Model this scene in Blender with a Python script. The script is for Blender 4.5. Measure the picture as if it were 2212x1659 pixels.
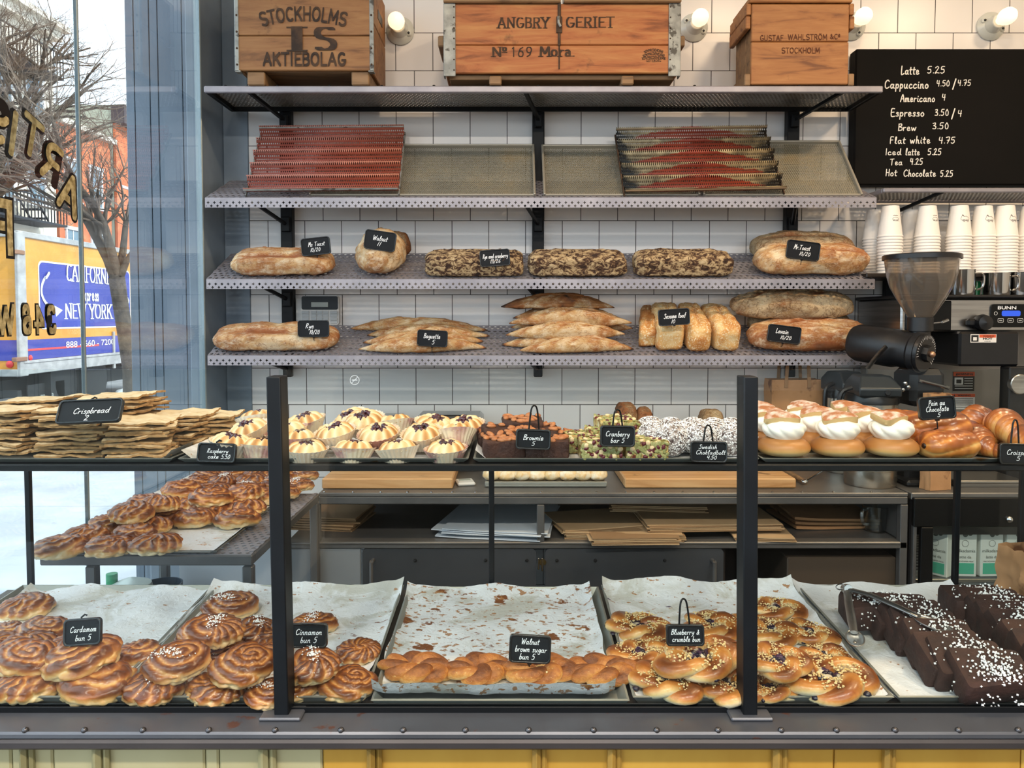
import bpy, bmesh, math, random
import numpy as np
from mathutils import Vector, Matrix, Euler, noise as mn

R = math.radians
PI = math.pi
random.seed(11)
sc = bpy.context.scene
C = sc.collection
for o in list(bpy.data.objects):
    bpy.data.objects.remove(o)

# ------------------------------------------------------------------ camera, world, lights, exposure
F, PCX, PCY, PIT, EYE = 1700.0, 1106.0, 757.0, R(2.5), 1.5
cam = bpy.data.cameras.new('camera')
cam_o = bpy.data.objects.new('camera', cam)
C.objects.link(cam_o)
cam.sensor_fit = 'HORIZONTAL'
cam.sensor_width = 36.0
cam.lens = 36.0 * F / 2212.0
cam.shift_y = -(829.5 - PCY) / 2212.0
cam.clip_start = 0.05
cam.clip_end = 300
cam_o.location = (0, 0, EYE)
cam_o.rotation_euler = (R(90) - PIT, 0, 0)
sc.camera = cam_o

world = bpy.data.worlds.new('world')
sc.world = world
world.use_nodes = True
_bg = world.node_tree.nodes['Background']
_bg.inputs['Color'].default_value = (0.82, 0.915, 1.0, 1)
_bg.inputs['Strength'].default_value = 2.2

def lamp(name, kind, loc, energy, color, rot=(0, 0, 0), size=None, size_y=None, radius=None, spot=None):
    l = bpy.data.lights.new(name, kind)
    l.energy = energy
    l.color = color
    if kind == 'AREA':
        l.shape = 'RECTANGLE' if size_y else 'DISK'
        l.size = size
        if size_y:
            l.size_y = size_y
    if radius is not None and kind in ('POINT', 'SPOT'):
        l.shadow_soft_size = radius
    if spot:
        l.spot_size = spot
        l.spot_blend = 0.6
    if kind == 'SUN':
        l.angle = R(1.0)
    o = bpy.data.objects.new(name, l)
    o.location = loc
    o.rotation_euler = rot
    C.objects.link(o)
    return o

# low winter sun over the shop's own roof on to the street
lamp('sun', 'SUN', (6, 0, 9), 3.6, (1.0, 0.93, 0.82), rot=(R(12), R(50), 0))
# daylight portals: side window and the shop front behind the camera
p1 = lamp('window_daylight', 'AREA', (-1.30, 1.0, 1.6), 1.0, (1, 1, 1), rot=(0, R(-90), 0), size=3.0, size_y=4.0)
p1.data.cycles.is_portal = True
p2 = lamp('shopfront_daylight', 'AREA', (0.85, -2.68, 2.05), 1.0, (1, 1, 1), rot=(R(90), 0, 0), size=4.2, size_y=2.1)
p2.data.cycles.is_portal = True
# the shop's warm ceiling lamps (above the picture)
for i, (x, y) in enumerate([(-0.1, 1.75), (1.25, 1.75), (2.3, 1.75)]):
    lamp('ceiling_lamp_light', 'AREA', (x, y, 3.25), 9 + 6 * i, (1.0, 0.73, 0.46), size=0.22)

for i, x in enumerate((-0.75, 0.25, 1.25)):  # unseen fill lights added to brighten the trays in the case
    lamp('counter_fill_light', 'AREA', (x, -0.5, 3.25), 30, (1.0, 0.9, 0.78), size=0.25)

vs = sc.view_settings
sc.display_settings.display_device = 'sRGB'
vs.view_transform = 'Standard'
vs.look = 'None'
vs.exposure = 0.42
vs.gamma = 1.0
vs.use_curve_mapping = False
cy = sc.cycles
cy.use_denoising = True
cy.max_bounces = 8
cy.diffuse_bounces = 4
cy.glossy_bounces = 4
cy.transmission_bounces = 6
cy.transparent_max_bounces = 16
cy.caustics_reflective = False
cy.caustics_refractive = False
cy.sample_clamp_indirect = 6.0

# ------------------------------------------------------------------ pixel -> place
_cp, _sp = math.cos(PIT), math.sin(PIT)
def ray(px, py):
    vx, vy = (px - PCX) / F, -(py - PCY) / F
    return Vector((vx, _cp + vy * _sp, vy * _cp - _sp))
EYEV = Vector((0, 0, EYE))
def P(px, py, Y):
    d = ray(px, py)
    return EYEV + d * (Y / d.y)
def onz(px, py, z):
    d = ray(px, py)
    return EYEV + d * ((z - EYE) / d.z)
def onplane(px, py, p0, n):
    d = ray(px, py)
    return EYEV + d * ((p0 - EYEV).dot(n) / d.dot(n))
def onx(px, py, X):
    d = ray(px, py)
    return EYEV + d * (X / d.x)

# ------------------------------------------------------------------ materials
def lin(h):
    h = h.lstrip('#')
    c = [int(h[i:i + 2], 16) / 255 for i in (0, 2, 4)]
    return tuple((x / 12.92 if x <= 0.04045 else ((x + 0.055) / 1.055) ** 2.4) for x in c) + (1.0,)

class NT:
    def __init__(s, name):
        s.m = bpy.data.materials.new(name)
        s.m.use_nodes = True
        s.t = s.m.node_tree
        s.b = s.t.nodes['Principled BSDF']
        s.out = s.t.nodes['Material Output']
    def n(s, typ, **kw):
        nd = s.t.nodes.new(typ)
        for k, v in kw.items():
            if k in nd.inputs.keys():
                nd.inputs[k].default_value = v
            else:
                setattr(nd, k, v)
        return nd
    def l(s, a, b):
        s.t.links.new(a, b)
    def coords(s, stretch=(1, 1, 1), rnd=True, kind='Object'):
        tc = s.n('ShaderNodeTexCoord')
        mp = s.n('ShaderNodeMapping')
        mp.inputs['Scale'].default_value = stretch
        s.l(tc.outputs[kind], mp.inputs['Vector'])
        if rnd:
            oi = s.n('ShaderNodeObjectInfo')
            mu = s.n('ShaderNodeMath', operation='MULTIPLY')
            mu.inputs[1].default_value = 37.0
            s.l(oi.outputs['Random'], mu.inputs[0])
            cb = s.n('ShaderNodeCombineXYZ')
            s.l(mu.outputs[0], cb.inputs[0]); s.l(mu.outputs[0], cb.inputs[1]); s.l(mu.outputs[0], cb.inputs[2])
            s.l(cb.outputs[0], mp.inputs['Location'])
        return mp.outputs['Vector']
    def noise(s, vec, scale, detail=4, rough=0.55, dist=0.0):
        nd = s.n('ShaderNodeTexNoise')
        nd.inputs['Scale'].default_value = scale
        nd.inputs['Detail'].default_value = detail
        nd.inputs['Roughness'].default_value = rough
        nd.inputs['Distortion'].default_value = dist
        s.l(vec, nd.inputs['Vector'])
        return nd.outputs['Fac']
    def ramp(s, fac, stops, interp='LINEAR'):
        r = s.n('ShaderNodeValToRGB')
        cr = r.color_ramp
        cr.interpolation = interp
        while len(cr.elements) < len(stops):
            cr.elements.new(0.5)
        for e, (p, c) in zip(cr.elements, stops):
            e.position = p
            e.color = lin(c) if isinstance(c, str) else ((c, c, c, 1) if not hasattr(c, '__len__') else c)
        s.l(fac, r.inputs['Fac'])
        return r.outputs['Color']
    def mix(s, fac, a, b, blend='MIX'):
        m = s.n('ShaderNodeMix', data_type='RGBA', blend_type=blend)
        for sock, val in ((m.inputs[0], fac), (m.inputs[6], a), (m.inputs[7], b)):
            if hasattr(val, 'links'):
                s.l(val, sock)
            elif isinstance(val, str):
                sock.default_value = lin(val)
            else:
                sock.default_value = val
        return m.outputs[2]
    def math(s, op, a, b=None, c=None, clamp=False):
        m = s.n('ShaderNodeMath', operation=op)
        m.use_clamp = clamp
        for i, val in enumerate((a, b, c)):
            if val is None:
                continue
            if hasattr(val, 'links'):
                s.l(val, m.inputs[i])
            else:
                m.inputs[i].default_value = val
        return m.outputs[0]
    def attr(s, name='tone'):
        a = s.n('ShaderNodeAttribute')
        a.attribute_name = name
        return a.outputs['Fac']
    def bump(s, h, strength=0.3, dist=0.01):
        b = s.n('ShaderNodeBump')
        b.inputs['Strength'].default_value = strength
        b.inputs['Distance'].default_value = dist
        s.l(h, b.inputs['Height'])
        s.l(b.outputs['Normal'], s.b.inputs['Normal'])
    def set(s, **kw):
        for k, v in kw.items():
            k = {'rough': 'Roughness', 'metal': 'Metallic', 'spec': 'Specular IOR Level', 'coat': 'Coat Weight', 'col': 'Base Color',
                 'trans': 'Transmission Weight', 'ior': 'IOR', 'sss': 'Subsurface Weight', 'coatr': 'Coat Roughness'}[k]
            if hasattr(v, 'links'):
                s.l(v, s.b.inputs[k])
            else:
                s.b.inputs[k].default_value = lin(v) if isinstance(v, str) else v
        return s

def mat(name, c, rough=0.6, metal=0.0, c2=None, scale=8.0, detail=5, lo=0.38, hi=0.62, bump=0.0, bscale=60.0, bdist=0.002,
        coat=0.0, spec=0.5, stretch=(1, 1, 1), rnd=True, c3=None, s3=30.0, t3=0.62):
    t = NT(name)
    t.set(rough=rough, metal=metal, coat=coat, spec=spec)
    if c2 or bump or c3:
        v = t.coords(stretch, rnd)
    if c2:
        col = t.ramp(t.noise(v, scale, detail), [(lo, c), (hi, c2)])
    else:
        col = lin(c)
    if c3:
        f = t.ramp(t.noise(v, s3, 4), [(t3, 0.0), (t3 + 0.06, 1.0)])
        col = t.mix(f, col, lin(c3))
    t.set(col=col)
    if bump:
        t.bump(t.noise(v, bscale, 4), bump, bdist)
    return t.m

def baked(name, stops, nscale=45.0, namp=0.25, rough=0.38, coat=0.0, bump=0.25, bscale=160.0, flour=None, fscale=30.0, flo=0.5, fhi=0.62, fstretch=(1, 1, 1), cracks=None, cscale=18.0, cw=0.018):
    """crust colour from the 'tone' of the dough (how brown it baked), mottled, with an optional dusting"""
    t = NT(name)
    v = t.coords()
    n = t.noise(v, nscale, 5, 0.6)
    k = t.math('MULTIPLY_ADD', n, namp, t.attr())
    k = t.math('SUBTRACT', k, namp * 0.5, clamp=True)
    col = t.ramp(k, stops)
    r = rough
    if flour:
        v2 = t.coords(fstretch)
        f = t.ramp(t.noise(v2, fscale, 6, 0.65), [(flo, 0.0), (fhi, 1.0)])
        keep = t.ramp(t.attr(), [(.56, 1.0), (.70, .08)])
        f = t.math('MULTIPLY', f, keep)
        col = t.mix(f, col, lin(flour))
    if cracks:
        cn_ = t.noise(t.coords((1, 1.6, 1.2)), cscale, 5, 0.62, 1.0)
        ck = t.ramp(t.math('ABSOLUTE', t.math('SUBTRACT', cn_, 0.5)), [(0.0, 1.0), (cw, 0.0)])
        fine = t.ramp(t.noise(t.coords((1, 3, 2)), 110, 3, 0.6), [(.45, 0.0), (.62, .3)])
        col = t.mix(t.math('MULTIPLY', fine, keep), col, t.mix(0.5, col, lin('#f0e2c8')))
        col = t.mix(t.math('MULTIPLY', ck, 0.75), col, lin(cracks))
    t.set(col=col, rough=r, coat=coat, coatr=0.2)
    if bump:
        t.bump(t.noise(v, bscale, 4), bump, 0.002)
    return t.m

# ------------------------------------------------------------------ mesh building
class MB:
    def __init__(s):
        s.v, s.f, s.m, s.t = [], [], [], []
    def add(s, vs, fs, mi=0, T=None, tone=None):
        o = len(s.v)
        if T is not None:
            vs = [T @ Vector(v) for v in vs]
        s.v.extend([tuple(v) for v in vs])
        s.f.extend([tuple(i + o for i in f) for f in fs])
        s.m.extend([mi] * len(fs))
        s.t.extend(tone if tone is not None else [0.0] * len(vs))
        return s
    def box(s, c, d, mi=0, T=None, b=0.0):
        hx, hy, hz = d[0] / 2, d[1] / 2, d[2] / 2
        b = min(b, hx * 0.95, hy * 0.95, hz * 0.95)
        if b <= 0:
            vs = [(c[0] + i * hx, c[1] + j * hy, c[2] + k * hz) for i in (-1, 1) for j in (-1, 1) for k in (-1, 1)]
            fs = [(0, 1, 3, 2), (4, 6, 7, 5), (0, 4, 5, 1), (2, 3, 7, 6), (0, 2, 6, 4), (1, 5, 7, 3)]
            return s.add(vs, fs, mi, T)
        vs, ix = [], {}
        for i in (-1, 1):
            for j in (-1, 1):
                for k in (-1, 1):
                    for a in range(3):
                        p = [i * (hx - (b if a != 0 else 0)), j * (hy - (b if a != 1 else 0)), k * (hz - (b if a != 2 else 0))]
                        ix[(i, j, k, a)] = len(vs)
                        vs.append((c[0] + p[0], c[1] + p[1], c[2] + p[2]))
        fs = []
        for a in range(3):
            u, w = (a + 1) % 3, (a + 2) % 3
            for sgn in (-1, 1):
                q = []
                for (su, sw) in ((-1, -1), (1, -1), (1, 1), (-1, 1)):
                    e = [0, 0, 0]; e[a] = sgn; e[u] = su; e[w] = sw
                    q.append(ix[(e[0], e[1], e[2], a)])
                fs.append(tuple(q) if sgn > 0 else tuple(reversed(q)))
        for a in range(3):
            u, w = (a + 1) % 3, (a + 2) % 3
            for su in (-1, 1):
                for sw in (-1, 1):
                    q = []
                    for (sa, ax) in ((-1, u), (1, u), (1, w), (-1, w)):
                        e = [0, 0, 0]; e[a] = sa; e[u] = su; e[w] = sw
                        q.append(ix[(e[0], e[1], e[2], ax)])
                    fs.append(tuple(q) if su * sw < 0 else tuple(reversed(q)))
        for i in (-1, 1):
            for j in (-1, 1):
                for k in (-1, 1):
                    q = [ix[(i, j, k, a)] for a in range(3)]
                    fs.append(tuple(q) if i * j * k > 0 else tuple(reversed(q)))
        return s.add(vs, fs, mi, T)
    def tube(s, pts, r, n=8, mi=0, T=None, closed=False, caps=True, tone=None, sq=None):
        pts = [Vector(p) for p in pts]
        m = len(pts)
        rs = r if hasattr(r, '__len__') else [r] * m
        vs, fs = [], []
        up = None
        for i in range(m):
            if closed:
                d = pts[(i + 1) % m] - pts[i - 1]
            else:
                d = pts[min(i + 1, m - 1)] - pts[max(i - 1, 0)]
            d.normalize()
            if up is None:
                up = Vector((0, 0, 1)) if abs(d.z) < 0.9 else Vector((0, 1, 0))
            a = d.cross(up)
            if a.length < 1e-6:
                a = d.orthogonal()
            a.normalize()
            bb = a.cross(d).normalized()
            up = bb
            for k in range(n):
                th = 2 * PI * k / n + (PI / 4 if n == 4 else 0)
                ca, sa = math.cos(th), math.sin(th)
                vs.append(pts[i] + a * (ca * rs[i]) + bb * (sa * rs[i] * (sq or 1.0)))
        for i in range(m if closed else m - 1):
            for k in range(n):
                i2, k2 = (i + 1) % m, (k + 1) % n
                fs.append((i * n + k, i * n + k2, i2 * n + k2, i2 * n + k))
        if caps and not closed:
            fs.append(tuple(range(n - 1, -1, -1)))
            fs.append(tuple((m - 1) * n + k for k in range(n)))
        tn = None
        if tone is not None:
            tn = []
            for i in range(m):
                tn += [tone[i] if hasattr(tone, '__len__') else tone] * n
        return s.add(vs, fs, mi, T, tn)
    def lathe(s, prof, n=24, c=(0, 0, 0), mi=0, T=None, flute=0.0, nf=0, tone=None):
        vs, fs = [], []
        m = len(prof)
        for i, (r, z) in enumerate(prof):
            for k in range(n):
                th = 2 * PI * k / n
                rr = r * (1 + flute * math.cos(nf * th)) if nf else r
                vs.append((c[0] + rr * math.cos(th), c[1] + rr * math.sin(th), c[2] + z))
        for i in range(m - 1):
            for k in range(n):
                k2 = (k + 1) % n
                fs.append((i * n + k, i * n + k2, (i + 1) * n + k2, (i + 1) * n + k))
        if prof[0][0] > 1e-5:
            fs.append(tuple(range(n - 1, -1, -1)))
        if prof[-1][0] > 1e-5:
            fs.append(tuple((m - 1) * n + k for k in range(n)))
        return s.add(vs, fs, mi, T, None if tone is None else [t for t in tone for _ in range(n)])
    def grid(s, V, mi=0, T=None, wu=False, tone=None, flip=False):
        """V[m][n] points; wu wraps the second index"""
        V = np.asarray(V)
        m, n = V.shape[:2]
        vs = V.reshape(-1, 3).tolist()
        fs = []
        for i in range(m - 1):
            for k in range(n if wu else n - 1):
                k2 = (k + 1) % n
                q = (i * n + k, i * n + k2, (i + 1) * n + k2, (i + 1) * n + k)
                fs.append(q[::-1] if flip else q)
        return s.add(vs, fs, mi, T, None if tone is None else np.asarray(tone).reshape(-1).tolist())
    def prism(s, out, h, mi=0, T=None):
        n = len(out)
        vs = [(x, y, 0) for x, y in out] + [(x, y, h) for x, y in out]
        fs = [tuple(range(n - 1, -1, -1)), tuple(range(n, 2 * n))]
        for k in range(n):
            k2 = (k + 1) % n
            fs.append((k, k2, n + k2, n + k))
        return s.add(vs, fs, mi, T)
    def ring(s, out, inn, h, mi=0, T=None):
        n = len(out)
        vs = [(x, y, 0) for x, y in out] + [(x, y, h) for x, y in out] + [(x, y, 0) for x, y in inn] + [(x, y, h) for x, y in inn]
        fs = []
        for k in range(n):
            k2 = (k + 1) % n
            fs += [(k, k2, n + k2, n + k), (2 * n + k2, 2 * n + k, 3 * n + k, 3 * n + k2), (n + k, n + k2, 3 * n + k2, 3 * n + k), (k2, k, 2 * n + k, 2 * n + k2)]
        return s.add(vs, fs, mi, T)
    def blob(s, c, r, n=8, m=6, mi=0, jit=0.0, T=None, tone=None, rot=None, seed=0):
        """small closed lump"""
        rx, ry, rz = r if hasattr(r, '__len__') else (r, r, r)
        rg = random.Random(seed) if seed else random
        vs = [(0, 0, -1)]
        for i in range(1, m):
            ph = -PI / 2 + PI * i / m
            for k in range(n):
                th = 2 * PI * k / n
                q = 1 + (rg.uniform(-jit, jit) if jit else 0)
                vs.append((math.cos(ph) * math.cos(th) * q, math.cos(ph) * math.sin(th) * q, math.sin(ph) * q))
        vs.append((0, 0, 1))
        M3 = rot.to_matrix() if rot is not None else None
        o = []
        for v in vs:
            p = Vector((v[0] * rx, v[1] * ry, v[2] * rz))
            if M3:
                p = M3 @ p
            o.append(p + Vector(c))
        fs = []
        for k in range(n):
            fs.append((0, 1 + (k + 1) % n, 1 + k))
        for i in range(m - 2):
            for k in range(n):
                k2 = (k + 1) % n
                fs.append((1 + i * n + k, 1 + i * n + k2, 1 + (i + 1) * n + k2, 1 + (i + 1) * n + k))
        L = len(vs) - 1
        for k in range(n):
            fs.append((L, 1 + (m - 2) * n + k, 1 + (m - 2) * n + (k + 1) % n))
        return s.add(o, fs, mi, T, None if tone is None else [tone] * len(o))
    def build(s, name, mats, parent=None, smooth=35, loc=None, rot=None, fix=True):
        me = bpy.data.meshes.new(name)
        me.from_pydata(s.v, [], s.f)
        if fix and len(s.f) < 60000:
            b = bmesh.new()
            b.from_mesh(me)
            bmesh.ops.recalc_face_normals(b, faces=b.faces)
            b.to_mesh(me)
            b.free()
        for m in (mats if isinstance(mats, (list, tuple)) else [mats]):
            me.materials.append(m)
        if any(s.m):
            me.polygons.foreach_set('material_index', s.m)
        if any(s.t):
            a = me.attributes.new('tone', 'FLOAT', 'POINT')
            a.data.foreach_set('value', s.t)
        if smooth:
            me.polygons.foreach_set('use_smooth', [True] * len(s.f))
            me.set_sharp_from_angle(angle=R(smooth))
        me.update()
        o = bpy.data.objects.new(name, me)
        C.objects.link(o)
        if parent is not None:
            o.parent = parent
        if loc is not None:
            o.location = loc
        if rot is not None:
            o.rotation_euler = rot
        return o

def tag(o, label=None, cat=None, group=None, kind=None):
    if label: o['label'] = label
    if cat: o['category'] = cat
    if group: o['group'] = group
    if kind: o['kind'] = kind
    return o

def thing(name, label, cat, loc=(0, 0, 0), rot=(0, 0, 0), group=None):
    o = bpy.data.objects.new(name, None)
    o.empty_display_size = 0.05
    C.objects.link(o)
    o.location = loc
    o.rotation_euler = rot
    return tag(o, label, cat, group)

def struct(name, mb, m, smooth=None):
    return tag(mb.build(name, m, smooth=smooth), kind='structure')

def dup(root, loc=None, rot=None, label=None, group=None, scale=None):
    r = root.copy()
    C.objects.link(r)
    if loc is not None: r.location = loc
    if rot is not None: r.rotation_euler = rot
    if scale is not None: r.scale = scale if hasattr(scale, '__len__') else (scale,) * 3
    if label: r['label'] = label
    if group: r['group'] = group
    for ch in root.children:
        c = ch.copy()
        C.objects.link(c)
        c.parent = r
        for g in ch.children:
            d = g.copy()
            C.objects.link(d)
            d.parent = c
    return r

ORD = ['zeroth', 'first', 'second', 'third', 'fourth', 'fifth', 'sixth', 'seventh', 'eighth', 'ninth', 'tenth', 'eleventh', 'twelfth',
       'thirteenth', 'fourteenth', 'fifteenth', 'sixteenth', 'seventeenth', 'eighteenth', 'nineteenth', 'twentieth']

class Pool:
    """one built original per variant; the first use moves it, later uses copy it"""
    def __init__(s, makers):
        s.makers = makers
        s.made = {}
        s.used = {}
        s.i = 0
    def put(s, loc, rot, label, group, scale=None, k=None):
        k = (s.i if k is None else k) % len(s.makers)
        s.i += 1
        if k not in s.made:
            o = s.makers[k]()
            s.made[k] = o
            o.location = loc; o.rotation_euler = rot
            if scale is not None: o.scale = scale if hasattr(scale, '__len__') else (scale,) * 3
            o['label'] = label
            if group: o['group'] = group
            return o
        return dup(s.made[k], loc, rot, label, group, scale if scale is not None else 1.0)

def fbm(x, y, z, s=1.0, o=4):
    return mn.fractal(Vector((x * s, y * s, z * s)), 0.6, 2.0, o)

# ------------------------------------------------------------------ lettering: two small stroke alphabets and the built-in sans
def arc(cx, cy, rx, ry, a0, a1, n=10):
    return [(cx + rx * math.cos(R(a0 + (a1 - a0) * i / n)), cy + ry * math.sin(R(a0 + (a1 - a0) * i / n))) for i in range(n + 1)]
S_ = arc(.5, .75, .36, .25, 35, 250, 9) + arc(.5, .25, .38, .25, 80, -145, 9)
BLOCK = {
 'A': (1.0, [[(.08, 0), (.5, 1), (.92, 0)], [(.25, .33), (.75, .33)]], [(.08, 0), (.92, 0)]),
 'B': (.86, [[(.15, 0), (.15, 1)], [(.15, 1), (.45, 1)] + arc(.45, .77, .27, .23, 90, -90), [(.15, .54), (.45, .54)] + arc(.45, .27, .33, .27, 90, -90) + [(.15, 0)]], []),
 'C': (.9, [arc(.52, .5, .4, .5, 50, 310, 14)], []),
 'D': (.95, [[(.15, 0), (.15, 1), (.4, 1)] + arc(.4, .5, .45, .5, 90, -90) + [(.15, 0)]], []),
 'E': (.8, [[(.75, 1), (.15, 1), (.15, 0), (.78, 0)], [(.15, .52), (.6, .52)]], []),
 'F': (.76, [[(.75, 1), (.15, 1), (.15, 0)], [(.15, .52), (.6, .52)]], [(.15, 0)]),
 'G': (.95, [arc(.52, .5, .4, .5, 50, 340, 14) + [(.9, .42), (.55, .42)]], []),
 'H': (.95, [[(.13, 0), (.13, 1)], [(.82, 0), (.82, 1)], [(.13, .5), (.82, .5)]], [(.13, 0), (.13, 1), (.82, 0), (.82, 1)]),
 'I': (.4, [[(.2, 0), (.2, 1)]], [(.2, 0), (.2, 1)]),
 'K': (.92, [[(.13, 0), (.13, 1)], [(.8, 1), (.13, .42)], [(.38, .62), (.85, 0)]], [(.13, 0), (.13, 1), (.8, 1), (.85, 0)]),
 'L': (.76, [[(.15, 1), (.15, 0), (.72, 0)]], [(.15, 1)]),
 'M': (1.1, [[(.1, 0), (.15, 1), (.55, .25), (.95, 1), (1., 0)]], [(.1, 0), (1., 0)]),
 'N': (.98, [[(.13, 0), (.13, 1), (.84, 0), (.84, 1)]], [(.13, 0), (.84, 1)]),
 'O': (1.0, [arc(.5, .5, .41, .5, 90, 450, 20)], []),
 'P': (.82, [[(.15, 0), (.15, 1), (.45, 1)] + arc(.45, .75, .3, .25, 90, -90) + [(.15, .5)]], [(.15, 0)]),
 'R': (.92, [[(.15, 0), (.15, 1), (.45, 1)] + arc(.45, .76, .3, .24, 90, -90) + [(.15, .52)], [(.45, .52), (.82, 0)]], [(.15, 0), (.82, 0)]),
 'S': (.92, [S_], []),
 'T': (.86, [[(.04, 1), (.82, 1)], [(.43, 1), (.43, 0)]], [(.43, 0)]),
 'U': (.95, [[(.13, 1), (.13, .35)] + arc(.47, .35, .34, .35, 180, 360) + [(.81, 1)]], [(.13, 1), (.81, 1)]),
 'V': (.95, [[(.08, 1), (.48, 0), (.88, 1)]], [(.08, 1), (.88, 1)]),
 'W': (1.25, [[(.06, 1), (.35, 0), (.62, .9), (.9, 0), (1.19, 1)]], [(.06, 1), (1.19, 1)]),
 'Y': (.9, [[(.05, 1), (.45, .48), (.85, 1)], [(.45, .48), (.45, 0)]], [(.05, 1), (.85, 1), (.45, 0)]),
 'X': (.95, [[(.1, 0), (.85, 1)], [(.1, 1), (.85, 0)]], []),
 'r': (.6, [[(.15, 0), (.15, .65)], [(.15, .4), (.35, .62), (.52, .58)]], [(.15, 0)]),
 'o': (.68, [arc(.33, .33, .26, .33, 90, 450, 14)], []),
 'a': (.66, [[(.1, .55), (.3, .66), (.48, .5), (.48, 0), (.6, .02)], arc(.3, .2, .2, .2, 80, 400, 10)], []),
 'x': (.6, [[(.08, 0), (.52, .65)], [(.08, .65), (.52, 0)]], []),
 'p': (.68, [[(.14, -.3), (.14, .65)], arc(.36, .33, .22, .32, 0, 360, 12)], []),
 'e': (.62, [[(.1, .33), (.52, .36)] + arc(.31, .34, .22, .32, 20, 320, 12)], []),
 's': (.56, [[(.46, .55), (.3, .66), (.12, .52), (.4, .28), (.44, .1), (.26, 0), (.08, .1)]], []),
 '1': (.55, [[(.15, .8), (.3, 1), (.3, 0)]], []),
 '2': (.75, [[(.1, .75)] + arc(.37, .72, .27, .28, 170, -30, 8) + [(.1, 0), (.68, 0)]], []),
 '3': (.75, [arc(.35, .76, .26, .24, 160, -90, 9) + arc(.35, .27, .3, .27, 90, -160, 9)], []),
 '4': (.8, [[(.58, 0), (.58, 1), (.06, .3), (.76, .3)]], []),
 '6': (.75, [[(.6, .95), (.3, .8), (.1, .35)] + arc(.37, .3, .27, .3, 180, 540, 14)], []),
 '7': (.7, [[(.06, 1), (.64, 1), (.25, 0)]], []),
 '8': (.75, [arc(.36, .76, .23, .24, -90, 270, 12) + arc(.36, .26, .29, .26, 90, -270, 12)], []),
 '9': (.75, [arc(.37, .7, .27, .3, 0, 360, 14) + [(.62, .6), (.45, .2), (.15, .04)]], []),
 '0': (.8, [arc(.38, .5, .3, .5, 90, 450, 16)], []),
 '.': (.35, [[(.14, .03), (.15, .04)]], []), '-': (.5, [[(.1, .45), (.4, .45)]], []),
 '&': (.9, [[(.85, .5), (.45, 0), (.1, .2), (.5, .75), (.35, 1), (.2, .8), (.85, 0)]], []),
 'º': (.5, [arc(.25, .78, .16, .2, 90, 450, 12), [(.06, .45), (.44, .45)]], []),
}
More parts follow.
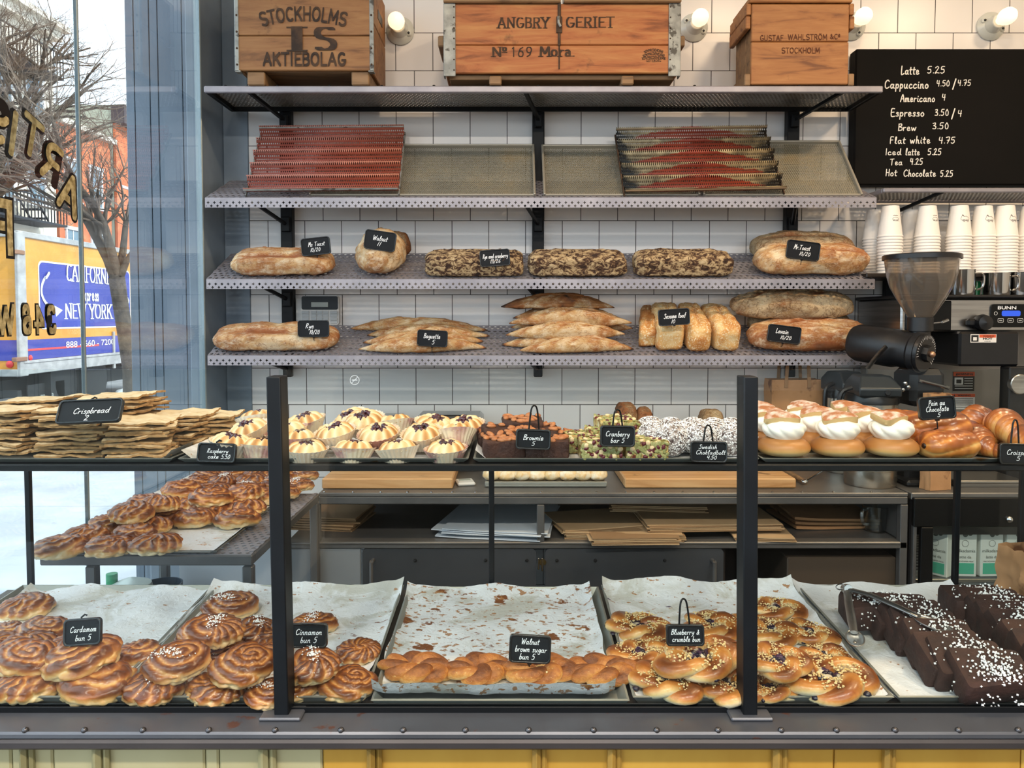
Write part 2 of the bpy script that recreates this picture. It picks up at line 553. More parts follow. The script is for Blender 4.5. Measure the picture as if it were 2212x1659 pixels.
HAND = {
 'a': [[(.42, .42), (.25, .5), (.06, .32), (.1, .05), (.26, .02), (.42, .25), (.45, .48), (.43, .12), (.56, .02)]],
 'b': [[(.12, 1), (.06, .5), (.06, .03), (.25, .0), (.4, .2), (.32, .45), (.1, .35)]],
 'c': [[(.4, .42), (.25, .5), (.06, .3), (.1, .05), (.28, 0), (.44, .1)]],
 'd': [[(.42, .4), (.22, .5), (.05, .25), (.2, 0), (.4, .2), (.52, 1), (.46, .2), (.56, .02)]],
 'e': [[(.06, .25), (.34, .3), (.32, .48), (.15, .5), (.05, .25), (.15, 0), (.42, .1)]],
 'f': [[(.5, .92), (.35, 1), (.25, .7), (.18, -.1)], [(.05, .5), (.42, .52)]],
 'g': [[(.42, .42), (.22, .5), (.06, .3), (.2, .05), (.4, .25), (.44, .48), (.38, -.25), (.18, -.35), (.05, -.2)]],
 'h': [[(.15, 1), (.06, 0)], [(.07, .25), (.25, .5), (.38, .4), (.36, .05), (.48, .02)]],
 'i': [[(.1, .48), (.07, .08), (.2, .02)], [(.14, .72), (.15, .74)]],
 'k': [[(.15, 1), (.06, 0)], [(.4, .5), (.1, .25), (.4, 0)]],
 'l': [[(.06, .1), (.3, .85), (.22, 1), (.12, .7), (.14, .08), (.28, .02)]],
 'm': [[(.06, .48), (.05, 0)], [(.06, .3), (.22, .5), (.3, .4), (.28, 0)], [(.29, .3), (.45, .5), (.55, .38), (.52, .05), (.64, .02)]],
 'n': [[(.06, .48), (.05, 0)], [(.06, .3), (.25, .5), (.38, .4), (.36, .06), (.48, .02)]],
 'o': [[(.25, .5), (.06, .3), (.12, .03), (.32, .03), (.42, .28), (.26, .5)]],
 'p': [[(.1, .5), (.02, -.38)], [(.08, .3), (.28, .5), (.42, .32), (.3, .03), (.08, .08)]],
 'q': [[(.42, .42), (.22, .5), (.06, .28), (.2, .03), (.4, .2)], [(.44, .5), (.38, -.38)]],
 'r': [[(.08, .48), (.06, 0)], [(.07, .28), (.2, .46), (.36, .46)]],
 's': [[(.36, .42), (.2, .5), (.1, .38), (.3, .2), (.28, .03), (.04, .04)]],
 't': [[(.2, .85), (.12, .1), (.28, .02)], [(.02, .55), (.36, .58)]],
 'u': [[(.08, .48), (.06, .12), (.2, .0), (.36, .2), (.42, .48), (.4, .08), (.52, .02)]],
 'v': [[(.05, .48), (.18, 0), (.4, .5)]],
 'w': [[(.04, .48), (.14, 0), (.3, .4), (.42, 0), (.6, .5)]],
 'x': [[(.05, .48), (.38, 0)], [(.38, .5), (.03, 0)]],
 'y': [[(.06, .48), (.1, .15), (.25, .12), (.4, .4)], [(.44, .5), (.3, -.2), (.1, -.36)]],
 'z': [[(.05, .46), (.38, .48), (.05, .02), (.42, .03)]],
 'A': [[(.02, 0), (.38, 1), (.58, 0)], [(.12, .38), (.52, .4)]],
 'B': [[(.12, 1), (.06, 0)], [(.1, .95), (.42, 1), (.45, .72), (.12, .55), (.48, .45), (.48, .1), (.06, 0)]],
 'C': [[(.6, .85), (.4, 1), (.1, .7), (.08, .2), (.3, 0), (.6, .15)]],
 'E': [[(.5, 1), (.14, .96), (.08, .03), (.5, 0)], [(.1, .52), (.42, .54)]],
 'F': [[(.52, 1), (.14, .97), (.06, 0)], [(.1, .52), (.42, .54)]],
 'H': [[(.12, 1), (.05, 0)], [(.5, 1), (.45, 0)], [(.08, .5), (.48, .52)]],
 'I': [[(.12, 1), (.06, 0)]],
 'L': [[(.14, 1), (.06, .05), (.3, 0), (.5, .1)]],
 'M': [[(.04, 0), (.16, 1), (.32, .4), (.52, 1), (.6, 0)]],
 'P': [[(.12, 1), (.05, 0)], [(.1, .95), (.42, .98), (.48, .7), (.3, .5), (.1, .48)]],
 'R': [[(.14, 1), (.05, 0)], [(.1, .95), (.42, .98), (.44, .7), (.12, .5), (.52, 0)]],
 'S': [[(.52, .88), (.34, 1), (.14, .82), (.4, .5), (.42, .12), (.2, 0), (.02, .12)]],
 'T': [[(.02, .95), (.6, 1)], [(.32, .97), (.24, 0)]],
 'W': [[(.04, 1), (.18, 0), (.42, .8), (.56, 0), (.86, 1)]],
 '0': [[(.25, 1), (.06, .55), (.12, .05), (.34, .08), (.42, .55), (.26, 1)]],
 '1': [[(.2, 1), (.12, 0)]],
 '2': [[(.06, .8), (.28, 1), (.4, .75), (.04, .03), (.2, .08), (.48, .03)]],
 '3': [[(.08, .9), (.35, .98), (.34, .7), (.15, .55), (.4, .4), (.34, .05), (.04, .05)]],
 '4': [[(.12, 1), (.06, .5), (.42, .5)], [(.4, .95), (.32, 0)]],
 '5': [[(.46, 1), (.16, .97), (.1, .58), (.36, .58), (.4, .2), (.2, 0), (.03, .08)]],
 '6': [[(.38, 1), (.1, .5), (.1, .1), (.32, .02), (.38, .35), (.12, .4)]],
 '7': [[(.04, .95), (.44, .98), (.18, 0)], [(.14, .5), (.42, .52)]],
 '.': [[(.08, .03), (.1, .05)]], '/': [[(.42, 1.05), (.05, -.15)]], '&': [[(.5, .4), (.2, 0), (.05, .2), (.35, .7), (.2, .85), (.5, 0)]],
}
def smooth_line(p, n=4):
    if len(p) < 3:
        return p
    q = [p[0]] + list(p) + [p[-1]]
    out = []
    for i in range(1, len(q) - 2):
        a, b, c, d = (Vector(x) for x in q[i - 1:i + 3])
        for k in range(n):
            t = k / n
            out.append(tuple(0.5 * ((2 * b) + (c - a) * t + (2 * a - 5 * b + 4 * c - d) * t * t + (3 * b - a - 3 * c + d) * t ** 3)))
    out.append(tuple(p[-1]))
    return out
_nk = [0]
def nib(mb, line, w, h, T, mi=0, z=0.0):
    """sweep a w x h pen along a flat line"""
    hw, hh = w / 2, h / 2
    def hull(ps):
        ps = sorted(set(ps))
        def half(it):
            o = []
            for p in it:
                while len(o) > 1 and (o[-1][0] - o[-2][0]) * (p[1] - o[-2][1]) - (o[-1][1] - o[-2][1]) * (p[0] - o[-2][0]) <= 1e-12:
                    o.pop()
                o.append(p)
            return o
        a, b = half(ps), half(ps[::-1])
        return a[:-1] + b[:-1]
    cor = [(hw, hh * .5), (hw * .5, hh), (-hw * .5, hh), (-hw, hh * .5), (-hw, -hh * .5), (-hw * .5, -hh), (hw * .5, -hh), (hw, -hh * .5)] if abs(w - h) < 1e-6 else [(hw, hh), (-hw, hh), (-hw, -hh), (hw, -hh)]
    for a, b in zip(line[:-1], line[1:]):
        h_ = hull([(round(p[0] + c[0], 5), round(p[1] + c[1], 5)) for p in (a, b) for c in cor])
        _nk[0] = (_nk[0] + 1) % 23      # strokes never lie exactly in one plane
        zz = z + _nk[0] * max(2.2e-5, .02 * min(w, h))
        mb.add([(x, y, zz) for x, y in h_], [tuple(range(len(h_)))], mi, T)
class Lines:
    """several lines of lettering, each its own mesh"""
    def __init__(s): s.l = []
    def new(s):
        s.l.append(MB()); return s.l[-1]
    def build(s, name, m, parent=None, smooth=None):
        for q in s.l:
            q.build(name, m, parent, smooth=smooth)
def write(mb, text, size, T, style='hand', wt=None, track=0.0, align='c', shear=0.0, mi=0, wx=1.0, path=None, serif=True):
    if isinstance(mb, Lines): mb = mb.new()
    """letters laid in the local xy plane (x right, y up); size = capital height"""
    pen = []
    x = 0.0
    for ch in text:
        if ch == ' ':
            x += 0.45
            continue
        dots = None
        c = ch
        if ch in 'ÅÖ':
            dots, c = ch, {'Å': 'A', 'Ö': 'O'}[ch]
        if style == 'hand':
            st = HAND.get(c, HAND['x'])
            w = max(p[0] for s_ in st for p in s_) + 0.1
            lines = [smooth_line(s_, 3) for s_ in st]
            wx_, wy_ = (wt or 0.11,) * 2
        else:
            w, lines, sf = BLOCK[c]
            lines = list(lines)
            if style == 'serif':
                wx_, wy_ = (wt or 0.17), 0.07
                if serif:
                    lines += [[(p[0] - .16, p[1]), (p[0] + .16, p[1])] for p in sf]
            else:
                wx_ = wy_ = wt or 0.15
        if dots == 'Å':
            lines = lines + [arc(.5, 1.17, .09, .1, 0, 360, 8)]
        if dots == 'Ö':
            lines = lines + [[(.33, 1.16), (.35, 1.16)], [(.65, 1.16), (.67, 1.16)]]
        pen.append((x, w, lines, wx_, wy_))
        x += w + track
    total = x - track
    off = {'c': -total / 2, 'l': 0.0, 'r': -total}[align]
    for (x0, w, lines, wx_, wy_) in pen:
        for ln in lines:
            pts = [((x0 + p[0] + off + shear * p[1]) * wx * size, p[1] * size) for p in ln]
            if path:
                pts2 = []
                for ln_p in pts:
                    pts2.append(path(*ln_p))
                pts = pts2
            if style == 'serif' and len(ln) > 2:
                d = [(p[0], min(max(p[1], 0.035 * size), 0.965 * size)) for p in pts] if not path else pts
                pts = d
            nib(mb, pts, wx_ * size * (wx if style != 'hand' else 1), wy_ * size, T, mi)
    return total * size * wx
_sans = {}
def sans(mb, text, size, T, mi=0, align='c', bold=0.0, wx=1.0):
    if isinstance(mb, Lines): mb = mb.new()
    key = (text, bold)
    if key not in _sans:
        cu = bpy.data.curves.new('t', 'FONT')
        cu.body = text
        cu.offset = bold
        cu.resolution_u = 3
        ob = bpy.data.objects.new('t', cu)
        C.objects.link(ob)
        dg = bpy.context.evaluated_depsgraph_get()
        me = ob.evaluated_get(dg).to_mesh()
        _sans[key] = ([tuple(v.co) for v in me.vertices], [tuple(p.vertices) for p in me.polygons])
        bpy.data.objects.remove(ob)
        bpy.data.curves.remove(cu)
    v, f = _sans[key]
    if not v:
        return
    x0, x1 = min(p[0] for p in v), max(p[0] for p in v)
    o = {'c': (x0 + x1) / 2, 'l': x0, 'r': x1}[align]
    k = size / 0.72
    mb.add([((p[0] - o) * k * wx, p[1] * k, 0) for p in v], f, mi, T)
def facing(loc, rz=0.0, rx=0.0, ry=0.0):
    """matrix for lettering on a face that looks towards -Y: local x right, local y up"""
    return Matrix.Translation(loc) @ Euler((0, 0, rz)).to_matrix().to_4x4() @ Euler((R(90) + rx, 0, 0)).to_matrix().to_4x4() @ Matrix.Rotation(ry, 4, 'Z')
def rrect(w, h, r, n=5):
    o = []
    for (cx, cy_, a) in ((w / 2 - r, h / 2 - r, 0), (-w / 2 + r, h / 2 - r, 90), (-w / 2 + r, -h / 2 + r, 180), (w / 2 - r, -h / 2 + r, 270)):
        for i in range(n + 1):
            t = R(a + 90 * i / n)
            o.append((cx + r * math.cos(t), cy_ + r * math.sin(t)))
    return o
# ------------------------------------------------------------------ the room
WALL = 3.27          # back wall
GX = -1.187          # plane of the side window
def tile_mat():
    t = NT('white_wall_tile')
    tc = t.n('ShaderNodeTexCoord')
    sx = t.n('ShaderNodeSeparateXYZ')
    t.l(tc.outputs['Object'], sx.inputs[0])
    o = P(855, 153, WALL)
    w, h = 0.15196, 0.1525
    cx = t.n('ShaderNodeCombineXYZ')
    t.l(t.math('SUBTRACT', sx.outputs[0], o.x + 0.5 * w), cx.inputs[0])
    t.l(t.math('SUBTRACT', sx.outputs[2], o.z), cx.inputs[1])
    b = t.n('ShaderNodeTexBrick')
    b.offset = 0.5
    b.offset_frequency = 2
    b.squash = 1.0
    b.inputs['Scale'].default_value = 1.0
    b.inputs['Brick Width'].default_value = w
    b.inputs['Row Height'].default_value = h
    b.inputs['Mortar Size'].default_value = 0.0017
    b.inputs['Mortar Smooth'].default_value = 0.25
    b.inputs['Bias'].default_value = -0.4
    b.inputs['Color1'].default_value = lin('#f2efec')
    b.inputs['Color2'].default_value = lin('#ebe7e3')
    b.inputs['Mortar'].default_value = lin('#3a3532')
    t.l(cx.outputs[0], b.inputs['Vector'])
    t.set(col=b.outputs['Color'], rough=t.math('MULTIPLY_ADD', b.outputs['Fac'], 0.5, 0.28), spec=0.45)
    wav = t.noise(tc.outputs['Object'], 5, 2)
    hgt = t.math('SUBTRACT', t.math('MULTIPLY', wav, 0.15), b.outputs['Fac'])
    t.bump(hgt, 0.35, 0.002)
    return t.m
M_tile = tile_mat()
M_floor = mat('dark_concrete_floor', '#4a4744', 0.6, c2='#5c5854', scale=3)
M_ceil = mat('painted_ceiling', '#efe9df', 0.8)
M_plaster = mat('painted_wall', '#cfc6b8', 0.8, c2='#c4baab', scale=2)
M_steel = mat('dark_blue_steel', '#74828f', 0.36, 0.1, c2='#808e9c', scale=6, c3='#9aa3ad', s3=55, t3=0.74)
M_pier = mat('hazed_blue_pier', '#66727f', 0.4, 0.1, c2='#727e8c', scale=2.5)  # pier colour raised to carry the bluish haze of the window reflection
M_alu = mat('aluminium_edge', '#8e9a9e', 0.4, 0.6)
def glass_mat(name, tint, k=1.0, rough=0.0, smear=0.0):
    t = NT(name)
    lw = t.n('ShaderNodeLayerWeight')
    lw.inputs['Blend'].default_value = 0.5
    f = t.math('POWER', lw.outputs['Facing'], 5.0)
    f = t.math('MULTIPLY_ADD', f, 0.96 * k, 0.04 * k, clamp=True)
    tr = t.n('ShaderNodeBsdfTransparent')
    tr.inputs['Color'].default_value = lin(tint)
    gl = t.n('ShaderNodeBsdfGlossy')
    gl.inputs['Roughness'].default_value = rough
    gl.inputs['Color'].default_value = (1, 1, 1, 1)
    mx = t.n('ShaderNodeMixShader')
    t.l(f, mx.inputs[0]); t.l(tr.outputs[0], mx.inputs[1]); t.l(gl.outputs[0], mx.inputs[2])
    t.l(mx.outputs[0], t.out.inputs['Surface'])
    return t.m
M_glass = glass_mat('window_glass', '#f4f9fb', 1.15)
M_case_glass = glass_mat('case_glass', '#f8fbfa', 0.4)

struct('floor', MB().box((1.0, 0.3, -0.02), (4.6, 6.2, 0.04)), M_floor)
struct('ceiling', MB().box((1.0, 0.3, 3.36), (4.7, 6.2, 0.1)), M_ceil)
tx = P(540, 500, WALL).x
struct('wall_back', MB().box(((tx + 3.3) / 2, WALL + 0.05, 1.65), (3.3 - tx, 0.1, 3.3)), M_tile)
struct('wall_right', MB().box((3.35, 0.3, 1.65), (0.1, 6.2, 3.3)), M_plaster)
wf = MB()
wf.box((3.15, -2.75, 1.65), (.4, 0.1, 3.3)); wf.box((0.9, -2.75, 0.5), (4.3, 0.1, 1.0)); wf.box((0.9, -2.75, 3.2), (4.3, 0.1, 0.2))
struct('wall_front', wf, mat('dark_shopfront_paint', '#5a5650', .7))
wl = MB()
wl.box((GX - 0.06, -2.2, 1.65), (0.1, 1.2, 3.3))
struct('wall_left', wl, M_plaster)
tr = MB()
tr.box(((GX + tx) / 2, WALL + 0.04, 1.65), (tx - GX, 0.09, 3.3), b=0.003)
struct('trim_1', tr, M_steel, 30)
tr = MB()
tr.box((GX - 0.03, (3.05 + WALL) / 2 + .03, 1.65), (0.06, WALL - 3.05 + .06, 3.3), b=0.003)
struct('trim_2', tr, M_steel, 30)
# side window
W1 = thing('window_1', None, None, (GX, 0, 0)); W1['kind'] = 'structure'
YM = 2.186
for (y0, y1) in ((-1.55, YM - .004), (YM + .004, 3.035)):
    MB().box((-.004, (y0 + y1) / 2, 1.65), (.008, y1 - y0, 3.2)).build('glass_pane', M_glass, W1, smooth=None)
MB().box((-.004, YM, 1.65), (.012, .008, 3.25), b=.002).build('mullion', M_alu, W1)
MB().box((-.010, 3.043, 1.65), (.026, .012, 3.3), b=.003).build('window_frame', M_alu, W1)
# reversed gilt lettering on the window, read from the street
M_gold = mat('gilt_letter', '#8a7a50', 0.45, 0.0, c2='#c9bb8e', scale=60)
M_black = mat('black_paint', '#0b0b0c', 0.4)
def gilt(mb, ch, px, py, hpx, tilt, wx=0.8):
    p = onx(px, py, GX)
    k = hpx * p.y / F
    T = Matrix.Translation((0.0, p.y, p.z)) @ Matrix(((0, 0, -1, 0), (-1, 0, 0, 0), (0, 1, 0, 0), (0, 0, 0, 1))) @ Matrix.Rotation(tilt, 4, 'Z')
    write(mb, ch, k, T @ Matrix.Translation((0, -k * .5, -0.0040)), 'block', 0.34, wx=wx)
    write(mb, ch, k, T @ Matrix.Translation((0, -k * .5, -0.0056)), 'block', 0.21, wx=wx, mi=1)
gm = MB()
for ch, px, py, h, a in (('A', 148, 420, 74, -38), ('R', 111, 352, 72, -34), ('T', 70, 296, 74, -30), ('I', 31, 288, 84, -24), ('S', -7, 262, 80, -20)):
    gilt(gm, ch, px, py, h, R(-a * .55), 1.0)
for ch, px, py, h in (('3', 108, 690, 52), ('4', 82, 690, 52), ('8', 55, 690, 54), ('W', 12, 690, 56)):
    gilt(gm, ch, px, py, h, 0, .78 if ch != 'W' else .8)
gilt(gm, 'F', 4, 490, 100, 0, .9)
gm.build('gilt_lettering', [M_black, M_gold], W1, smooth=None)

# ------------------------------------------------------------------ the street outside
pr = MB()
e = [P(x, 500, 3.22).x for x in (278, 297, 330, 348, 400)] + [GX - .09]
for a, b in zip(e[:-1], e[1:]):
    pr.box(((a + b) / 2, 3.27, 1.6), (b - a - .0025, .1, 3.5), b=.0015)
pr.box(((e[0] + e[-1]) / 2, 3.31, 1.6), (e[-1] - e[0] - .01, .1, 3.5))
struct('wall_outside', pr, M_pier, 30)
M_pave = mat('pale_concrete_pavement', '#9fa1a7', 0.7, c2='#b0b2b8', scale=1.4, c3='#83858c', s3=5, t3=.68, rnd=False)
M_road = mat('salted_asphalt', '#6f7075', 0.8, c2='#8b8c90', scale=2, rnd=False)
sw = MB()
for k in range(10):
    sw.box((-3.3, -3 + 2.4 * k + 1.2, -.16), (4.1, 2.38, .1), b=.01)
struct('pavement', sw, M_pave)
struct('road', MB().box((-12.3, 14, -.27), (14.0, 70, .1)), M_road)
struct('road_front', MB().box((0, -33, -.2), (70, 60, .1)), mat('dark_unseen_street', '#3c3b3a', .8))  # unseen street ground, added dark to tame reflections in the case glass
struct('far_pavement', MB().box((-20, 24, -.17), (3.2, 60, .12)), M_pave)

M_snow = mat('old_snow', '#eef2f7', 0.8, c2='#cfd6df', scale=6, bump=.4, bscale=12, bdist=.03)
def snow(px, py, wpx, hpx, Y, label):
    p = P(px, py, Y)
    w, h = wpx * Y / F, hpx * Y / F
    m = MB()
    V = []
    for i in range(9):
        ph = PI / 2 * i / 8
        row = []
        for k in range(20):
            th = 2 * PI * k / 20
            n = 1 + .35 * mn.noise(Vector((3 * math.cos(th) + px, 3 * math.sin(th), ph * 2)))
            row.append((w / 2 * math.cos(ph) * math.cos(th) * n, w / 2.4 * math.cos(ph) * math.sin(th) * n, h * math.sin(ph) * n))
        V.append(row)
    m.grid(V, wu=True)
    tag(m.build('snow_pile', M_snow, smooth=60, loc=(p.x, p.y, p.z)), label, 'snow')
q = onz(72, 893, -.22); snow(72, 893, 62, 26, q.y, 'mound of old snow by the rear of the yellow truck')
q = onz(272, 858, -.22); snow(272, 858, 50, 20, q.y, 'lump of old snow on the kerb behind the tree trunk')

# truck
TX = -8.15
M_yel = mat('yellow_truck_paint', '#bd7d1e', 0.45, c2='#c98d2c', scale=1.5)
M_trim = mat('grey_white_truck_trim', '#a3a3a2', 0.5, c2='#8c8c8b', scale=5)
M_navy = mat('blue_truck_panel', '#232d85', 0.5, c2='#2c3792', scale=1.2)
M_white = mat('white_paint', '#c9cbcd', 0.5)
M_red = mat('red_reflector', '#c8282a', 0.35)
M_orange = mat('orange_lamp', '#e8822a', 0.35)
M_rubber = mat('dark_rubber', '#141619', 0.7)
tk = thing('truck', 'yellow box truck with blue lettered side panel parked outside the window', 'truck', (TX, 13.0, -.22))
Ti = Matrix.Translation((-TX, -13.0, .22))
def tloc(px, py):
    v = onx(px, py, TX)
    return v.y, v.z
Tside = lambda y, z, d=0.0: Matrix.Translation((d, y - 13.0, z + .22)) @ Matrix(((0, 0, 1, 0), (1, 0, 0, 0), (0, 1, 0, 0), (0, 0, 0, 1)))
ztop, zbot = 2.85, .53
b = MB(); b.box((-1.22, 3.0, (ztop + zbot) / 2 + .22), (2.44, 6.0, ztop - zbot)); b.build('cargo_box', M_yel, tk, smooth=None)
t_ = MB()
t_.box((.012, .07, (ztop + zbot) / 2 + .22), (.06, .22, ztop - zbot + .06), b=.01)
t_.box((.012, 3.0, ztop + .22 + .01), (.05, 6.0, .1), b=.01)
t_.box((.012, 3.0, zbot + .22 + .09), (.05, 6.0, .2), b=.01)
t_.box((.03, 3.0, zbot + .22 + .2), (.05, 5.9, .05), b=.01)
t_.box((-1.22, -.02, ztop + .22), (2.44, .05, .1), b=.01)
t_.box((-1.22, -.02, zbot + .22 + .03), (2.44, .05, .12), b=.01)
y_, z_ = tloc(243, 720); t_.box((.02, y_ - 13, zbot + .5), (.03, .07, .75))
t_.build('box_trim', M_trim, tk)
M_hinge = mat('rusty_hinge', '#7d5a44', .7)
for py in (547, 775):
    y_, z_ = tloc(53, py); MB().box((.02, -.02, z_ + .22), (.09, .3, .07), b=.01).build('door_hinge', M_hinge, tk)
pn = MB()
y0, zt0 = tloc(81, 556); y1, zt1 = tloc(280, 600)
zp0, zp1 = 2.46, 1.27
o1 = rrect(y1 - y0, zp0 - zp1, .12); o2 = rrect(y1 - y0 - .06, zp0 - zp1 - .06, .1)
pn.prism(o1, .006, 1, Tside((y0 + y1) / 2, (zp0 + zp1) / 2))
pn.prism(o2, .010, 0, Tside((y0 + y1) / 2, (zp0 + zp1) / 2))
pn.prism(rrect(1.5, 1.1, .12), .006, 1, Matrix.Translation((-1.1, 0, 2.05)) @ Matrix.Rotation(R(90), 4, 'X'))
pn.prism(rrect(1.44, 1.04, .1), .010, 0, Matrix.Translation((-1.1, 0, 2.05)) @ Matrix.Rotation(R(90), 4, 'X'))
zs = .93
pn.box((.004, 3.0, zs + .22), (.012, 5.9, .34), 0)
pn.box((-1.22, -.004, zs + .22), (2.4, .012, .34), 0)
pn.build('blue_panel', [M_navy, M_white], tk, smooth=None)
MB().box((.008, 1.3, zs + .22), (.012, 2.4, .035)).build('red_stripe', M_red, tk, smooth=None); MB().box((.008, 5.0, zs + .22), (.012, 1.7, .035)).build('red_stripe', M_red, tk, smooth=None)
lt = Lines()
def tline(text, pxa, pxb, pyc, hpx, style='serif', wt=.2):
    ya, z_ = tloc(pxa, pyc); yb, _ = tloc(pxb, pyc)
    yc = (ya + yb) / 2
    s_ = hpx * yc / F
    tmp = MB()
    w_ = write(tmp, text, s_, Matrix.Identity(4), style, wt, .05)
    write(lt, text, s_, Tside(yc, z_ - s_ / 2, .013), style, wt, .05, wx=(yb - ya) / w_)
tline('CALIFORNIA', 141, 243, 588, 34)
tline('Express', 171, 212, 637, 22, 'block', .16)
tline('NEW YORK', 139, 240, 672, 31)
ya, z_ = tloc(142, 745); yb, _ = tloc(244, 745)
sans(lt, '888 - 660 - 7200', 13 * 15 / F, Tside((ya + yb) / 2, z_ - .05, .016), bold=.01, wx=(yb - ya) / 1.05)
ar = [tloc(102, 590), tloc(90, 612), tloc(88, 635), tloc(97, 655), tloc(112, 668)]
nib(lt.new(), smooth_line([(a - 13, b + .22) for a, b in ar], 4), .05, .05, Matrix(((0, 0, 1, 0.013), (1, 0, 0, 0), (0, 1, 0, 0), (0, 0, 0, 1))))
a1 = [tloc(116, 660), tloc(134, 670), tloc(120, 684)]
lt.new().add([(.013, a - 13, b + .22) for a, b in a1], [(0, 1, 2)])
ar = [tloc(271, 640), tloc(275, 650), tloc(272, 662)]
nib(lt.new(), [(a - 13, b + .22) for a, b in ar], .05, .05, Matrix(((0, 0, 1, 0.013), (1, 0, 0, 0), (0, 1, 0, 0), (0, 0, 0, 1))))
lt.build('truck_lettering', M_white, tk, smooth=None)
for px, py in ((64, 773),):
    y_, z_ = tloc(px, py)
    MB().lathe([(.05, 0), (.05, .02), (.03, .035), (0, .04)], 14, T=Tside(y_, z_)).build('red_reflector', M_red, tk)
p_ = P(22, 787, 13.0)
MB().lathe([(.06, 0), (.06, .02), (.03, .035), (0, .04)], 14, T=Matrix.Translation((p_.x - TX, 0, p_.z + .22)) @ Matrix.Rotation(R(90), 4, 'X')).build('red_reflector', M_red, tk)
ch = MB()
ch.box((-1.22, 3.0, .48), (1.6, 6.0, .3)); ch.box((-1.22, .1, .42), (2.3, .12, .12), b=.01)
for y_ in (1.5, 2.6):
    ch.lathe([(.0, -.14), (.3, -.14), (.46, -.12), (.48, 0), (.46, .12), (.3, .14), (0, .14)], 24, T=Matrix.Translation((-.25, y_, .48)) @ Matrix.Rotation(R(90), 4, 'Y'))
    ch.box((-.3, y_ - .62, .45), (.6, .02, .5))
ch.build('chassis', M_rubber, tk)
m_ = MB(); y_, z_ = tloc(115, 852)
ch2 = MB().box((-.12, y_ - 13, z_ + .22), (.02, 1.1, .42)); ch2.build('side_skirt', M_rubber, tk, smooth=None)
sans(m_, 'milea', 13 * y_ / F, Tside(y_, z_ - .06, -.105), bold=.02, wx=1.3)
m_.build('skirt_lettering', mat('dull_silver_letter', '#8a8d88', .5), tk, smooth=None)
MB().box((-2.25, -.06, .62), (.18, .05, .2), b=.01).build('orange_lamp', M_orange, tk)

# bare street trees
M_bark = mat('grey_brown_bark', '#3b342e', 0.9, c2='#51473d', scale=14, bump=.5, bscale=30, bdist=.02)
M_twig = mat('twig_bark', '#6a5c50', 0.9)
def grow(mb, p, d, r, L, depth, rg, spread=.5, up=.12):
    n = 4
    pts, rs = [p], [r]
    for i in range(n):
        d = (d + Vector((rg.gauss(0, .16), rg.gauss(0, .16), rg.gauss(0, .12) + up * .3))).normalized()
        p = p + d * (L / n)
        pts.append(p); rs.append(r * (1 - .5 * (i + 1) / n))
    mb.tube(pts, rs, 6 if r > .02 else 3, 0 if r > .02 else 1, caps=False)
    if depth <= 0:
        return
    for k in range(rg.choice((2, 3, 3, 4))):
        i = rg.randint(1, n)
        dd = (d + Vector((rg.gauss(0, spread), rg.gauss(0, spread), rg.gauss(0, spread * .7)))).normalized()
        grow(mb, pts[i], dd, rs[i] * rg.uniform(.5, .75), L * rg.uniform(.55, .85), depth - 1, rg, spread, up)
def tp(px, py, Y): return P(px, py, Y)
rg = random.Random(3)
tm = MB()
TY = 9.0
b0 = tp(289, 900, TY); b0.z = -.2
tm.tube([b0, tp(283, 800, TY), tp(270, 720, TY), tp(258, 640, TY), tp(252, 600, TY)], [.115, .09, .082, .085, .09], 10, 0)
L1 = [tp(253, 605, TY), tp(235, 560, TY), tp(213, 520, TY), tp(190, 480, TY), tp(160, 440, TY + .1), tp(120, 395, TY + .2), tp(60, 350, TY + .4)]
L2 = [tp(254, 600, TY), tp(243, 550, TY - .05), tp(226, 490, TY - .1), tp(200, 440, TY - .2), tp(178, 412, TY - .3), tp(140, 350, TY - .4), tp(110, 250, TY - .5)]
L3 = [tp(256, 600, TY), tp(266, 540, TY + .1), tp(272, 480, TY + .2), tp(285, 430, TY + .3), tp(282, 330, TY + .3)]
L4 = [tp(260, 595, TY), tp(276, 560, TY), tp(292, 530, TY)]
for Ls, rr in ((L1, .075), (L2, .06), (L3, .05), (L4, .05)):
    n = len(Ls)
    rs = [rr * (1 - .75 * i / (n - 1)) for i in range(n)]
    tm.tube(Ls, rs, 8, 0)
    for i in range(2, n):
        for k in range(3):
            d = (Ls[i] - Ls[i - 1]).normalized() + Vector((rg.gauss(0, .5), rg.gauss(0, .5), rg.gauss(.1, .5)))
            grow(tm, Ls[i], d.normalized(), rs[i] * .55, rg.uniform(.5, .9), 3, rg, .5)
tag(tm.build('street_tree', [M_bark, M_twig], smooth=60, fix=False), 'bare winter tree with forked trunk standing in front of the yellow truck', 'tree')
tm = MB()
rg = random.Random(8)
b0 = P(-75, 900, 16.5); b0.z = -.2
tm.tube([b0, P(-70, 700, 16.5), P(-55, 520, 16.5)], [.2, .17, .15], 8, 0)
for (x, y, Y) in ((60, 260, 16.0), (20, 180, 16.8), (105, 330, 16.3), (90, 150, 17.0), (-20, 120, 16.5), (130, 240, 17.5)):
    q0, q1 = P(-55, 520, 16.5), P(x, y, Y)
    pts = [q0, q0.lerp(q1, .35) + Vector((0, 0, .35)), q0.lerp(q1, .7) + Vector((0, 0, .25)), q1]
    tm.tube(pts, [.11, .08, .06, .04], 6, 0)
    for i in (1, 2, 3, 3):
        for k in range(3):
            d = (pts[i] - pts[i - 1]).normalized() + Vector((rg.gauss(0, .6), rg.gauss(0, .6), rg.gauss(0, .5)))
            grow(tm, pts[i], d.normalized(), .035, rg.uniform(.9, 1.5), 4, rg, .6)
tag(tm.build('street_tree', [M_bark, M_twig], smooth=60, fix=False), 'bare tree with dense fine twigs before the pale building', 'tree')

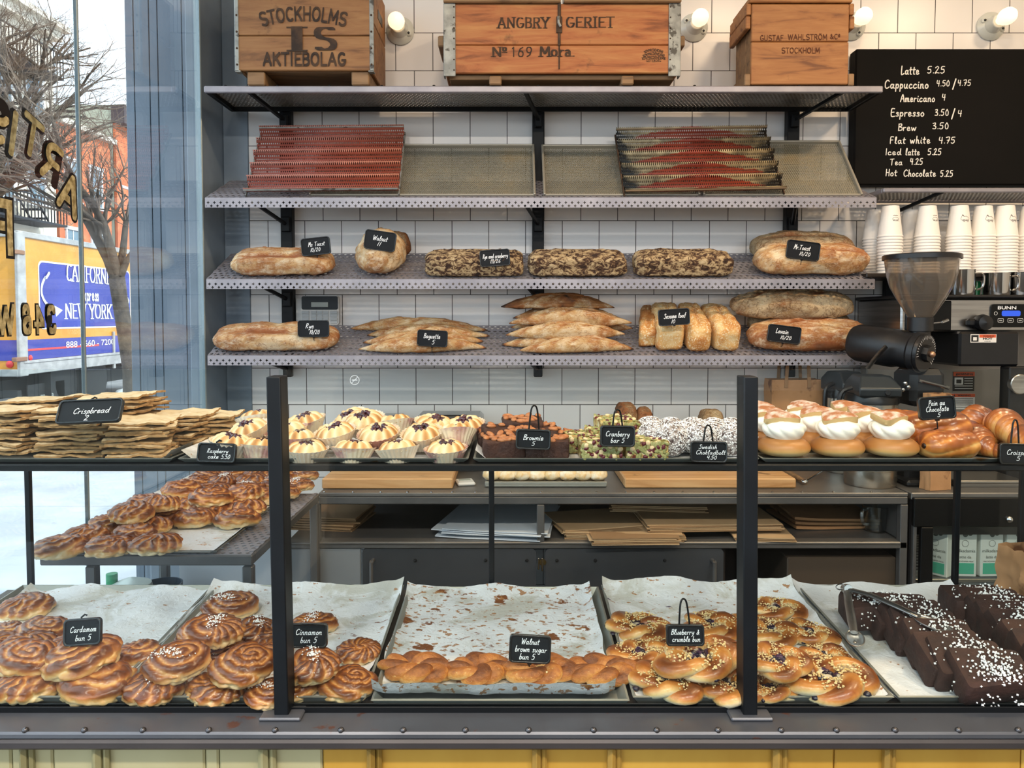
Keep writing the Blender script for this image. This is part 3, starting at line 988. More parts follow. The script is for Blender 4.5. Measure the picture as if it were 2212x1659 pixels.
# buildings across the street
BX = -18.0
M_brick = mat('orange_brick', '#b9633f', 0.85, c2='#c97a52', scale=3, c3='#a05238', s3=14, t3=.6, rnd=False)
M_pale = mat('pale_masonry', '#d8cfc0', 0.85, c2='#c9bfae', scale=.8, rnd=False)
M_sage = mat('grey_green_render', '#a9b3a2', 0.85, rnd=False)
M_pane = mat('dark_window_pane', '#5f7684', 0.15)
M_dark = mat('dark_iron', '#23242a', 0.6, 0.3)
M_corn = mat('dark_cornice', '#4a4044', 0.8)
def house(y0, y1, ztop, depth, mw, label, wins, side=None):
    h = thing('town_house', label, 'building', (BX, y0, -.1))
    MB().box((-depth / 2, (y1 - y0) / 2, (ztop + .1) / 2), (depth, y1 - y0, ztop + .1)).build('facade', mw, h, smooth=None)
    for (wy, wz, ww, wh) in wins:
        fr = MB()
        T = Matrix.Translation((.0, wy - y0, wz + .1))
        fr.box((.02, 0, wh / 2 + .08), (.12, ww + .24, .14), T=T); fr.box((.05, 0, -wh / 2 - .06), (.2, ww + .3, .12), T=T)
        fr.box((.02, -ww / 2, 0), (.08, .1, wh), T=T); fr.box((.02, ww / 2, 0), (.08, .1, wh), T=T); fr.box((.02, 0, 0), (.08, ww, .07), T=T); fr.box((.015, 0, 0), (.06, .05, wh), T=T)
        f = fr.build('window', M_white, h, smooth=None)
        MB().box((.012, wy - y0, wz + .1), (.02, ww, wh)).build('pane', M_pane, f, smooth=None)
    return h
wins = [(y, z, 1.05, 1.7) for z in (3.6, 6.6, 9.6) for y in (20.5, 22.4, 24.3, 26.2, 28.1, 30.0)]
h1 = house(18.5, 31.3, 12.6, 9, M_pale, 'pale tall building with iron fire escapes at the far left', wins)
fe = MB()
for z in (4.9, 7.7, 10.4):
    fe.box((.55, 9.6, z + .1), (1.1, 4.0, .08)); fe.box((1.08, 9.6, z + 1.0), (.05, 4.0, .05))
    for k in range(21):
        fe.box((1.08, 7.6 + .2 * k, z + .55), (.03, .03, .9))
    for k in range(9):
        fe.box((.55, 8.2 + .3 * k, z - .2 - .29 * k), (.6, .26, .05))
    fe.tube([(.85, 8.1, z), (.85, 10.8, z - 2.6)], .035, 4); fe.tube([(.25, 8.1, z), (.25, 10.8, z - 2.6)], .035, 4)
fe.build('fire_escape', M_dark, h1, smooth=None)
MB().box((.15, 6.4, 12.5), (.5, 12.9, .35)).box((.3, 6.4, 12.75), (.8, 13.0, .2)).build('cornice', M_pale, h1, smooth=None)
wins = [(y, z, 1.0, 1.7) for z in (3.2, 5.4, 7.7) for y in (32.3, 34.2)]
h2 = house(31.5, 35.6, 9.35, 6, M_brick, 'lower orange brick house next to the pale building', [(32.4, 7.0, .95, 1.6), (34.3, 7.0, .95, 1.6), (32.4, 4.2, .95, 1.6), (34.3, 4.2, .95, 1.6)])
MB().box((.08, 2.15, 9.4), (.3, 4.3, .22)).build('parapet', M_pale, h2, smooth=None)
h3 = house(35.9, 46, 11.0, 12, M_sage, 'taller brick house with dark cornice and grey-green gable wall', [(36.9, 8.4, 1, 1.8), (36.9, 5.2, 1, 1.8), (36.9, 2.2, 1, 1.8), (39.5, 8.4, 1, 1.8), (39.5, 5.2, 1, 1.8)])
MB().box((.05, 5.2, 5.4), (.14, 10.4, 10.9)).build('brick_front', M_brick, h3, smooth=None)
MB().box((.25, 5.2, 10.7), (.6, 10.5, .8)).build('cornice', M_corn, h3, smooth=None)
# ------------------------------------------------------------------ wall rack
M_rack = mat('grey_steel_sheet', '#8f8c93', 0.42, 0.45, c2='#a09ca2', scale=9)
M_rackdark = mat('dark_steel_mesh', '#77746f', 0.4, 0.4, c2='#8b857c', scale=8)
M_upright = mat('black_steel_bar', '#0b0d10', 0.5, 0.0, spec=.25)
def perf(mb, w, h, cell, hole, mi=0, T=None, diamond=True, stagger=True, plain=0.0):
    """sheet in the local xy plane punched with rows of holes"""
    nx, ny = max(1, round(w / cell)), max(1, round(h / cell))
    cx_, cy_ = w / nx, h / ny
    vs, fs = [], []
    for j in range(ny):
        sh = 0.5 if (stagger and j % 2) else 0.0
        for i in range(nx + (1 if sh else 0)):
            x0, x1 = max(0.0, (i - sh) * cx_), min(w, (i - sh + 1) * cx_)
            y0, y1 = j * cy_, (j + 1) * cy_
            xm, ym = (x0 + x1) / 2, (y0 + y1) / 2
            k = len(vs)
            if x1 - x0 < cx_ * .9:
                vs += [(x0, y0, 0), (x1, y0, 0), (x1, y1, 0), (x0, y1, 0)]
                fs.append((k, k + 1, k + 2, k + 3))
                continue
            r = hole * cx_ / 2
            vs += [(x0, y0, 0), (x1, y0, 0), (x1, y1, 0), (x0, y1, 0), (xm, ym - r, 0), (xm + r, ym, 0), (xm, ym + r, 0), (xm - r, ym, 0)]
            fs += [(k, k + 1, k + 5, k + 4), (k + 1, k + 2, k + 6, k + 5), (k + 2, k + 3, k + 7, k + 6), (k + 3, k, k + 4, k + 7)]
    mb.add(vs, fs, mi, T)
def solid(o, th):
    m = o.modifiers.new('sheet', 'SOLIDIFY')
    m.thickness = th
    return o
SX0 = P(443, 430, 2.97).x
SX1 = P(1893, 430, 2.97).x
UPX = [(607, 632), (1150, 1175), (1697, 1723)]
UPN = ['left', 'middle', 'right']
upx = []
for (a, b), nm in zip(UPX, ('left', 'middle', 'right')):
    x0, x1 = P(a, 320, 3.25).x, P(b, 320, 3.25).x
    z1, z0 = P(600, 186, 3.25).z, P(600, 775, 3.25).z
    m = MB().box(((x0 + x1) / 2, 3.25, (z0 + z1) / 2), (x1 - x0, .04, z1 - z0), b=.002)
    upx.append((x0 + x1) / 2)
    tag(m.build('shelf_upright', M_upright), {'left': 'black steel upright on the tiles behind the red corrugated tray', 'middle': 'black steel upright on the tiles at the middle of the bread shelves',
        'right': 'black steel upright on the tiles behind the burnt corrugated tray'}[nm], 'shelf upright', 'rack uprights')
# flat top shelf
YF, YB = 2.94, 3.225
xa, xb = P(440, 190, YF).x, P(1908, 190, YF).x
zt = P(1100, 186, YF).z
TOPZ = zt
top = thing('wall_shelf', 'flat perforated black-framed shelf carrying the three old wooden crates', 'shelf', ((xa + xb) / 2, YF, zt))
L = xb - xa
m = MB()
m.box((0, .008, -.011), (L, .016, .024), b=.003)
m.box((0, YB - YF - .006, -.011), (L, .012, .02), b=.002, mi=1)
for s_ in (-1, 1):
    m.box((s_ * (L / 2 - .008), (YB - YF) / 2, -.011), (.016, YB - YF - .03, .022), b=.002, mi=1)
m.build('frame', [M_rack, M_upright], top)
m = MB(); perf(m, L - .03, YB - YF - .02, .0155, .72, T=Matrix.Translation((-L / 2 + .015, .01, -.004)))
solid(m.build('perforated_panel', M_rackdark, top, smooth=None), .0015)
for x in upx:
    dx = x - (xa + xb) / 2
    sgn = -1 if x < -.3 else (1 if x > .3 else 0)
    zb = P(617, 258, 3.21).z - zt
    m = MB().tube([(dx - .06 if sgn <= 0 else dx + .09, .014, -.012), (dx, .27, zb)], .009, 4).box((dx, .275, zb - .005), (.03, .02, .05), b=.003)
    m.build('bracket', M_upright, top)
bo = MB()
for k in range(13):
    bo.blob((-L / 2 + L * (k + .4) / 13, .008, .003), (.006, .006, .004), 6, 4)
bo.build('rivets', M_upright, top)
# three sloping bread shelves
SHELF = {}
def bread_shelf(py_f, py_b, label):
    pf, pb = P(1100, py_f, 2.97), P(1100, py_b, 3.235)
    t = thing('bread_shelf', label, 'shelf', ((SX0 + SX1) / 2, 2.97, pf.z), group='sloping bread shelves')
    L = SX1 - SX0
    dv = Vector((0, pb.y - pf.y, pb.z - pf.z)); D = dv.length; dv.normalize()
    T = Matrix.Translation((-L / 2, 0, 0)) @ Matrix(((1, 0, 0, 0), (0, dv.y, -dv.z, 0), (0, dv.z, dv.y, 0), (0, 0, 0, 1)))
    m = MB(); perf(m, L, D, .0235, .74, T=T)
    solid(m.build('perforated_panel', M_rack, t, smooth=None), .0016)
    m = MB()
    Tl = Matrix.Translation((-L / 2, 0, 0)) @ Matrix(((1, 0, 0, 0), (0, 0, 1, 0), (0, -1, 0, 0), (0, 0, 0, 1)))
    m.add([(0, 0, 0), (L, 0, 0), (L, .013, 0), (0, .013, 0)], [(0, 1, 2, 3)], 0, Tl)
    perf(m, L, .0235, .0235 / 1.0, .5, T=Tl @ Matrix.Translation((0, .0095, 0)))
    m = MB()
    m.add([(0, 0, 0), (L, 0, 0), (L, .012, 0), (0, .012, 0)], [(0, 1, 2, 3)], 0, Tl)
    w = L / 107
    vs, fs = [], []
    for j in range(2):
        for i in range(108 if j else 107):
            x0 = max(0, (i - .5 * j) * w); x1 = min(L, (i + 1 - .5 * j) * w); xm = (x0 + x1) / 2
            y0 = .012 + .0125 * j; y1 = y0 + .0125; ym = (y0 + y1) / 2; k = len(vs)
            r = .0062 if x1 - x0 > w * .9 else .002
            a = r * .38
            vs += [(x0, y0, 0), (x1, y0, 0), (x1, y1, 0), (x0, y1, 0)]
            vs += [(xm, ym - r, 0), (xm + a, ym - a, 0), (xm + r, ym, 0), (xm + a, ym + a, 0), (xm, ym + r, 0), (xm - a, ym + a, 0), (xm - r, ym, 0), (xm - a, ym - a, 0)]
            q = [k + 4 + n for n in range(8)]
            fs += [(k, k + 1, q[1], q[0]), (k + 1, q[2], q[1]), (k, q[0], q[7]), (k + 1, k + 2, q[3], q[2]), (k + 2, q[4], q[3]), (k + 2, k + 3, q[5], q[4]), (k + 3, q[6], q[5]), (k + 3, k, q[7], q[6])]
    m.add(vs, fs, 0, Tl)
    solid(m.build('punched_lip', M_rack, t, smooth=None, fix=False), .0018)
    for x in upx:
        dx = x - (SX0 + SX1) / 2
        m = MB().tube([(dx - .06, .05, -.012), (dx, .255, -.07)], .008, 6).box((dx, .26, -.07), (.036, .03, .06), b=.003)
        m.build('bracket', M_upright, t)
    SHELF[py_f] = (pf, dv)
    return t
bread_shelf(427, 391, 'sloping punched shelf holding the corrugated baguette trays')
bread_shelf(603, 548, 'sloping punched shelf holding the square rye loaves')
bread_shelf(768, 703, 'lowest sloping punched shelf holding baguettes and sesame loaves')
def shelf_pt(py_f, px, py):
    """point on a sloping shelf seen at a pixel"""
    pf, dv = SHELF[py_f]
    n = Vector((0, -dv.z, dv.y))
    return onplane(px, py, pf, n)
def on_shelf(py_f, px, back):
    """point on a sloping shelf, 'back' metres up from the lip; px taken at the lip"""
    pf, dv = SHELF[py_f]
    p = P(px, py_f, 2.97)
    return Vector((p.x, pf.y + dv.y * back, pf.z + dv.z * back))
SL = math.atan2(*(SHELF[603][1].z, SHELF[603][1].y))

# ------------------------------------------------------------------ crates
def wood(name, a, b, dark, stretch=(1.4, 10, 10), rough=.62):
    t = NT(name)
    v = t.coords(stretch)
    n1 = t.noise(v, 3.2, 6, .6, .6)
    n2 = t.noise(t.coords((3, 60, 60)), 3.0, 3)
    col = t.ramp(n1, [(.32, dark), (.45, a), (.68, b)])
    col = t.mix(t.math('MULTIPLY', n2, .35), col, lin(dark))
    v3 = t.coords((1, 1, 1))
    st = t.ramp(t.noise(v3, 7, 5, .65), [(.63, 0.0), (.72, .75)])
    col = t.mix(st, col, lin('#3a2413'))
    t.set(col=col, rough=rough)
    t.bump(n1, .25, .003)
    return t.m
M_w1 = wood('weathered_brown_wood', '#96683e', '#a97c4d', '#6e4929')
M_w2 = wood('orange_pine_wood', '#b0693a', '#c38950', '#7f4722')
M_w3 = wood('aged_amber_wood', '#a06a3b', '#b37e4b', '#6d4122')
M_w4 = wood('raw_end_wood', '#8a6a48', '#a07d58', '#5f4630')
M_zinc = mat('galvanised_strap', '#7d7f7c', 0.5, 0.5, c2='#9d9f9a', scale=20, c3='#4c4a46', s3=30, t3=.58)
M_iron = mat('rusty_iron', '#3b2c22', 0.7, 0.3, c2='#55402f', scale=30)
M_stencil = mat('faded_black_stencil', '#2d1f16', 0.8, c2='#4a3422', scale=25)
M_brand = mat('burnt_brand_mark', '#542810', 0.8)
def fit(mb, text, xa, xb, yc, hpx, Y, style='hand', wt=None, O=(0, 0, 0), track=0.06, shear=0, path=None, mi=0):
    """lettering on a face turned to the viewer at depth Y, filling pixel columns xa..xb around row yc; O = the thing's place"""
    pa, pb = P(xa, yc, Y), P(xb, yc, Y)
    s_ = hpx * Y / F
    w_ = write(MB(), text, s_, Matrix.Identity(4), style, wt, track, shear=shear)
    T = facing(((pa.x + pb.x) / 2 - O[0], Y - O[1], pa.z - s_ / 2 - O[2]))
    write(mb, text, s_, T, style, wt, track, shear=shear, wx=(pb.x - pa.x) / w_, path=path, mi=mi)
# crate with IS
cY = 2.925
pa, pb = P(513, 152, cY), P(803, 152, cY)
cz0, cz1 = pa.z, P(600, -62, cY).z
W, H, D = pb.x - pa.x, cz1 - cz0, .30
zs = TOPZ + .002
cr = thing('wooden_crate', 'brown wooden crate with arched black stencil lettering at the left of the top shelf', 'crate', ((pa.x + pb.x) / 2, cY, zs), group='crates on the top shelf')
OX = cr.location
q = cz0 - zs
zpl = P(600, 77, cY).z - zs
for (z0, z1) in ((q, zpl - .001), (zpl + .001, q + H)):
    MB().box((0, .009, (z0 + z1) / 2), (W, .018, z1 - z0), b=.003).build('front_plank', M_w1, cr)
m = MB()
for s_ in (-1, 1):
    for (z0, z1) in ((q, q + H * .52), (q + H * .53, q + H)):
        m.box((s_ * (W / 2 - .009), D / 2 + .018, (z0 + z1) / 2), (.018, D - .002, z1 - z0), b=.003)
m.box((0, D, q + H / 2), (W - .04, .018, H), b=.003)
m.build('crate_box', M_w1, cr)
MB().box((0, D / 2 + .018, q + .008), (W - .04, D - .01, .016), b=.002).build('crate_bottom', M_w4, cr)
for px in (551, 777):
    x = P(px, 170, cY).x - OX.x
    MB().box((x, D / 2, q / 2), (.065, D - .02, q), b=.004).build('foot_batten', M_w4, cr)
for s_ in (-1, 1):
    m = MB()
    m.box((s_ * (W / 2 + .001), .0, q + H / 2), (.016, .006, H + .01), b=.002); m.box((s_ * (W / 2 + .002), .012, q + H / 2), (.004, .028, H + .01), b=.001)
    m.box((s_ * (W / 2 - .002), .012, q - .003), (.02, .03, .006), b=.001)
    for k in range(6):
        m.blob((s_ * (W / 2), -.004, q + .02 + H * k / 6), (.004, .003, .004), 6, 4, mi=1)
    m.build('corner_strap', [M_zinc, M_iron], cr)
MB().box((W / 2 + .0005, .19, q + H * .72), (.003, .1, .035), b=.001).build('dark_hole_plate', M_black, cr)  # black plate for the hand hole; its inner shade is put into colour
le = Lines()
pa = P(655, 38, cY)
s_ = 27 * cY / F
w_ = write(MB(), 'STOCKHOLMS', s_, Matrix.Identity(4), 'block', .17, .1)
tw = 180 * cY / F
Rr = .55
def archp(x, y):
    a = x / Rr
    return ((Rr + y) * math.sin(a), (Rr + y) * math.cos(a) - Rr)
write(le, 'STOCKHOLMS', s_, facing((pa.x - OX.x, -.001, P(600, 44, cY).z - OX.z)), 'block', .17, .1, wx=tw / w_, path=archp)
s_ = 49 * cY / F
write(le, 'I', s_, facing((P(642, 85, cY).x - OX.x, -.001, P(642, 110, cY).z - OX.z)), 'serif', .36, wx=1.35)
write(le, 'S', s_, facing((P(701, 85, cY).x - OX.x, -.001, P(642, 109, cY).z - OX.z)), 'serif', .30, wx=.98)
fit(le, 'AKTIEBOLAG', 568, 747, 128, 25, cY - .001, 'block', .19, OX, .1)
le.build('stencil_lettering', M_stencil, cr, smooth=None)

# long brewery crate
cY = 2.93
pa, pb = P(961, 158, cY), P(1467, 158, cY)
cz0, cz1 = pa.z, P(1200, 8, cY).z
W, H, D = pb.x - pa.x, cz1 - cz0, .28
cr = thing('wooden_crate', 'long orange pine crate with iron latch and zinc corners on the top shelf', 'crate', ((pa.x + pb.x) / 2, cY, zs), group='crates on the top shelf')
OX = cr.location
q = cz0 - zs
zpl = P(600, 97, cY).z - zs
for (z0, z1) in ((q, zpl - .001), (zpl + .001, q + H)):
    MB().box((0, .009, (z0 + z1) / 2), (W, .018, z1 - z0), b=.003).build('front_plank', M_w2, cr)
m = MB()
for s_ in (-1, 1):
    m.box((s_ * (W / 2 - .009), D / 2 + .018, q + H / 2), (.018, D - .002, H), b=.003)
m.box((0, D, q + H / 2), (W - .04, .018, H), b=.003)
m.build('crate_box', M_w2, cr)
MB().box((0, D / 2 + .018, q - .008), (W - .03, D - .01, .018), b=.002).build('crate_bottom', M_w4, cr)
m = MB()
for (a, b_) in ((-W / 2 - .004, -.006), (.006, W / 2 + .004)):
    m.box(((a + b_) / 2, D / 2, q + H + .008), (b_ - a, D + .03, .016), b=.004)
m.build('lid', M_w4, cr)
for px in (1070, 1356):
    x = P(px, 170, cY).x - OX.x
    MB().box((x, D / 2, q / 2 - .004), (.045, D + .0, q - .01), b=.004).build('foot_batten', M_w4, cr)
for s_ in (-1, 1):
    m = MB()
    m.box((s_ * (W / 2 - .019), -.002, q + H / 2 - .006), (.042, .005, H + .012), b=.0015); m.box((s_ * (W / 2 + .002), .016, q + H / 2 - .006), (.005, .04, H + .012), b=.0015)
    for k in range(7):
        m.blob((s_ * (W / 2 - .034), -.005, q + .01 + H * k / 6.6), (.003, .003, .003), 6, 4, mi=1)
    m.build('corner_plate', [M_zinc, M_iron], cr)
    MB().box((s_ * (W / 2 + .016), D / 2, q + H * .52), (.026, .2, .04), b=.004).build('handle_cleat', M_w4, cr)
m = MB()
xl = P(1208, 50, cY).x - OX.x
for (y0, y1, w) in ((5, 36, .012), (36, 72, .022), (72, 100, .010), (100, 150, .005)):
    z0, z1 = P(0, y1, cY).z - OX.z, P(0, y0, cY).z - OX.z
    m.box((xl, -.002, (z0 + z1) / 2), (w, .006, z1 - z0), b=.002)
m.tube([(xl - .003, -.012, P(0, 38, cY).z - OX.z), (xl - .003, -.016, P(0, 52, cY).z - OX.z), (xl + .004, -.012, P(0, 60, cY).z - OX.z)], .005, 8, 1)
m.build('latch', [M_iron, M_zinc], cr)
le = Lines()
fit(le, 'ÅNGBRY', 1075, 1186, 49, 22, cY - .001, 'serif', .2, OX, .12)
fit(le, 'GERIET', 1222, 1327, 48, 22, cY - .001, 'serif', .2, OX, .12)
fit(le, 'Nº', 1063, 1095, 112, 20, cY - .001, 'serif', .22, OX, .06)
fit(le, '169', 1104, 1150, 112, 21, cY - .001, 'serif', .12, OX, .2)
fit(le, 'Mora.', 1166, 1243, 111, 21, cY - .001, 'serif', .24, OX, .1)
fit(le, 'GÖTEBORG', 1396, 1428, 131, 5, cY - .001, 'block', .14, OX, .1)
for (r, y, ww) in ((.075, 108, 40), (.09, 116, 46), (.2, 124, 50)):
    fit(le, 'XOVPRCDEHEXMS', 1412 - ww / 2, 1412 + ww / 2, y, 5, cY - .001, 'block', .2, OX, .1, path=(lambda x, yy, r=r: ((r + yy) * math.sin(x / r), (r + yy) * math.cos(x / r) - r)))
le.build('stencil_lettering', M_stencil, cr, smooth=None)

# small branded box with a framed lid
cY = 2.94
pa, pb = P(1622, 178, cY), P(1832, 178, cY)
cz0, cz1 = zs + .004, P(1700, 6, cY).z
W, H, D = pb.x - pa.x, cz1 - cz0, .2
cr = thing('wooden_crate', 'amber wooden box with battened lid and small burnt lettering beside the menu board', 'crate', ((pa.x + pb.x) / 2, cY, zs), group='crates on the top shelf')
OX = cr.location
zpl = P(600, 90, cY).z - zs
for (z0, z1) in ((.004, zpl - .001), (zpl + .001, H)):
    MB().box((0, .009, (z0 + z1) / 2), (W, .018, z1 - z0), b=.003).build('front_plank', M_w3, cr)
m = MB()
for s_ in (-1, 1):
    for k in range(3):
        m.box((s_ * (W / 2 - .012), .018 + D * (k + .5) / 3, H / 2), (.016, D / 3 - .003, H - .01), b=.003)
m.box((0, D, H / 2), (W - .04, .018, H - .02), b=.003)
m.box((0, D / 2 + .01, .012), (W - .04, D - .02, .016))
m.build('crate_box', M_w4, cr)
m = MB()
for s_ in (-1, 1):
    m.box((s_ * (W / 2 + .012), D / 2, .022), (.022, D, .044), b=.003)
m.build('foot_batten', M_w4, cr)
zl = P(600, 40, cY).z - zs
m = MB()
m.box((0, D / 2 + .006, H + .014), (W + .02, D + .02, .02), b=.003)
for s_ in (-1, 1):
    m.box((s_ * (W / 2 + .010), D / 2 + .012, H - .018), (.018, D + .02, .042), b=.003)
    m.box((s_ * (W / 2 + .012), D / 2 + .012, H - .066), (.018, D + .02, .046), b=.003)
m.build('lid', M_w3, cr)
le = Lines()
fit(le, 'GUSTAF', 1642, 1692, 82, 11, cY - .001, 'block', .14, OX, .12)
fit(le, 'WAHLSTRÖM', 1702, 1787, 80, 11, cY - .001, 'block', .14, OX, .1)
fit(le, '&Cº', 1793, 1815, 79, 10, cY - .001, 'block', .14, OX, .1)
fit(le, 'STOCKHOLM', 1688, 1771, 109, 11, cY - .001, 'block', .14, OX, .1)
le.build('branded_lettering', M_brand, cr, smooth=None)

# ------------------------------------------------------------------ porcelain wall lamps
M_porc = mat('cream_porcelain', '#d9dbd2', 0.25, coat=.4)
M_brass = mat('brass_contact', '#a8894a', 0.35, 0.8)
t = NT('lit_frosted_bulb'); t.set(col='#f5efe6', rough=.4)
t.b.inputs['Emission Color'].default_value = (1.0, 0.70, 0.42, 1)
t.b.inputs['Emission Strength'].default_value = 1.1
M_bulb = t.m
def wall_lamp():
    r = thing('wall_lamp', 'x', 'lamp')
    T = Matrix.Rotation(R(90), 4, 'X')
    MB().lathe([(.0, 0), (.056, 0), (.057, .008), (.05, .016), (.036, .024), (.029, .04), (.027, .06), (.0245, .062)], 28, T=T).build('porcelain_base', M_porc, r)
    m = MB()
    for s_ in (-1, 1):
        m.box((s_ * .036, -.022, -.018 * s_), (.02, .012, .02), b=.004, mi=0); m.blob((s_ * .036, -.03, -.018 * s_), (.005, .003, .005), 8, 5, mi=1)
    m.build('terminal', [M_porc, M_black], r)
    MB().lathe([(.0, .055), (.014, .055), (.016, .07), (.028, .09), (.033, .11), (.031, .13), (.02, .147), (0, .153)], 20, T=T).build('bulb', M_bulb, r, smooth=80)
    return r
LP = Pool([wall_lamp])
for (px, py, nm) in ((865, 68, 'between the stencilled crate and the long pine crate'), (1498, 61, 'between the long pine crate and the lidded box'),
                     (1838, 58, 'half hidden behind the lidded box'), (2138, 58, 'above the black menu board')):
    p = P(px, py, WALL)
    LP.put((p.x, WALL - .001, p.z), (0, R(random.uniform(-35, 35)), 0), 'porcelain lamp holder with frosted bulb ' + nm, 'bare bulb wall lamps')

# ------------------------------------------------------------------ menu board
M_board = mat('black_chalkboard', '#0a0908', 0.75, c2='#0d0b0a', scale=4, spec=.15)
M_chalk = mat('white_chalk', '#e9e6df', 0.9)
bY = 3.2
pa, pb = P(1849, 105, bY), P(2460, 400, bY)
mb_ = thing('menu_board', 'large black chalkboard with handwritten coffee prices on the tiles', 'menu board', (pa.x, bY, pb.z))
w_, h_ = pb.x - pa.x, pa.z - pb.z
MB().box((w_ / 2, .03, h_ / 2), (w_, .06, h_), b=.006).build('board', M_board, mb_)
le = MB()
for (tx_, xa_, xb_, y, h) in (('Latte', 1946, 1986, 152, 17), ('5.25', 2003, 2042, 151, 14), ('Cappuccino', 1911, 2006, 182, 17), ('4.50', 2023, 2052, 180, 12), ('/', 2057, 2066, 181, 18), ('4.75', 2069, 2098, 179, 12),
        ('Americano', 1945, 2020, 212, 15), ('4', 2035, 2043, 210, 13), ('Espresso', 1924, 1997, 243, 16), ('3.50', 2019, 2050, 243, 13), ('/', 2055, 2064, 245, 18), ('4', 2069, 2078, 245, 13),
        ('Brew', 1940, 1980, 275, 14), ('3.50', 2014, 2050, 272, 13), ('Flat', 1922, 1957, 303, 14), ('white', 1966, 2010, 302, 15), ('4.75', 2028, 2064, 303, 13),
        ('Iced', 1913, 1948, 328, 13), ('latte', 1956, 1987, 328, 14), ('5.25', 2004, 2034, 328, 13), ('Tea', 1923, 1950, 350, 13), ('4.25', 1966, 1994, 349, 13),
        ('Hot', 1913, 1939, 373, 14), ('Chocolate', 1952, 2022, 374, 14), ('5.25', 2031, 2059, 375, 13)):
    fit(le, tx_, xa_, xb_, y, h, bY - .0006, 'hand', .13, mb_.location)
le.build('chalk_lettering', M_chalk, mb_, smooth=None)

# ------------------------------------------------------------------ alarm keypad
M_offw = mat('off_white_plastic', '#d6d4cf', 0.4)
M_gloss = mat('glossy_black_plastic', '#08090a', 0.3, spec=.25)
M_lcd = mat('grey_lcd', '#9fa49c', 0.3)
M_key = mat('pale_grey_key', '#bfc2c2', 0.45)
kY = 3.235
pa, pb = P(650, 639, kY), P(732, 702, kY)
w_, h_ = pb.x - pa.x, pa.z - pb.z
kp = thing('alarm_keypad', 'white alarm keypad with black display on the tiles above the rye loaf', 'keypad', ((pa.x + pb.x) / 2, kY, (pa.z + pb.z) / 2))
T = Matrix.Rotation(R(90), 4, 'X')
MB().prism(rrect(w_, h_, .012), .03, T=Matrix.Translation((0, .03, 0)) @ T).build('case', M_offw, kp)
MB().box((-w_ / 2 - .012, .022, -.005), (.03, .012, h_ * .95), b=.003).build('mounting_plate', M_offw, kp)
MB().prism(rrect(w_ - .006, h_ * .46, .008), .003, T=Matrix.Translation((0, 0, h_ * .255)) @ T).build('black_window', M_gloss, kp)
MB().box((.0, -.0035, h_ * .2), (w_ * .45, .003, h_ * .17), b=.001).build('lcd', M_lcd, kp)
for r in range(4):
    for c_ in range(5):
        ww = w_ * (.2 if c_ in (0, 4) else .15)
        x = (-.38, -.16, 0, .16, .37)[c_] * w_
        MB().box((x, -.0015, -h_ * (.06 + .115 * r)), (ww * .92, .004, h_ * .1), b=.001).build('key', M_key, kp)

# ------------------------------------------------------------------ corrugated baguette trays and flat trays leaning on the rack
def perforate(t, s_=0.0078, r=.3, yo=0.0):
    """punch fine round holes: returns the hole mask from object x and y"""
    tc = t.n('ShaderNodeTexCoord')
    sx = t.n('ShaderNodeSeparateXYZ')
    t.l(tc.outputs['Object'], sx.inputs[0])
    yy = t.math('DIVIDE', sx.outputs[1], s_ * .9)
    row = t.math('FLOOR', yy)
    sh = t.math('MULTIPLY', t.math('MODULO', t.math('ABSOLUTE', row), 2.0), 0.5)
    fx = t.math('FRACT', t.math('ADD', t.math('DIVIDE', sx.outputs[0], s_), sh))
    fy = t.math('FRACT', yy)
    dx = t.math('SUBTRACT', fx, .5); dy = t.math('SUBTRACT', fy, .5)
    d2 = t.math('ADD', t.math('MULTIPLY', dx, dx), t.math('MULTIPLY', dy, dy))
    return t.math('LESS_THAN', d2, r * r), sx
def holes_out(t, mask):
    tr = t.n('ShaderNodeBsdfTransparent')
    mx = t.n('ShaderNodeMixShader')
    t.l(mask, mx.inputs[0]); t.l(t.b.outputs[0], mx.inputs[1]); t.l(tr.outputs[0], mx.inputs[2])
    t.l(mx.outputs[0], t.out.inputs['Surface'])
def tray_red(name, halfw, worn):
    t = NT(name)
    mask, sx = perforate(t)
    v = t.coords((1, 1, 1))
    ax = t.math('DIVIDE', t.math('ABSOLUTE', sx.outputs[0]), halfw)
    n = t.noise(v, 22, 6, .65)
    if not worn:
        e = t.math('MULTIPLY_ADD', n, .35, t.math('MULTIPLY_ADD', t.attr(), .10, ax))
        f = t.ramp(e, [(1.06, 0.0), (1.10, 1.0)])
        red = t.ramp(t.noise(v, 5, 4), [(.35, '#8f4435'), (.6, '#a65544')])
        r2 = t.ramp(t.attr(), [(.6, 0.0), (1.0, .75)])  # paler pink along the ridges is a highlight put into the colour
        col = t.mix(f, red, lin('#b9aca0'))
        col = t.mix(r2, col, lin('#c98a78'))
    else:
        red = t.ramp(t.noise(v, 9, 4), [(.35, '#7c2f1e'), (.65, '#963f28')])
        f = t.math('MULTIPLY_ADD', n, .45, t.math('ADD', t.math('MULTIPLY', ax, .8), t.math('MULTIPLY', t.attr(), .7)))
        bare = t.ramp(t.noise(v, 18, 5), [(.35, '#6f624c'), (.65, '#b8a57f')])
        col = t.mix(t.ramp(f, [(.95, 0.0), (1.03, 1.0)]), red, bare)
        g = t.math('MULTIPLY_ADD', n, .4, ax)
        g2 = t.math('SUBTRACT', g, t.math('MULTIPLY', t.attr(), .25))
        col = t.mix(t.ramp(g2, [(.90, 0.0), (1.0, 1.0)]), col, lin('#1d1915'))
    t.set(col=col, rough=.45, metal=.15)
    holes_out(t, mask)
    return t.m
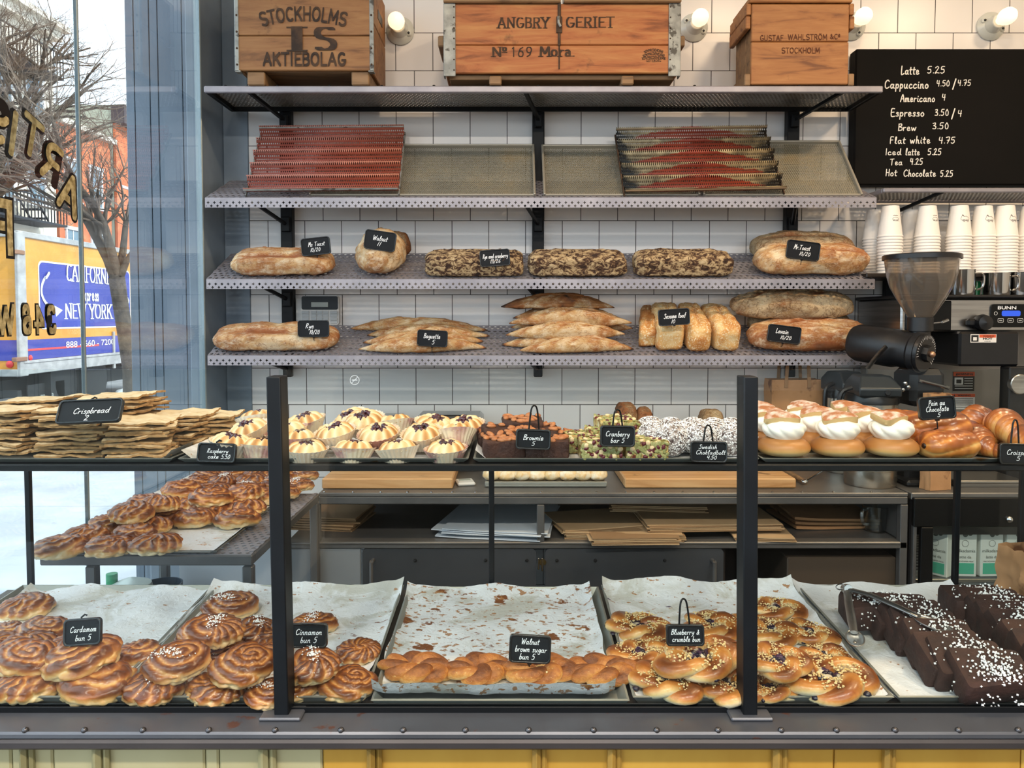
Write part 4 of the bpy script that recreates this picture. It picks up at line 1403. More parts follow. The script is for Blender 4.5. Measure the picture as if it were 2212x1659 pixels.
def corr_tray(label, c, worn):
    """c: pixel corners bottom-left, bottom-right, top-left, top-right"""
    Yb, Yt = 2.99, 3.20
    a, b = P(*c[0], Yb), P(*c[1], Yb)
    d = P(*c[2], Yt)
    e = P(*c[3], Yt)
    ctr = (a + b) / 2
    tp_ = (d + e) / 2
    Lx = (b - a).length
    up = tp_ - ctr
    H = up.length
    r = thing('baguette_tray', label, 'baking tray', ctr, group='corrugated baguette trays')
    r.rotation_euler = (math.atan2(up.z, up.y), 0, 0)
    ty = math.atan2(e.z - d.z, e.x - d.x)
    r.rotation_euler.rotate_axis('Z', ty)
    n, per = 5, 14
    V, T_ = [], []
    for i in range(n * per + 1):
        u = i / per
        k = u - math.floor(u)
        w = abs(math.sin(PI * u)) ** .8
        V.append([(x, H * u / n, .046 * w - .0) for x in np.linspace(-Lx / 2, Lx / 2, 2)])
        T_.append([1 - w, 1 - w])
    V = [[(x, y, -z + .046) for (x, y, z) in row] for row in V]
    m = MB(); m.grid(V, tone=T_)
    solid(m.build('corrugated_sheet', tray_red('burnt_red_coating' if worn else 'red_silicone_coating', Lx / 2, worn), r, smooth=70, fix=False), .0012)
    for s_ in (-1, 1):
        m = MB()
        m.box((s_ * Lx / 2, H / 2, .005), (.006, H, .01), b=.001)
        m.build('end_rail', M_iron if worn else M_zinc, r)
    m = MB(); m.box((0, 0, .036), (Lx, .008, .008), b=.002); m.box((0, H, .036), (Lx, .008, .008), b=.002)
    m.build('edge_rail', mat('brown_rail', '#8c7459', .5, .4) if worn else M_zinc, r)
    return r
corr_tray('red-coated corrugated baguette tray leaning at the left end of its shelf', [(532, 424), (862, 424), (563, 292), (876, 288)], False)
corr_tray('burnt corrugated baguette tray with worn red coating and black ends', [(1348, 424), (1694, 424), (1331, 296), (1645, 288)], True)
def flat_mat():
    t = NT('perforated_aluminium')
    mask, sx = perforate(t, .0072, .27)
    v = t.coords()
    t.set(col=t.ramp(t.noise(v, 4, 4), [(.3, '#77766c'), (.55, '#8f8a78'), (.75, '#a08f6c')]), rough=.5, metal=.35)
    holes_out(t, mask)
    return t.m
M_flat = flat_mat()
def flat_tray(label, x0, x1, ytop):
    Yb, Yt = 3.0, 3.222
    a, b = P(x0, 425, Yb), P(x1, 425, Yb)
    top_ = P((x0 + x1) / 2, ytop, Yt)
    ctr = (a + b) / 2
    up = Vector((0, top_.y - ctr.y, top_.z - ctr.z)); H = up.length
    w = b.x - a.x
    r = thing('perforated_tray', label, 'baking tray', ctr, (math.atan2(up.z, up.y), 0, 0), 'flat perforated trays')
    MB().add([(-w / 2, 0, .0), (w / 2, 0, .0), (w / 2, H, .0), (-w / 2, H, .0)], [(0, 1, 2, 3)]).build('perforated_sheet', M_flat, r, smooth=None)
    m = MB()
    for s_ in (-1, 1):
        m.box((s_ * (w / 2 - .004), H / 2, .006), (.009, H, .018), b=.002)
    m.box((0, H - .004, .006), (w, .008, .018), b=.002); m.box((0, .004, .004), (w, .008, .012), b=.002)
    m.build('rim', mat('bare_tray_rim', '#a29c8e', .45, .4), r)
flat_tray('flat perforated tray with rim leaning beside the red corrugated tray', 668, 1157, 317)
flat_tray('flat perforated tray with rim leaning just right of the middle upright', 1174, 1512, 318)
flat_tray('flat perforated tray with rim leaning at the right end of the shelf', 1518, 1862, 309)
# ------------------------------------------------------------------ baked goods: materials
DOUGH = [(.0, '#f0dcae'), (.25, '#dcab66'), (.5, '#b4713a'), (.75, '#7d4524'), (1.0, '#472413')]
M_card = baked('glazed_cardamom_crust', DOUGH, 60, .30, .34, coat=.25)
M_cinn = baked('glazed_cinnamon_crust', [(.0, '#ecd2a0'), (.25, '#d09a5c'), (.5, '#a5652f'), (.75, '#723c1c'), (1.0, '#442111')], 60, .28, .32, coat=.3)
M_wal = baked('sugared_walnut_crust', [(.0, '#ecc98a'), (.3, '#d8964a'), (.6, '#b06a30'), (1.0, '#6b3817')], 90, .75, .5, bump=.9, bscale=240, flour='#e0b679', fscale=150, flo=.6, fhi=.66)
M_blue = baked('golden_braid_crust', [(.0, '#f2e6c6'), (.25, '#e4bf7e'), (.5, '#c4813c'), (.75, '#905020'), (1.0, '#5a2d12')], 45, .45, .36, coat=.2)
M_fill = mat('blueberry_custard_filling', '#e6d9b4', .5, c2='#cdbfa6', scale=30, lo=.3, hi=.55, c3='#3a1d42', s3=34, t3=.47, bump=.5, bscale=80)
M_berry = mat('blueberry', '#1a1026', .3, coat=.3)
M_crumb = mat('pale_butter_crumble', '#e9d5a4', .85, c2='#d9b878', scale=80)
M_sugar = mat('white_sugar', '#f4f4f4', .6)
M_powder = mat('icing_sugar', '#efe9e2', .85)
CRUST = [(.0, '#d9c4a0'), (.22, '#bf9866'), (.42, '#a36f3d'), (.68, '#8c4f24'), (.88, '#643718'), (1.0, '#35200f')]
M_bread = baked('floury_bread_crust', CRUST, 26, .35, .75, bump=.8, bscale=70, flour='#d9c9ac', fscale=22, flo=.50, fhi=.72, fstretch=(1, 3.5, 2), cracks='#7a4a26')
M_bread2 = baked('dark_floury_crust', [(.0, '#b8a27e'), (.26, '#977a54'), (.48, '#7a5833'), (.72, '#8a5228'), (.9, '#523118'), (1.0, '#281709')], 22, .35, .78, bump=.8, bscale=70, flour='#ae9b79', fscale=18, flo=.5, fhi=.72, cracks='#4a2c18', cw=.022)
M_bag = baked('baguette_crust', [(.0, '#d0b995'), (.28, '#b8935f'), (.5, '#a8733c'), (.78, '#8a5226'), (1.0, '#2e1a10')], 35, .4, .72, bump=.7, bscale=90, flour='#d6c4a4', fscale=26, flo=.5, fhi=.72, fstretch=(1, 3, 2), cracks='#7c4c28', cscale=24)
def rye_mat():
    t = NT('cracked_floured_rye_crust')
    v = t.coords((1, 1.3, 1.6))
    n = t.noise(v, 38, 8, .75, .7)
    col = t.ramp(n, [(.40, '#2a1912'), (.485, '#5e402c'), (.53, '#bfa47a'), (.68, '#e2cda6')])
    z = t.ramp(t.attr(), [(.3, 0.0), (.75, 1.0)])
    col = t.mix(t.math('MULTIPLY', z, .85), col, lin('#33201a'))
    t.set(col=col, rough=.85)
    t.bump(n, .8, .012)
    return t.m
M_rye = rye_mat()
M_sesame = baked('sesame_crust', [(.0, '#e9cf9a'), (.3, '#dcae6c'), (.55, '#c68a48'), (.8, '#a2642d'), (1.0, '#70411c')], 30, .3, .7, bump=.9, bscale=260, flour='#ead8b2', fscale=150, flo=.52, fhi=.6)

def sstep(a, b, x):
    t = np.clip((x - a) / (b - a), 0, 1)
    return t * t * (3 - 2 * t)

def noise_arr(Pn, s, seed, o=3):
    f = Pn.reshape(-1, 3)
    return np.array([mn.fractal(Vector((p[0] * s + seed * 7.3, p[1] * s - seed * 3.1, p[2] * s + seed)), .6, 2.0, o) for p in f]).reshape(Pn.shape[:-1])

def bun_grid(seed, a=.062, b=.053, c=.030, mode='mix', k=3.1, nf=13, amp=.0062, m=40, n=110):
    rg = random.Random(seed)
    v = np.linspace(-PI / 2, PI / 2, m)[:, None]
    u = np.linspace(0, 2 * PI, n, endpoint=False)[None, :]
    cv = np.cos(v) ** .75
    X, Y = cv * np.cos(u), cv * np.sin(u)
    Z = np.sign(np.sin(v)) * np.abs(np.sin(v)) ** .9 + 0 * u
    rex = np.where(v > 0, cv, 2 - cv) + 0 * u
    fa = rg.uniform(0, 2 * PI); fr = rg.uniform(.1, .35)
    qx, qy = rex * np.cos(u) - fr * math.cos(fa), rex * np.sin(u) - fr * math.sin(fa)
    rq, tq = np.hypot(qx, qy), np.arctan2(qy, qx)
    wob = .25 * np.sin(2 * u + rg.uniform(0, 6)) + .15 * np.sin(3 * u + rg.uniform(0, 6))
    nz = noise_arr(np.stack([X, Y, Z], -1), 1.6, seed)
    ps = 2 * PI * k * (rq + .12 * wob) + tq + 1.1 * nz
    pf = nf * tq + (5.5 + rg.uniform(-1, 1)) * rq * 2 + 2.2 * nz
    t0 = rg.uniform(0, 2 * PI)
    w = sstep(.35, .8, .5 + .5 * np.cos(tq - t0)) if mode == 'mix' else (np.ones_like(tq) if mode == 'fan' else np.zeros_like(tq))
    w = w * sstep(.15, .45, rq)
    rs = np.abs(np.sin(ps / 2)) ** .65
    rf = np.abs(np.sin(pf / 2)) ** .65
    ridge = rs * (1 - w) + rf * w
    Pn = np.stack([X, Y, Z], -1)
    nz = noise_arr(Pn, 1.6, seed)
    nrm = np.stack([X * (1 / a), Y * (1 / b), Z * (.8 / c)], -1)
    nrm /= np.linalg.norm(nrm, axis=-1, keepdims=True) + 1e-9
    mid = sstep(-.75, -.1, Z)
    disp = amp * (ridge - .65) * (.35 + .65 * mid) + .006 * nz
    V = np.stack([X * a * (1 + .06 * np.cos(2 * u + t0)), Y * b, np.maximum(Z, -.55) * c], -1) + nrm * disp[..., None]
    zmin = -.55 * c
    V[..., 2] = np.maximum(V[..., 2], zmin - .001) - zmin + .001
    top = sstep(-.45, .45, Z)
    tone = .04 + .16 * top + .66 * top * ridge ** 1.3 + .14 * nz
    return V, np.clip(tone, 0.001, 1)

def grains_part(root, pts, size, m, name='pearl_sugar'):
    mb = MB()
    vs, fs = [], []
    for p in pts:
        s_ = size * random.uniform(.6, 1.25)
        e = Euler((random.uniform(0, 6), random.uniform(0, 6), 0)).to_matrix()
        k = len(vs)
        for d in ((1, 0, 0), (-1, 0, 0), (0, 1, 0), (0, -1, 0), (0, 0, 1), (0, 0, -1)):
            vs.append(tuple(Vector(p) + e @ Vector(d) * s_))
        fs += [(k, k + 2, k + 4), (k + 2, k + 1, k + 4), (k + 1, k + 3, k + 4), (k + 3, k, k + 4), (k + 2, k, k + 5), (k + 1, k + 2, k + 5), (k + 3, k + 1, k + 5), (k, k + 3, k + 5)]
    mb.add(vs, fs)
    return mb.build(name, m, root, smooth=None)

def swirl_bun(seed, mode, mt, sugar=0, **kw):
    def mk():
        r = thing('cardamom_bun' if mt is M_card else 'cinnamon_bun', 'x', 'bun')
        V, T = bun_grid(seed, mode=mode, **kw)
        m = MB(); m.grid(V, wu=True, tone=T)
        m.build('swirled_dough', mt, r, smooth=75, fix=False)
        if sugar:
            rg = random.Random(seed)
            cx, cy_ = rg.uniform(-.015, .015), rg.uniform(-.012, .012)
            Vf, pts = V[V.shape[0] // 2:].reshape(-1, 3), []
            an = rg.uniform(0, PI)
            for _ in range(sugar):
                x, y = rg.gauss(0, .018), rg.gauss(0, .008)
                x, y = x * math.cos(an) - y * math.sin(an) + cx, x * math.sin(an) + y * math.cos(an) + cy_
                i = np.argmin((Vf[:, 0] - x) ** 2 + (Vf[:, 1] - y) ** 2)
                if abs(Vf[i, 0] - x) + abs(Vf[i, 1] - y) < .012:
                    pts.append((x, y, Vf[i, 2] + .001 + rg.uniform(0, .002)))
            grains_part(r, pts, .0019, M_sugar)
        return r
    return mk

def strand_grid(pts, rad, n=12, flat=.85, tonefn=None):
    """tapering round strand along points (closed if the ends meet)"""
    pts = [Vector(p) for p in pts]
    m = len(pts)
    V, T = [], []
    for i in range(m):
        d = (pts[min(i + 1, m - 1)] - pts[max(i - 1, 0)]).normalized()
        s_ = d.cross(Vector((0, 0, 1)))
        s_ = s_.normalized() if s_.length > 1e-6 else Vector((1, 0, 0))
        up = s_.cross(d).normalized()
        r_ = rad[i] if hasattr(rad, '__len__') else rad
        row, tr_ = [], []
        for k in range(n):
            th = 2 * PI * k / n
            row.append(tuple(pts[i] + s_ * (math.cos(th) * r_) + up * (math.sin(th) * r_ * flat)))
            tr_.append(tonefn(math.sin(th), i / (m - 1)) if tonefn else .4)
        V.append(row); T.append(tr_)
    return V, T

def braid_ring(seed, Rr=.040, r=.0165, tw=3, ns=2, n=70, ell=1.15, mess=.006):
    """strands twisted round each other and closed into a knot"""
    rg = random.Random(seed)
    out = []
    p0, p1 = rg.uniform(0, 6), rg.uniform(0, 6)
    for s_ in range(ns):
        pts, rad = [], []
        for i in range(n + 1):
            ph = 2 * PI * i / n
            a = tw * ph + 2 * PI * s_ / ns + rg.uniform(0, .01)
            rho = r * .8
            R2 = Rr + rho * math.cos(a) + mess * math.sin(2 * ph + p0)
            z = .0195 + rho * .62 * math.sin(a) + .003 * math.sin(3 * ph + p1)
            pts.append((R2 * math.cos(ph) * ell, R2 * math.sin(ph), z))
            rad.append(r * (1 + .12 * math.sin(2 * ph + p1 + s_)))
        out.append((pts, rad))
    return out

def knot_bun(seed, kind):
    def mk():
        rg = random.Random(seed)
        blue = kind == 'blue'
        r = thing('blueberry_bun' if blue else 'walnut_bun', 'x', 'bun')
        m = MB()
        tw = rg.choice((2, 3, 3)) if blue else rg.choice((3, 4))
        for pts, rad in braid_ring(seed, .040 if blue else .034, .0165 if blue else .0175, tw, 2, mess=.007):
            tf = lambda s_, u: max(.001, min(1, (.30 if blue else .38) + .46 * s_ + .20 * math.sin(u * 25 + seed)))
            V, T = strand_grid(pts, rad, 12, .9, tf)
            V = np.array(V); nz = noise_arr(V, 45, seed, 3)
            V = V * (1 + .03 * nz[..., None]); V[..., 2] = np.maximum(V[..., 2], .001)
            m.grid(V, wu=True, tone=T)
        m.build('braided_dough', M_blue if blue else M_wal, r, smooth=80, fix=False)
        f = MB()
        for k in range(26 if blue else 16):
            a, d = rg.uniform(0, 2 * PI), .036 * math.sqrt(rg.random())
            f.blob((d * math.cos(a) * 1.15, d * math.sin(a), .016 + rg.uniform(0, .010)), (.012, .011, .008), 9, 6, jit=.12)
        f.build('filling', M_fill if blue else M_wal, r, smooth=80)
        if blue:
            b = MB()
            for k in range(18):
                a, d = rg.uniform(0, 2 * PI), rg.choice((rg.uniform(0, .02), rg.uniform(.045, .062)))
                b.blob((d * math.cos(a) * 1.12, d * math.sin(a), .027 if d < .04 else .014), (.0068, .0066, .0058), 8, 6, jit=.1)
            b.build('blueberries', M_berry, r, smooth=80)
            cr_ = MB()
            for k in range(340):
                a, d = rg.uniform(0, 2 * PI), .014 + .040 * rg.random() ** .8
                z = .030 + .010 * math.cos((d - .036) / .02) + rg.uniform(-.003, .002)
                s_ = rg.uniform(.0008, .0028)
                cr_.blob((d * math.cos(a) * 1.15, d * math.sin(a), z), (s_, s_, s_ * .8), 5, 4, jit=.25)
            cr_.build('butter_crumble', M_crumb, r, smooth=None)
        else:
            n_ = MB()
            for k in range(8):
                a, d = rg.uniform(0, 2 * PI), rg.uniform(.01, .055)
                n_.blob((d * math.cos(a) * 1.1, d * math.sin(a), .030 if d < .045 else .014), (.006, .005, .004), 7, 5, jit=.3, tone=.2)
            n_.build('walnut_pieces', M_crumb, r, smooth=None)
        return r
    return mk

def loaf_grid(L, W, H, seed, e1=.55, e2=.75, nz_amp=.008, slashes=(), m=36, n=96, rough=9.0, taper=0.0, tone0=.3, ragged=0.0):
    v = np.linspace(-PI / 2, PI / 2, m)[:, None]
    u = np.linspace(0, 2 * PI, n, endpoint=False)[None, :]
    f = lambda w, e: np.sign(w) * np.abs(w) ** e
    cv = np.cos(v) ** e2
    X = L / 2 * cv * f(np.cos(u), e1)
    Y = W / 2 * cv * f(np.sin(u), e1)
    Zu = f(np.sin(v), e2) + 0 * u
    zz = np.where(Zu > 0, Zu * .62, Zu * .38)
    if taper:
        s_ = 1 - taper * np.abs(X / (L / 2)) ** 2.2
        Y = Y * s_; zz = zz * s_
    Z = (zz + .38 * (1 if not taper else (1 - taper * np.abs(X / (L / 2)) ** 2.2))) * H
    V = np.stack([X, Y, Z], -1)
    nz = noise_arr(V, rough, seed, 4)
    nz2 = noise_arr(V, rough * 4, seed + 5, 3)
    nrm = np.stack([X / L, Y / W, (Z - .4 * H) / H], -1)
    nrm /= np.linalg.norm(nrm, axis=-1, keepdims=True) + 1e-9
    d = nz_amp * nz + nz_amp * .35 * nz2
    tone = tone0 + .35 * nz + .2 * nz2
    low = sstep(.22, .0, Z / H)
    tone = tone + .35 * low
    up = sstep(.1, .45, Z / H)
    for (x0, y0, x1, y1, w, dep, tn) in slashes:
        dx, dy = x1 - x0, y1 - y0
        LL = dx * dx + dy * dy
        t = ((V[..., 0] - x0) * dx + (V[..., 1] - y0) * dy) / LL
        tc = np.clip(t, 0, 1)
        dist = np.hypot(V[..., 0] - x0 - tc * dx, V[..., 1] - y0 - tc * dy) + .15 * w * nz2
        k = np.exp(-(dist / w) ** 2) * up * (.4 + .6 * np.sin(PI * np.clip(tc, .03, .97)))
        lip = np.exp(-((dist - 1.7 * w) / (.6 * w)) ** 2) * up
        d = d - dep * k + .35 * dep * lip * (tc > .02) * (tc < .98)
        tone = tone * (1 - k) + tn * k
    V = V + nrm * d[..., None]
    V[..., 2] = np.maximum(V[..., 2], 0.0)
    return V, np.clip(tone, .001, 1)

def loaf(name, label, cat, mt, loc, rot, group=None, **kw):
    V, T = loaf_grid(**kw)
    m = MB(); m.grid(V, wu=True, tone=T)
    o = m.build(name, mt, smooth=75, loc=loc, rot=rot, fix=False)
    return tag(o, label, cat, group)

# ------------------------------------------------------------------ price signs
M_sign = mat('black_sign_slate', '#0a0d12', .55, c2='#0e1218', scale=10, spec=.25)
M_signrim = mat('black_glossy_rim', '#08090a', .25, coat=.2)
M_wire = mat('black_wire', '#17181b', .3, .6)
M_marker = mat('white_chalk_marker', '#eef0f2', .8)
def sign(label, px, py, Y, w, h, lines, roll=0.0, lean=0.0, turn=0.0, mount='pin', drop=.05, thick=.009):
    """lines: (text, dx, dy, cap height, width) in pixels from the sign's middle, dy downwards"""
    p = P(px, py, Y)
    k = Y / F
    r = thing('price_sign', label, 'price sign', p, (R(90) - R(lean), 0, R(turn)), 'slate price signs')
    r.rotation_euler = (Matrix.Rotation(R(turn), 3, 'Z') @ Matrix.Rotation(R(90) - R(lean), 3, 'X') @ Matrix.Rotation(-R(roll), 3, 'Z')).to_euler()
    W, H = w * k, h * k
    rr = min(W, H) * .16
    MB().prism(rrect(W - .003, H - .003, rr * .9), thick * .5, T=Matrix.Translation((0, 0, -thick * .5))).build('slate', M_sign, r, smooth=30)
    rim = MB()
    o, i = rrect(W, H, rr), rrect(W - .007, H - .007, rr * .8)
    rim.ring(o, i, thick * 1.0, T=Matrix.Translation((0, 0, -thick * .7)))
    ob = rim.build('rim', M_signrim, r, smooth=30)
    bv = ob.modifiers.new('soft', 'BEVEL'); bv.width = .0012; bv.segments = 2; bv.limit_method = 'ANGLE'
    le = MB()
    for (t_, dx, dy, ch, tw) in lines:
        s_ = ch * k
        w_ = write(MB(), t_, s_, Matrix.Identity(4), 'hand', .1, .02, shear=.2)
        write(le, t_, s_, Matrix.Translation((dx * k, -dy * k - s_ / 2, .0004)), 'hand', .108, .02, shear=.2, wx=tw * k / w_)
    le.build('chalk_lettering', M_marker, r, smooth=None)
    wm = MB()
    if mount == 'pin':
        wm.tube([(0, -H / 2 + .004, -thick * .5), (0, -H / 2 - drop * .6, -thick * .6), (0, -H / 2 - drop, -thick * .5 - .05 - drop * .6)], .0013, 6)
        wm.box((0, -H / 2, -thick * .4), (.008, .006, .006), b=.001)
    elif mount == 'loop':
        hh = drop
        wm.tube(smooth_line3([(-.009, H / 2 - .003, -thick * .6), (-.006, H / 2 + hh * .8, -.004), (0, H / 2 + hh, -.006), (.006, H / 2 + hh * .8, -.008), (.011, H / 2 - .004, -.012)]), .0017, 8)
    elif mount == 'clip':
        wm.tube([(-.004, H / 2 + .001, -.002), (.002, H / 2 + .006, -.003), (.006, H / 2 + .004, -.004)], .0016, 6)
    if wm.v:
        wm.build('wire', M_wire, r)
    return r
def smooth_line3(p, n=5):
    q = [p[0]] + list(p) + [p[-1]]
    out = []
    for i in range(1, len(q) - 2):
        a, b, c, d = (Vector(x) for x in q[i - 1:i + 3])
        for k in range(n):
            t = k / n
            out.append(0.5 * ((2 * b) + (c - a) * t + (2 * a - 5 * b + 4 * c - d) * t * t + (3 * b - a - 3 * c + d) * t ** 3))
    out.append(Vector(p[-1]))
    return out
# ------------------------------------------------------------------ bread on the wall rack
def at_shelf(py, px, back, lift=0.0):
    p = on_shelf(py, px, back)
    pf, dv = SHELF[py]
    nrm = Vector((0, -dv.z, dv.y))
    k = p.y / pf.y
    q = p + nrm * (lift + .002)
    q.x = P(px, py, q.y).x
    return q
S3, S4 = 603, 768
def m_(px, Y=2.93):
    return px * Y / F
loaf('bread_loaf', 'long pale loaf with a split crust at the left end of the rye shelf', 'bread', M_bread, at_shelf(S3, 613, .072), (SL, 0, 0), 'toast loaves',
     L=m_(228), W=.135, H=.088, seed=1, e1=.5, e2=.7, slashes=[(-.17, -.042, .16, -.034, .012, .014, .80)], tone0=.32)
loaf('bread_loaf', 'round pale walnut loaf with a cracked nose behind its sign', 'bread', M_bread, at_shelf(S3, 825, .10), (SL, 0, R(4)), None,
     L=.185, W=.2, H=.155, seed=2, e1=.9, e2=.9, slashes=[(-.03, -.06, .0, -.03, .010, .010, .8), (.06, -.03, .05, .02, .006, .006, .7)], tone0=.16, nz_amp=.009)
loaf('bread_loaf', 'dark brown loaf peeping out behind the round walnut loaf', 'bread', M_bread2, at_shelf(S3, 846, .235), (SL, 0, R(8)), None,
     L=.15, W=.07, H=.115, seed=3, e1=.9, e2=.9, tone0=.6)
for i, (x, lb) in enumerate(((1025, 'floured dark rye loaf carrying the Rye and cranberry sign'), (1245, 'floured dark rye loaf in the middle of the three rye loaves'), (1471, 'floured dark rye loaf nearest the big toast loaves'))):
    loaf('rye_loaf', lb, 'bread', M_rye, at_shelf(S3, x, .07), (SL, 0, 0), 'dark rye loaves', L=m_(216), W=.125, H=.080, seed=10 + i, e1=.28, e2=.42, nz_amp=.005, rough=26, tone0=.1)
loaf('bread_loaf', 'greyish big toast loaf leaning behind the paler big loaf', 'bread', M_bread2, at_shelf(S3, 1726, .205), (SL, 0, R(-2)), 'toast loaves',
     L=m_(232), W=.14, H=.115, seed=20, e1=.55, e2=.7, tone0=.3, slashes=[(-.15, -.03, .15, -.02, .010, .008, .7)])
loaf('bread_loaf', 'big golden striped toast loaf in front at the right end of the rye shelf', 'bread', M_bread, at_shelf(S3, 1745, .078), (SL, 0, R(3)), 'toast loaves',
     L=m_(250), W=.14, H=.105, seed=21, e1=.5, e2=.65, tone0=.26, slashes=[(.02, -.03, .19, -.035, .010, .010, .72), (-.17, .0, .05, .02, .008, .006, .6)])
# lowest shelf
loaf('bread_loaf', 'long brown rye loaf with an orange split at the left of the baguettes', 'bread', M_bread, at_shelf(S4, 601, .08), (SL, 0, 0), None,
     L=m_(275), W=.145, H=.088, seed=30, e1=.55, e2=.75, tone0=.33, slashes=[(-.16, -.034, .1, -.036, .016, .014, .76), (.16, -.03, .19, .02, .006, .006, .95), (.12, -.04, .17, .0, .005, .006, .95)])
def bag(label, px, back, lift, wpx, seed, ry=0.0, rz=0.0, dark=0.0, H=.058):
    L = m_(wpx)
    sl = []
    for k in range(5):
        x = L * (-.34 + .17 * k)
        sl.append((x - .03, -.026, x + .035, .016, .008, .007, .74))
    V, T = loaf_grid(L, .075, H, seed, .8, .85, .004, sl, m=20, n=90, rough=12, taper=.72, tone0=.28 + dark)
    V = np.array(V)
    V[..., 1] += .010 * np.sin(V[..., 0] * 9 + seed)
    e = sstep(.455, .5, np.abs(V[..., 0]) / L)
    T = np.clip(T + .7 * e, .001, 1)
    m = MB(); m.grid(V, wu=True, tone=T)
    o = m.build('baguette', M_bag, smooth=75, loc=at_shelf(S4, px, back, lift), rot=(SL, R(ry), R(rz)), fix=False)
    return tag(o, label, 'bread', 'baguettes on the lowest shelf')
bag('rearmost baguette of the loose left pile', 905, .225, .0, 322, 41, 0, 1)
bag('second baguette from the back of the loose left pile', 925, .16, .0, 285, 42, 0, -2)
bag('third baguette from the back of the loose left pile, behind its sign', 915, .10, .0, 272, 43, 0, 2)
bag('front baguette of the loose left pile, against the shelf lip', 912, .042, .0, 285, 44, 0, 0)
bag('topmost dark baguette of the tall middle pile', 1205, .21, .105, 262, 45, 1, 0, .25)
bag('baguette just below the topmost one, its tip showing at the left', 1225, .215, .055, 250, 46, 0, -1, .2)
bag('plump baguette with a knobbed right tip, third from the top of the middle pile', 1232, .135, .065, 280, 47, -1, 1, .0, .07)
bag('hidden baguette showing only a dark right tip in the middle pile', 1235, .19, .02, 285, 48, 0, 0, .1)
bag('baguette fourth from the top of the middle pile, with a blunt left tip', 1222, .09, .034, 270, 49, 0, 0, .0, .066)
bag('golden baguette second from the bottom of the middle pile', 1210, .085, .0, 262, 50, 0, -2, .0)
bag('lowest baguette of the middle pile, against the shelf lip', 1245, .035, .0, 255, 51, 0, 1, .0)
for i, (x, w, b, dl, lb) in enumerate(((1437, 62, .15, 0, 'sesame loaf behind the Sesame loaf sign, leftmost of the three in front'), (1493, 56, .145, 0, 'middle one of the three front sesame loaves'), (1548, 60, .145, 0, 'sesame loaf nearest the levain loaves'),
        (1402, 44, .19, .2, 'darker sesame loaf leaning behind the leftmost sesame loaf'))):
    loaf('sesame_loaf', lb, 'bread', M_sesame, at_shelf(S4, x, b), (SL, 0, R((-3, 0, 2, -12)[i])), 'sesame loaves', L=m_(w), W=.27, H=.118 if i < 3 else .09, seed=60 + i, e1=.35, e2=.5, nz_amp=.006, rough=14, tone0=.35 + dl,
         slashes=[(0, -.11, .01, .1, .008, .008, .7)])
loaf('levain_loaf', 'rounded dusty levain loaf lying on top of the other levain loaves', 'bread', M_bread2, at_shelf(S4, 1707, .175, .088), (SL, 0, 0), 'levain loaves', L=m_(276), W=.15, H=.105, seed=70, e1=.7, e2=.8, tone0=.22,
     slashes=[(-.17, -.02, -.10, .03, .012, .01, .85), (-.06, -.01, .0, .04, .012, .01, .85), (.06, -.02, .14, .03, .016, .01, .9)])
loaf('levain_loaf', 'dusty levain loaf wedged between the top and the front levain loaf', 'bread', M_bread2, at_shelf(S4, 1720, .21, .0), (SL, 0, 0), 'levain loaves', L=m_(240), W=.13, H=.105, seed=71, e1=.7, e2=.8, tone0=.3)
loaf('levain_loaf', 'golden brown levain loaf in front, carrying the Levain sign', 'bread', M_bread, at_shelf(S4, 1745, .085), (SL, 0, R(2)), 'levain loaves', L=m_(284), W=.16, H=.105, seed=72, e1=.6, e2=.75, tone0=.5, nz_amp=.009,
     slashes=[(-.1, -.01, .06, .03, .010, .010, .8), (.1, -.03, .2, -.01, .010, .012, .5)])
sg = 'small black slate price sign reading '
sign('small black slate price sign stuck in the left loaf of the rye shelf', 682, 532, 2.965, 63, 38, [('Ms Toast', 2, -5, 9, 36), ('10/20', -2, 7, 8, 22)], -6, 0, 0, 'pin', .03)
sign(sg + 'Walnut 11', 821, 520, 2.935, 68, 42, [('Walnut', 0, -5, 10, 32), ('11', -2, 7, 9, 8)], 8, 0, 0, 'pin', .03)
sign(sg + 'Rye and cranberry', 1069, 557, 2.95, 65, 36, [('Rye and cranberry', 1, -4, 9, 54), ('13/26', 0, 7, 8, 22)], -4, 0, 0, 'pin', .02)
sign('small tilted black slate price sign on the big right-hand loaves', 1735, 541, 2.945, 72, 40, [('Mr.Toast', -3, -6, 10, 36), ('10/20', 4, 7, 8, 24)], 7, 0, 0, 'pin', .03)
sign(sg + 'Rye 10/20', 677, 710, 2.955, 68, 36, [('Rye', -8, -6, 10, 18), ('10/20', 2, 7, 9, 22)], 0, 0, 0, 'pin', .02)
sign(sg + 'Baguette 5', 934, 731, 2.95, 66, 36, [('Baguette', -1, -5, 10, 36), ('5', 2, 8, 9, 6)], 3, 0, 0, 'pin', .03)
sign(sg + 'Sesame loaf 10', 1456, 685, 2.915, 68, 36, [('Sesame loaf', 2, -3, 10, 48), ('10', -3, 9, 8, 9)], -4, 0, 0, 'pin', .0)
sign(sg + 'Levain 10/20', 1694, 722, 2.945, 72, 38, [('Levain', -5, -6, 10, 28), ('10/20', 4, 7, 8, 24)], 7, 0, 0, 'pin', .02)
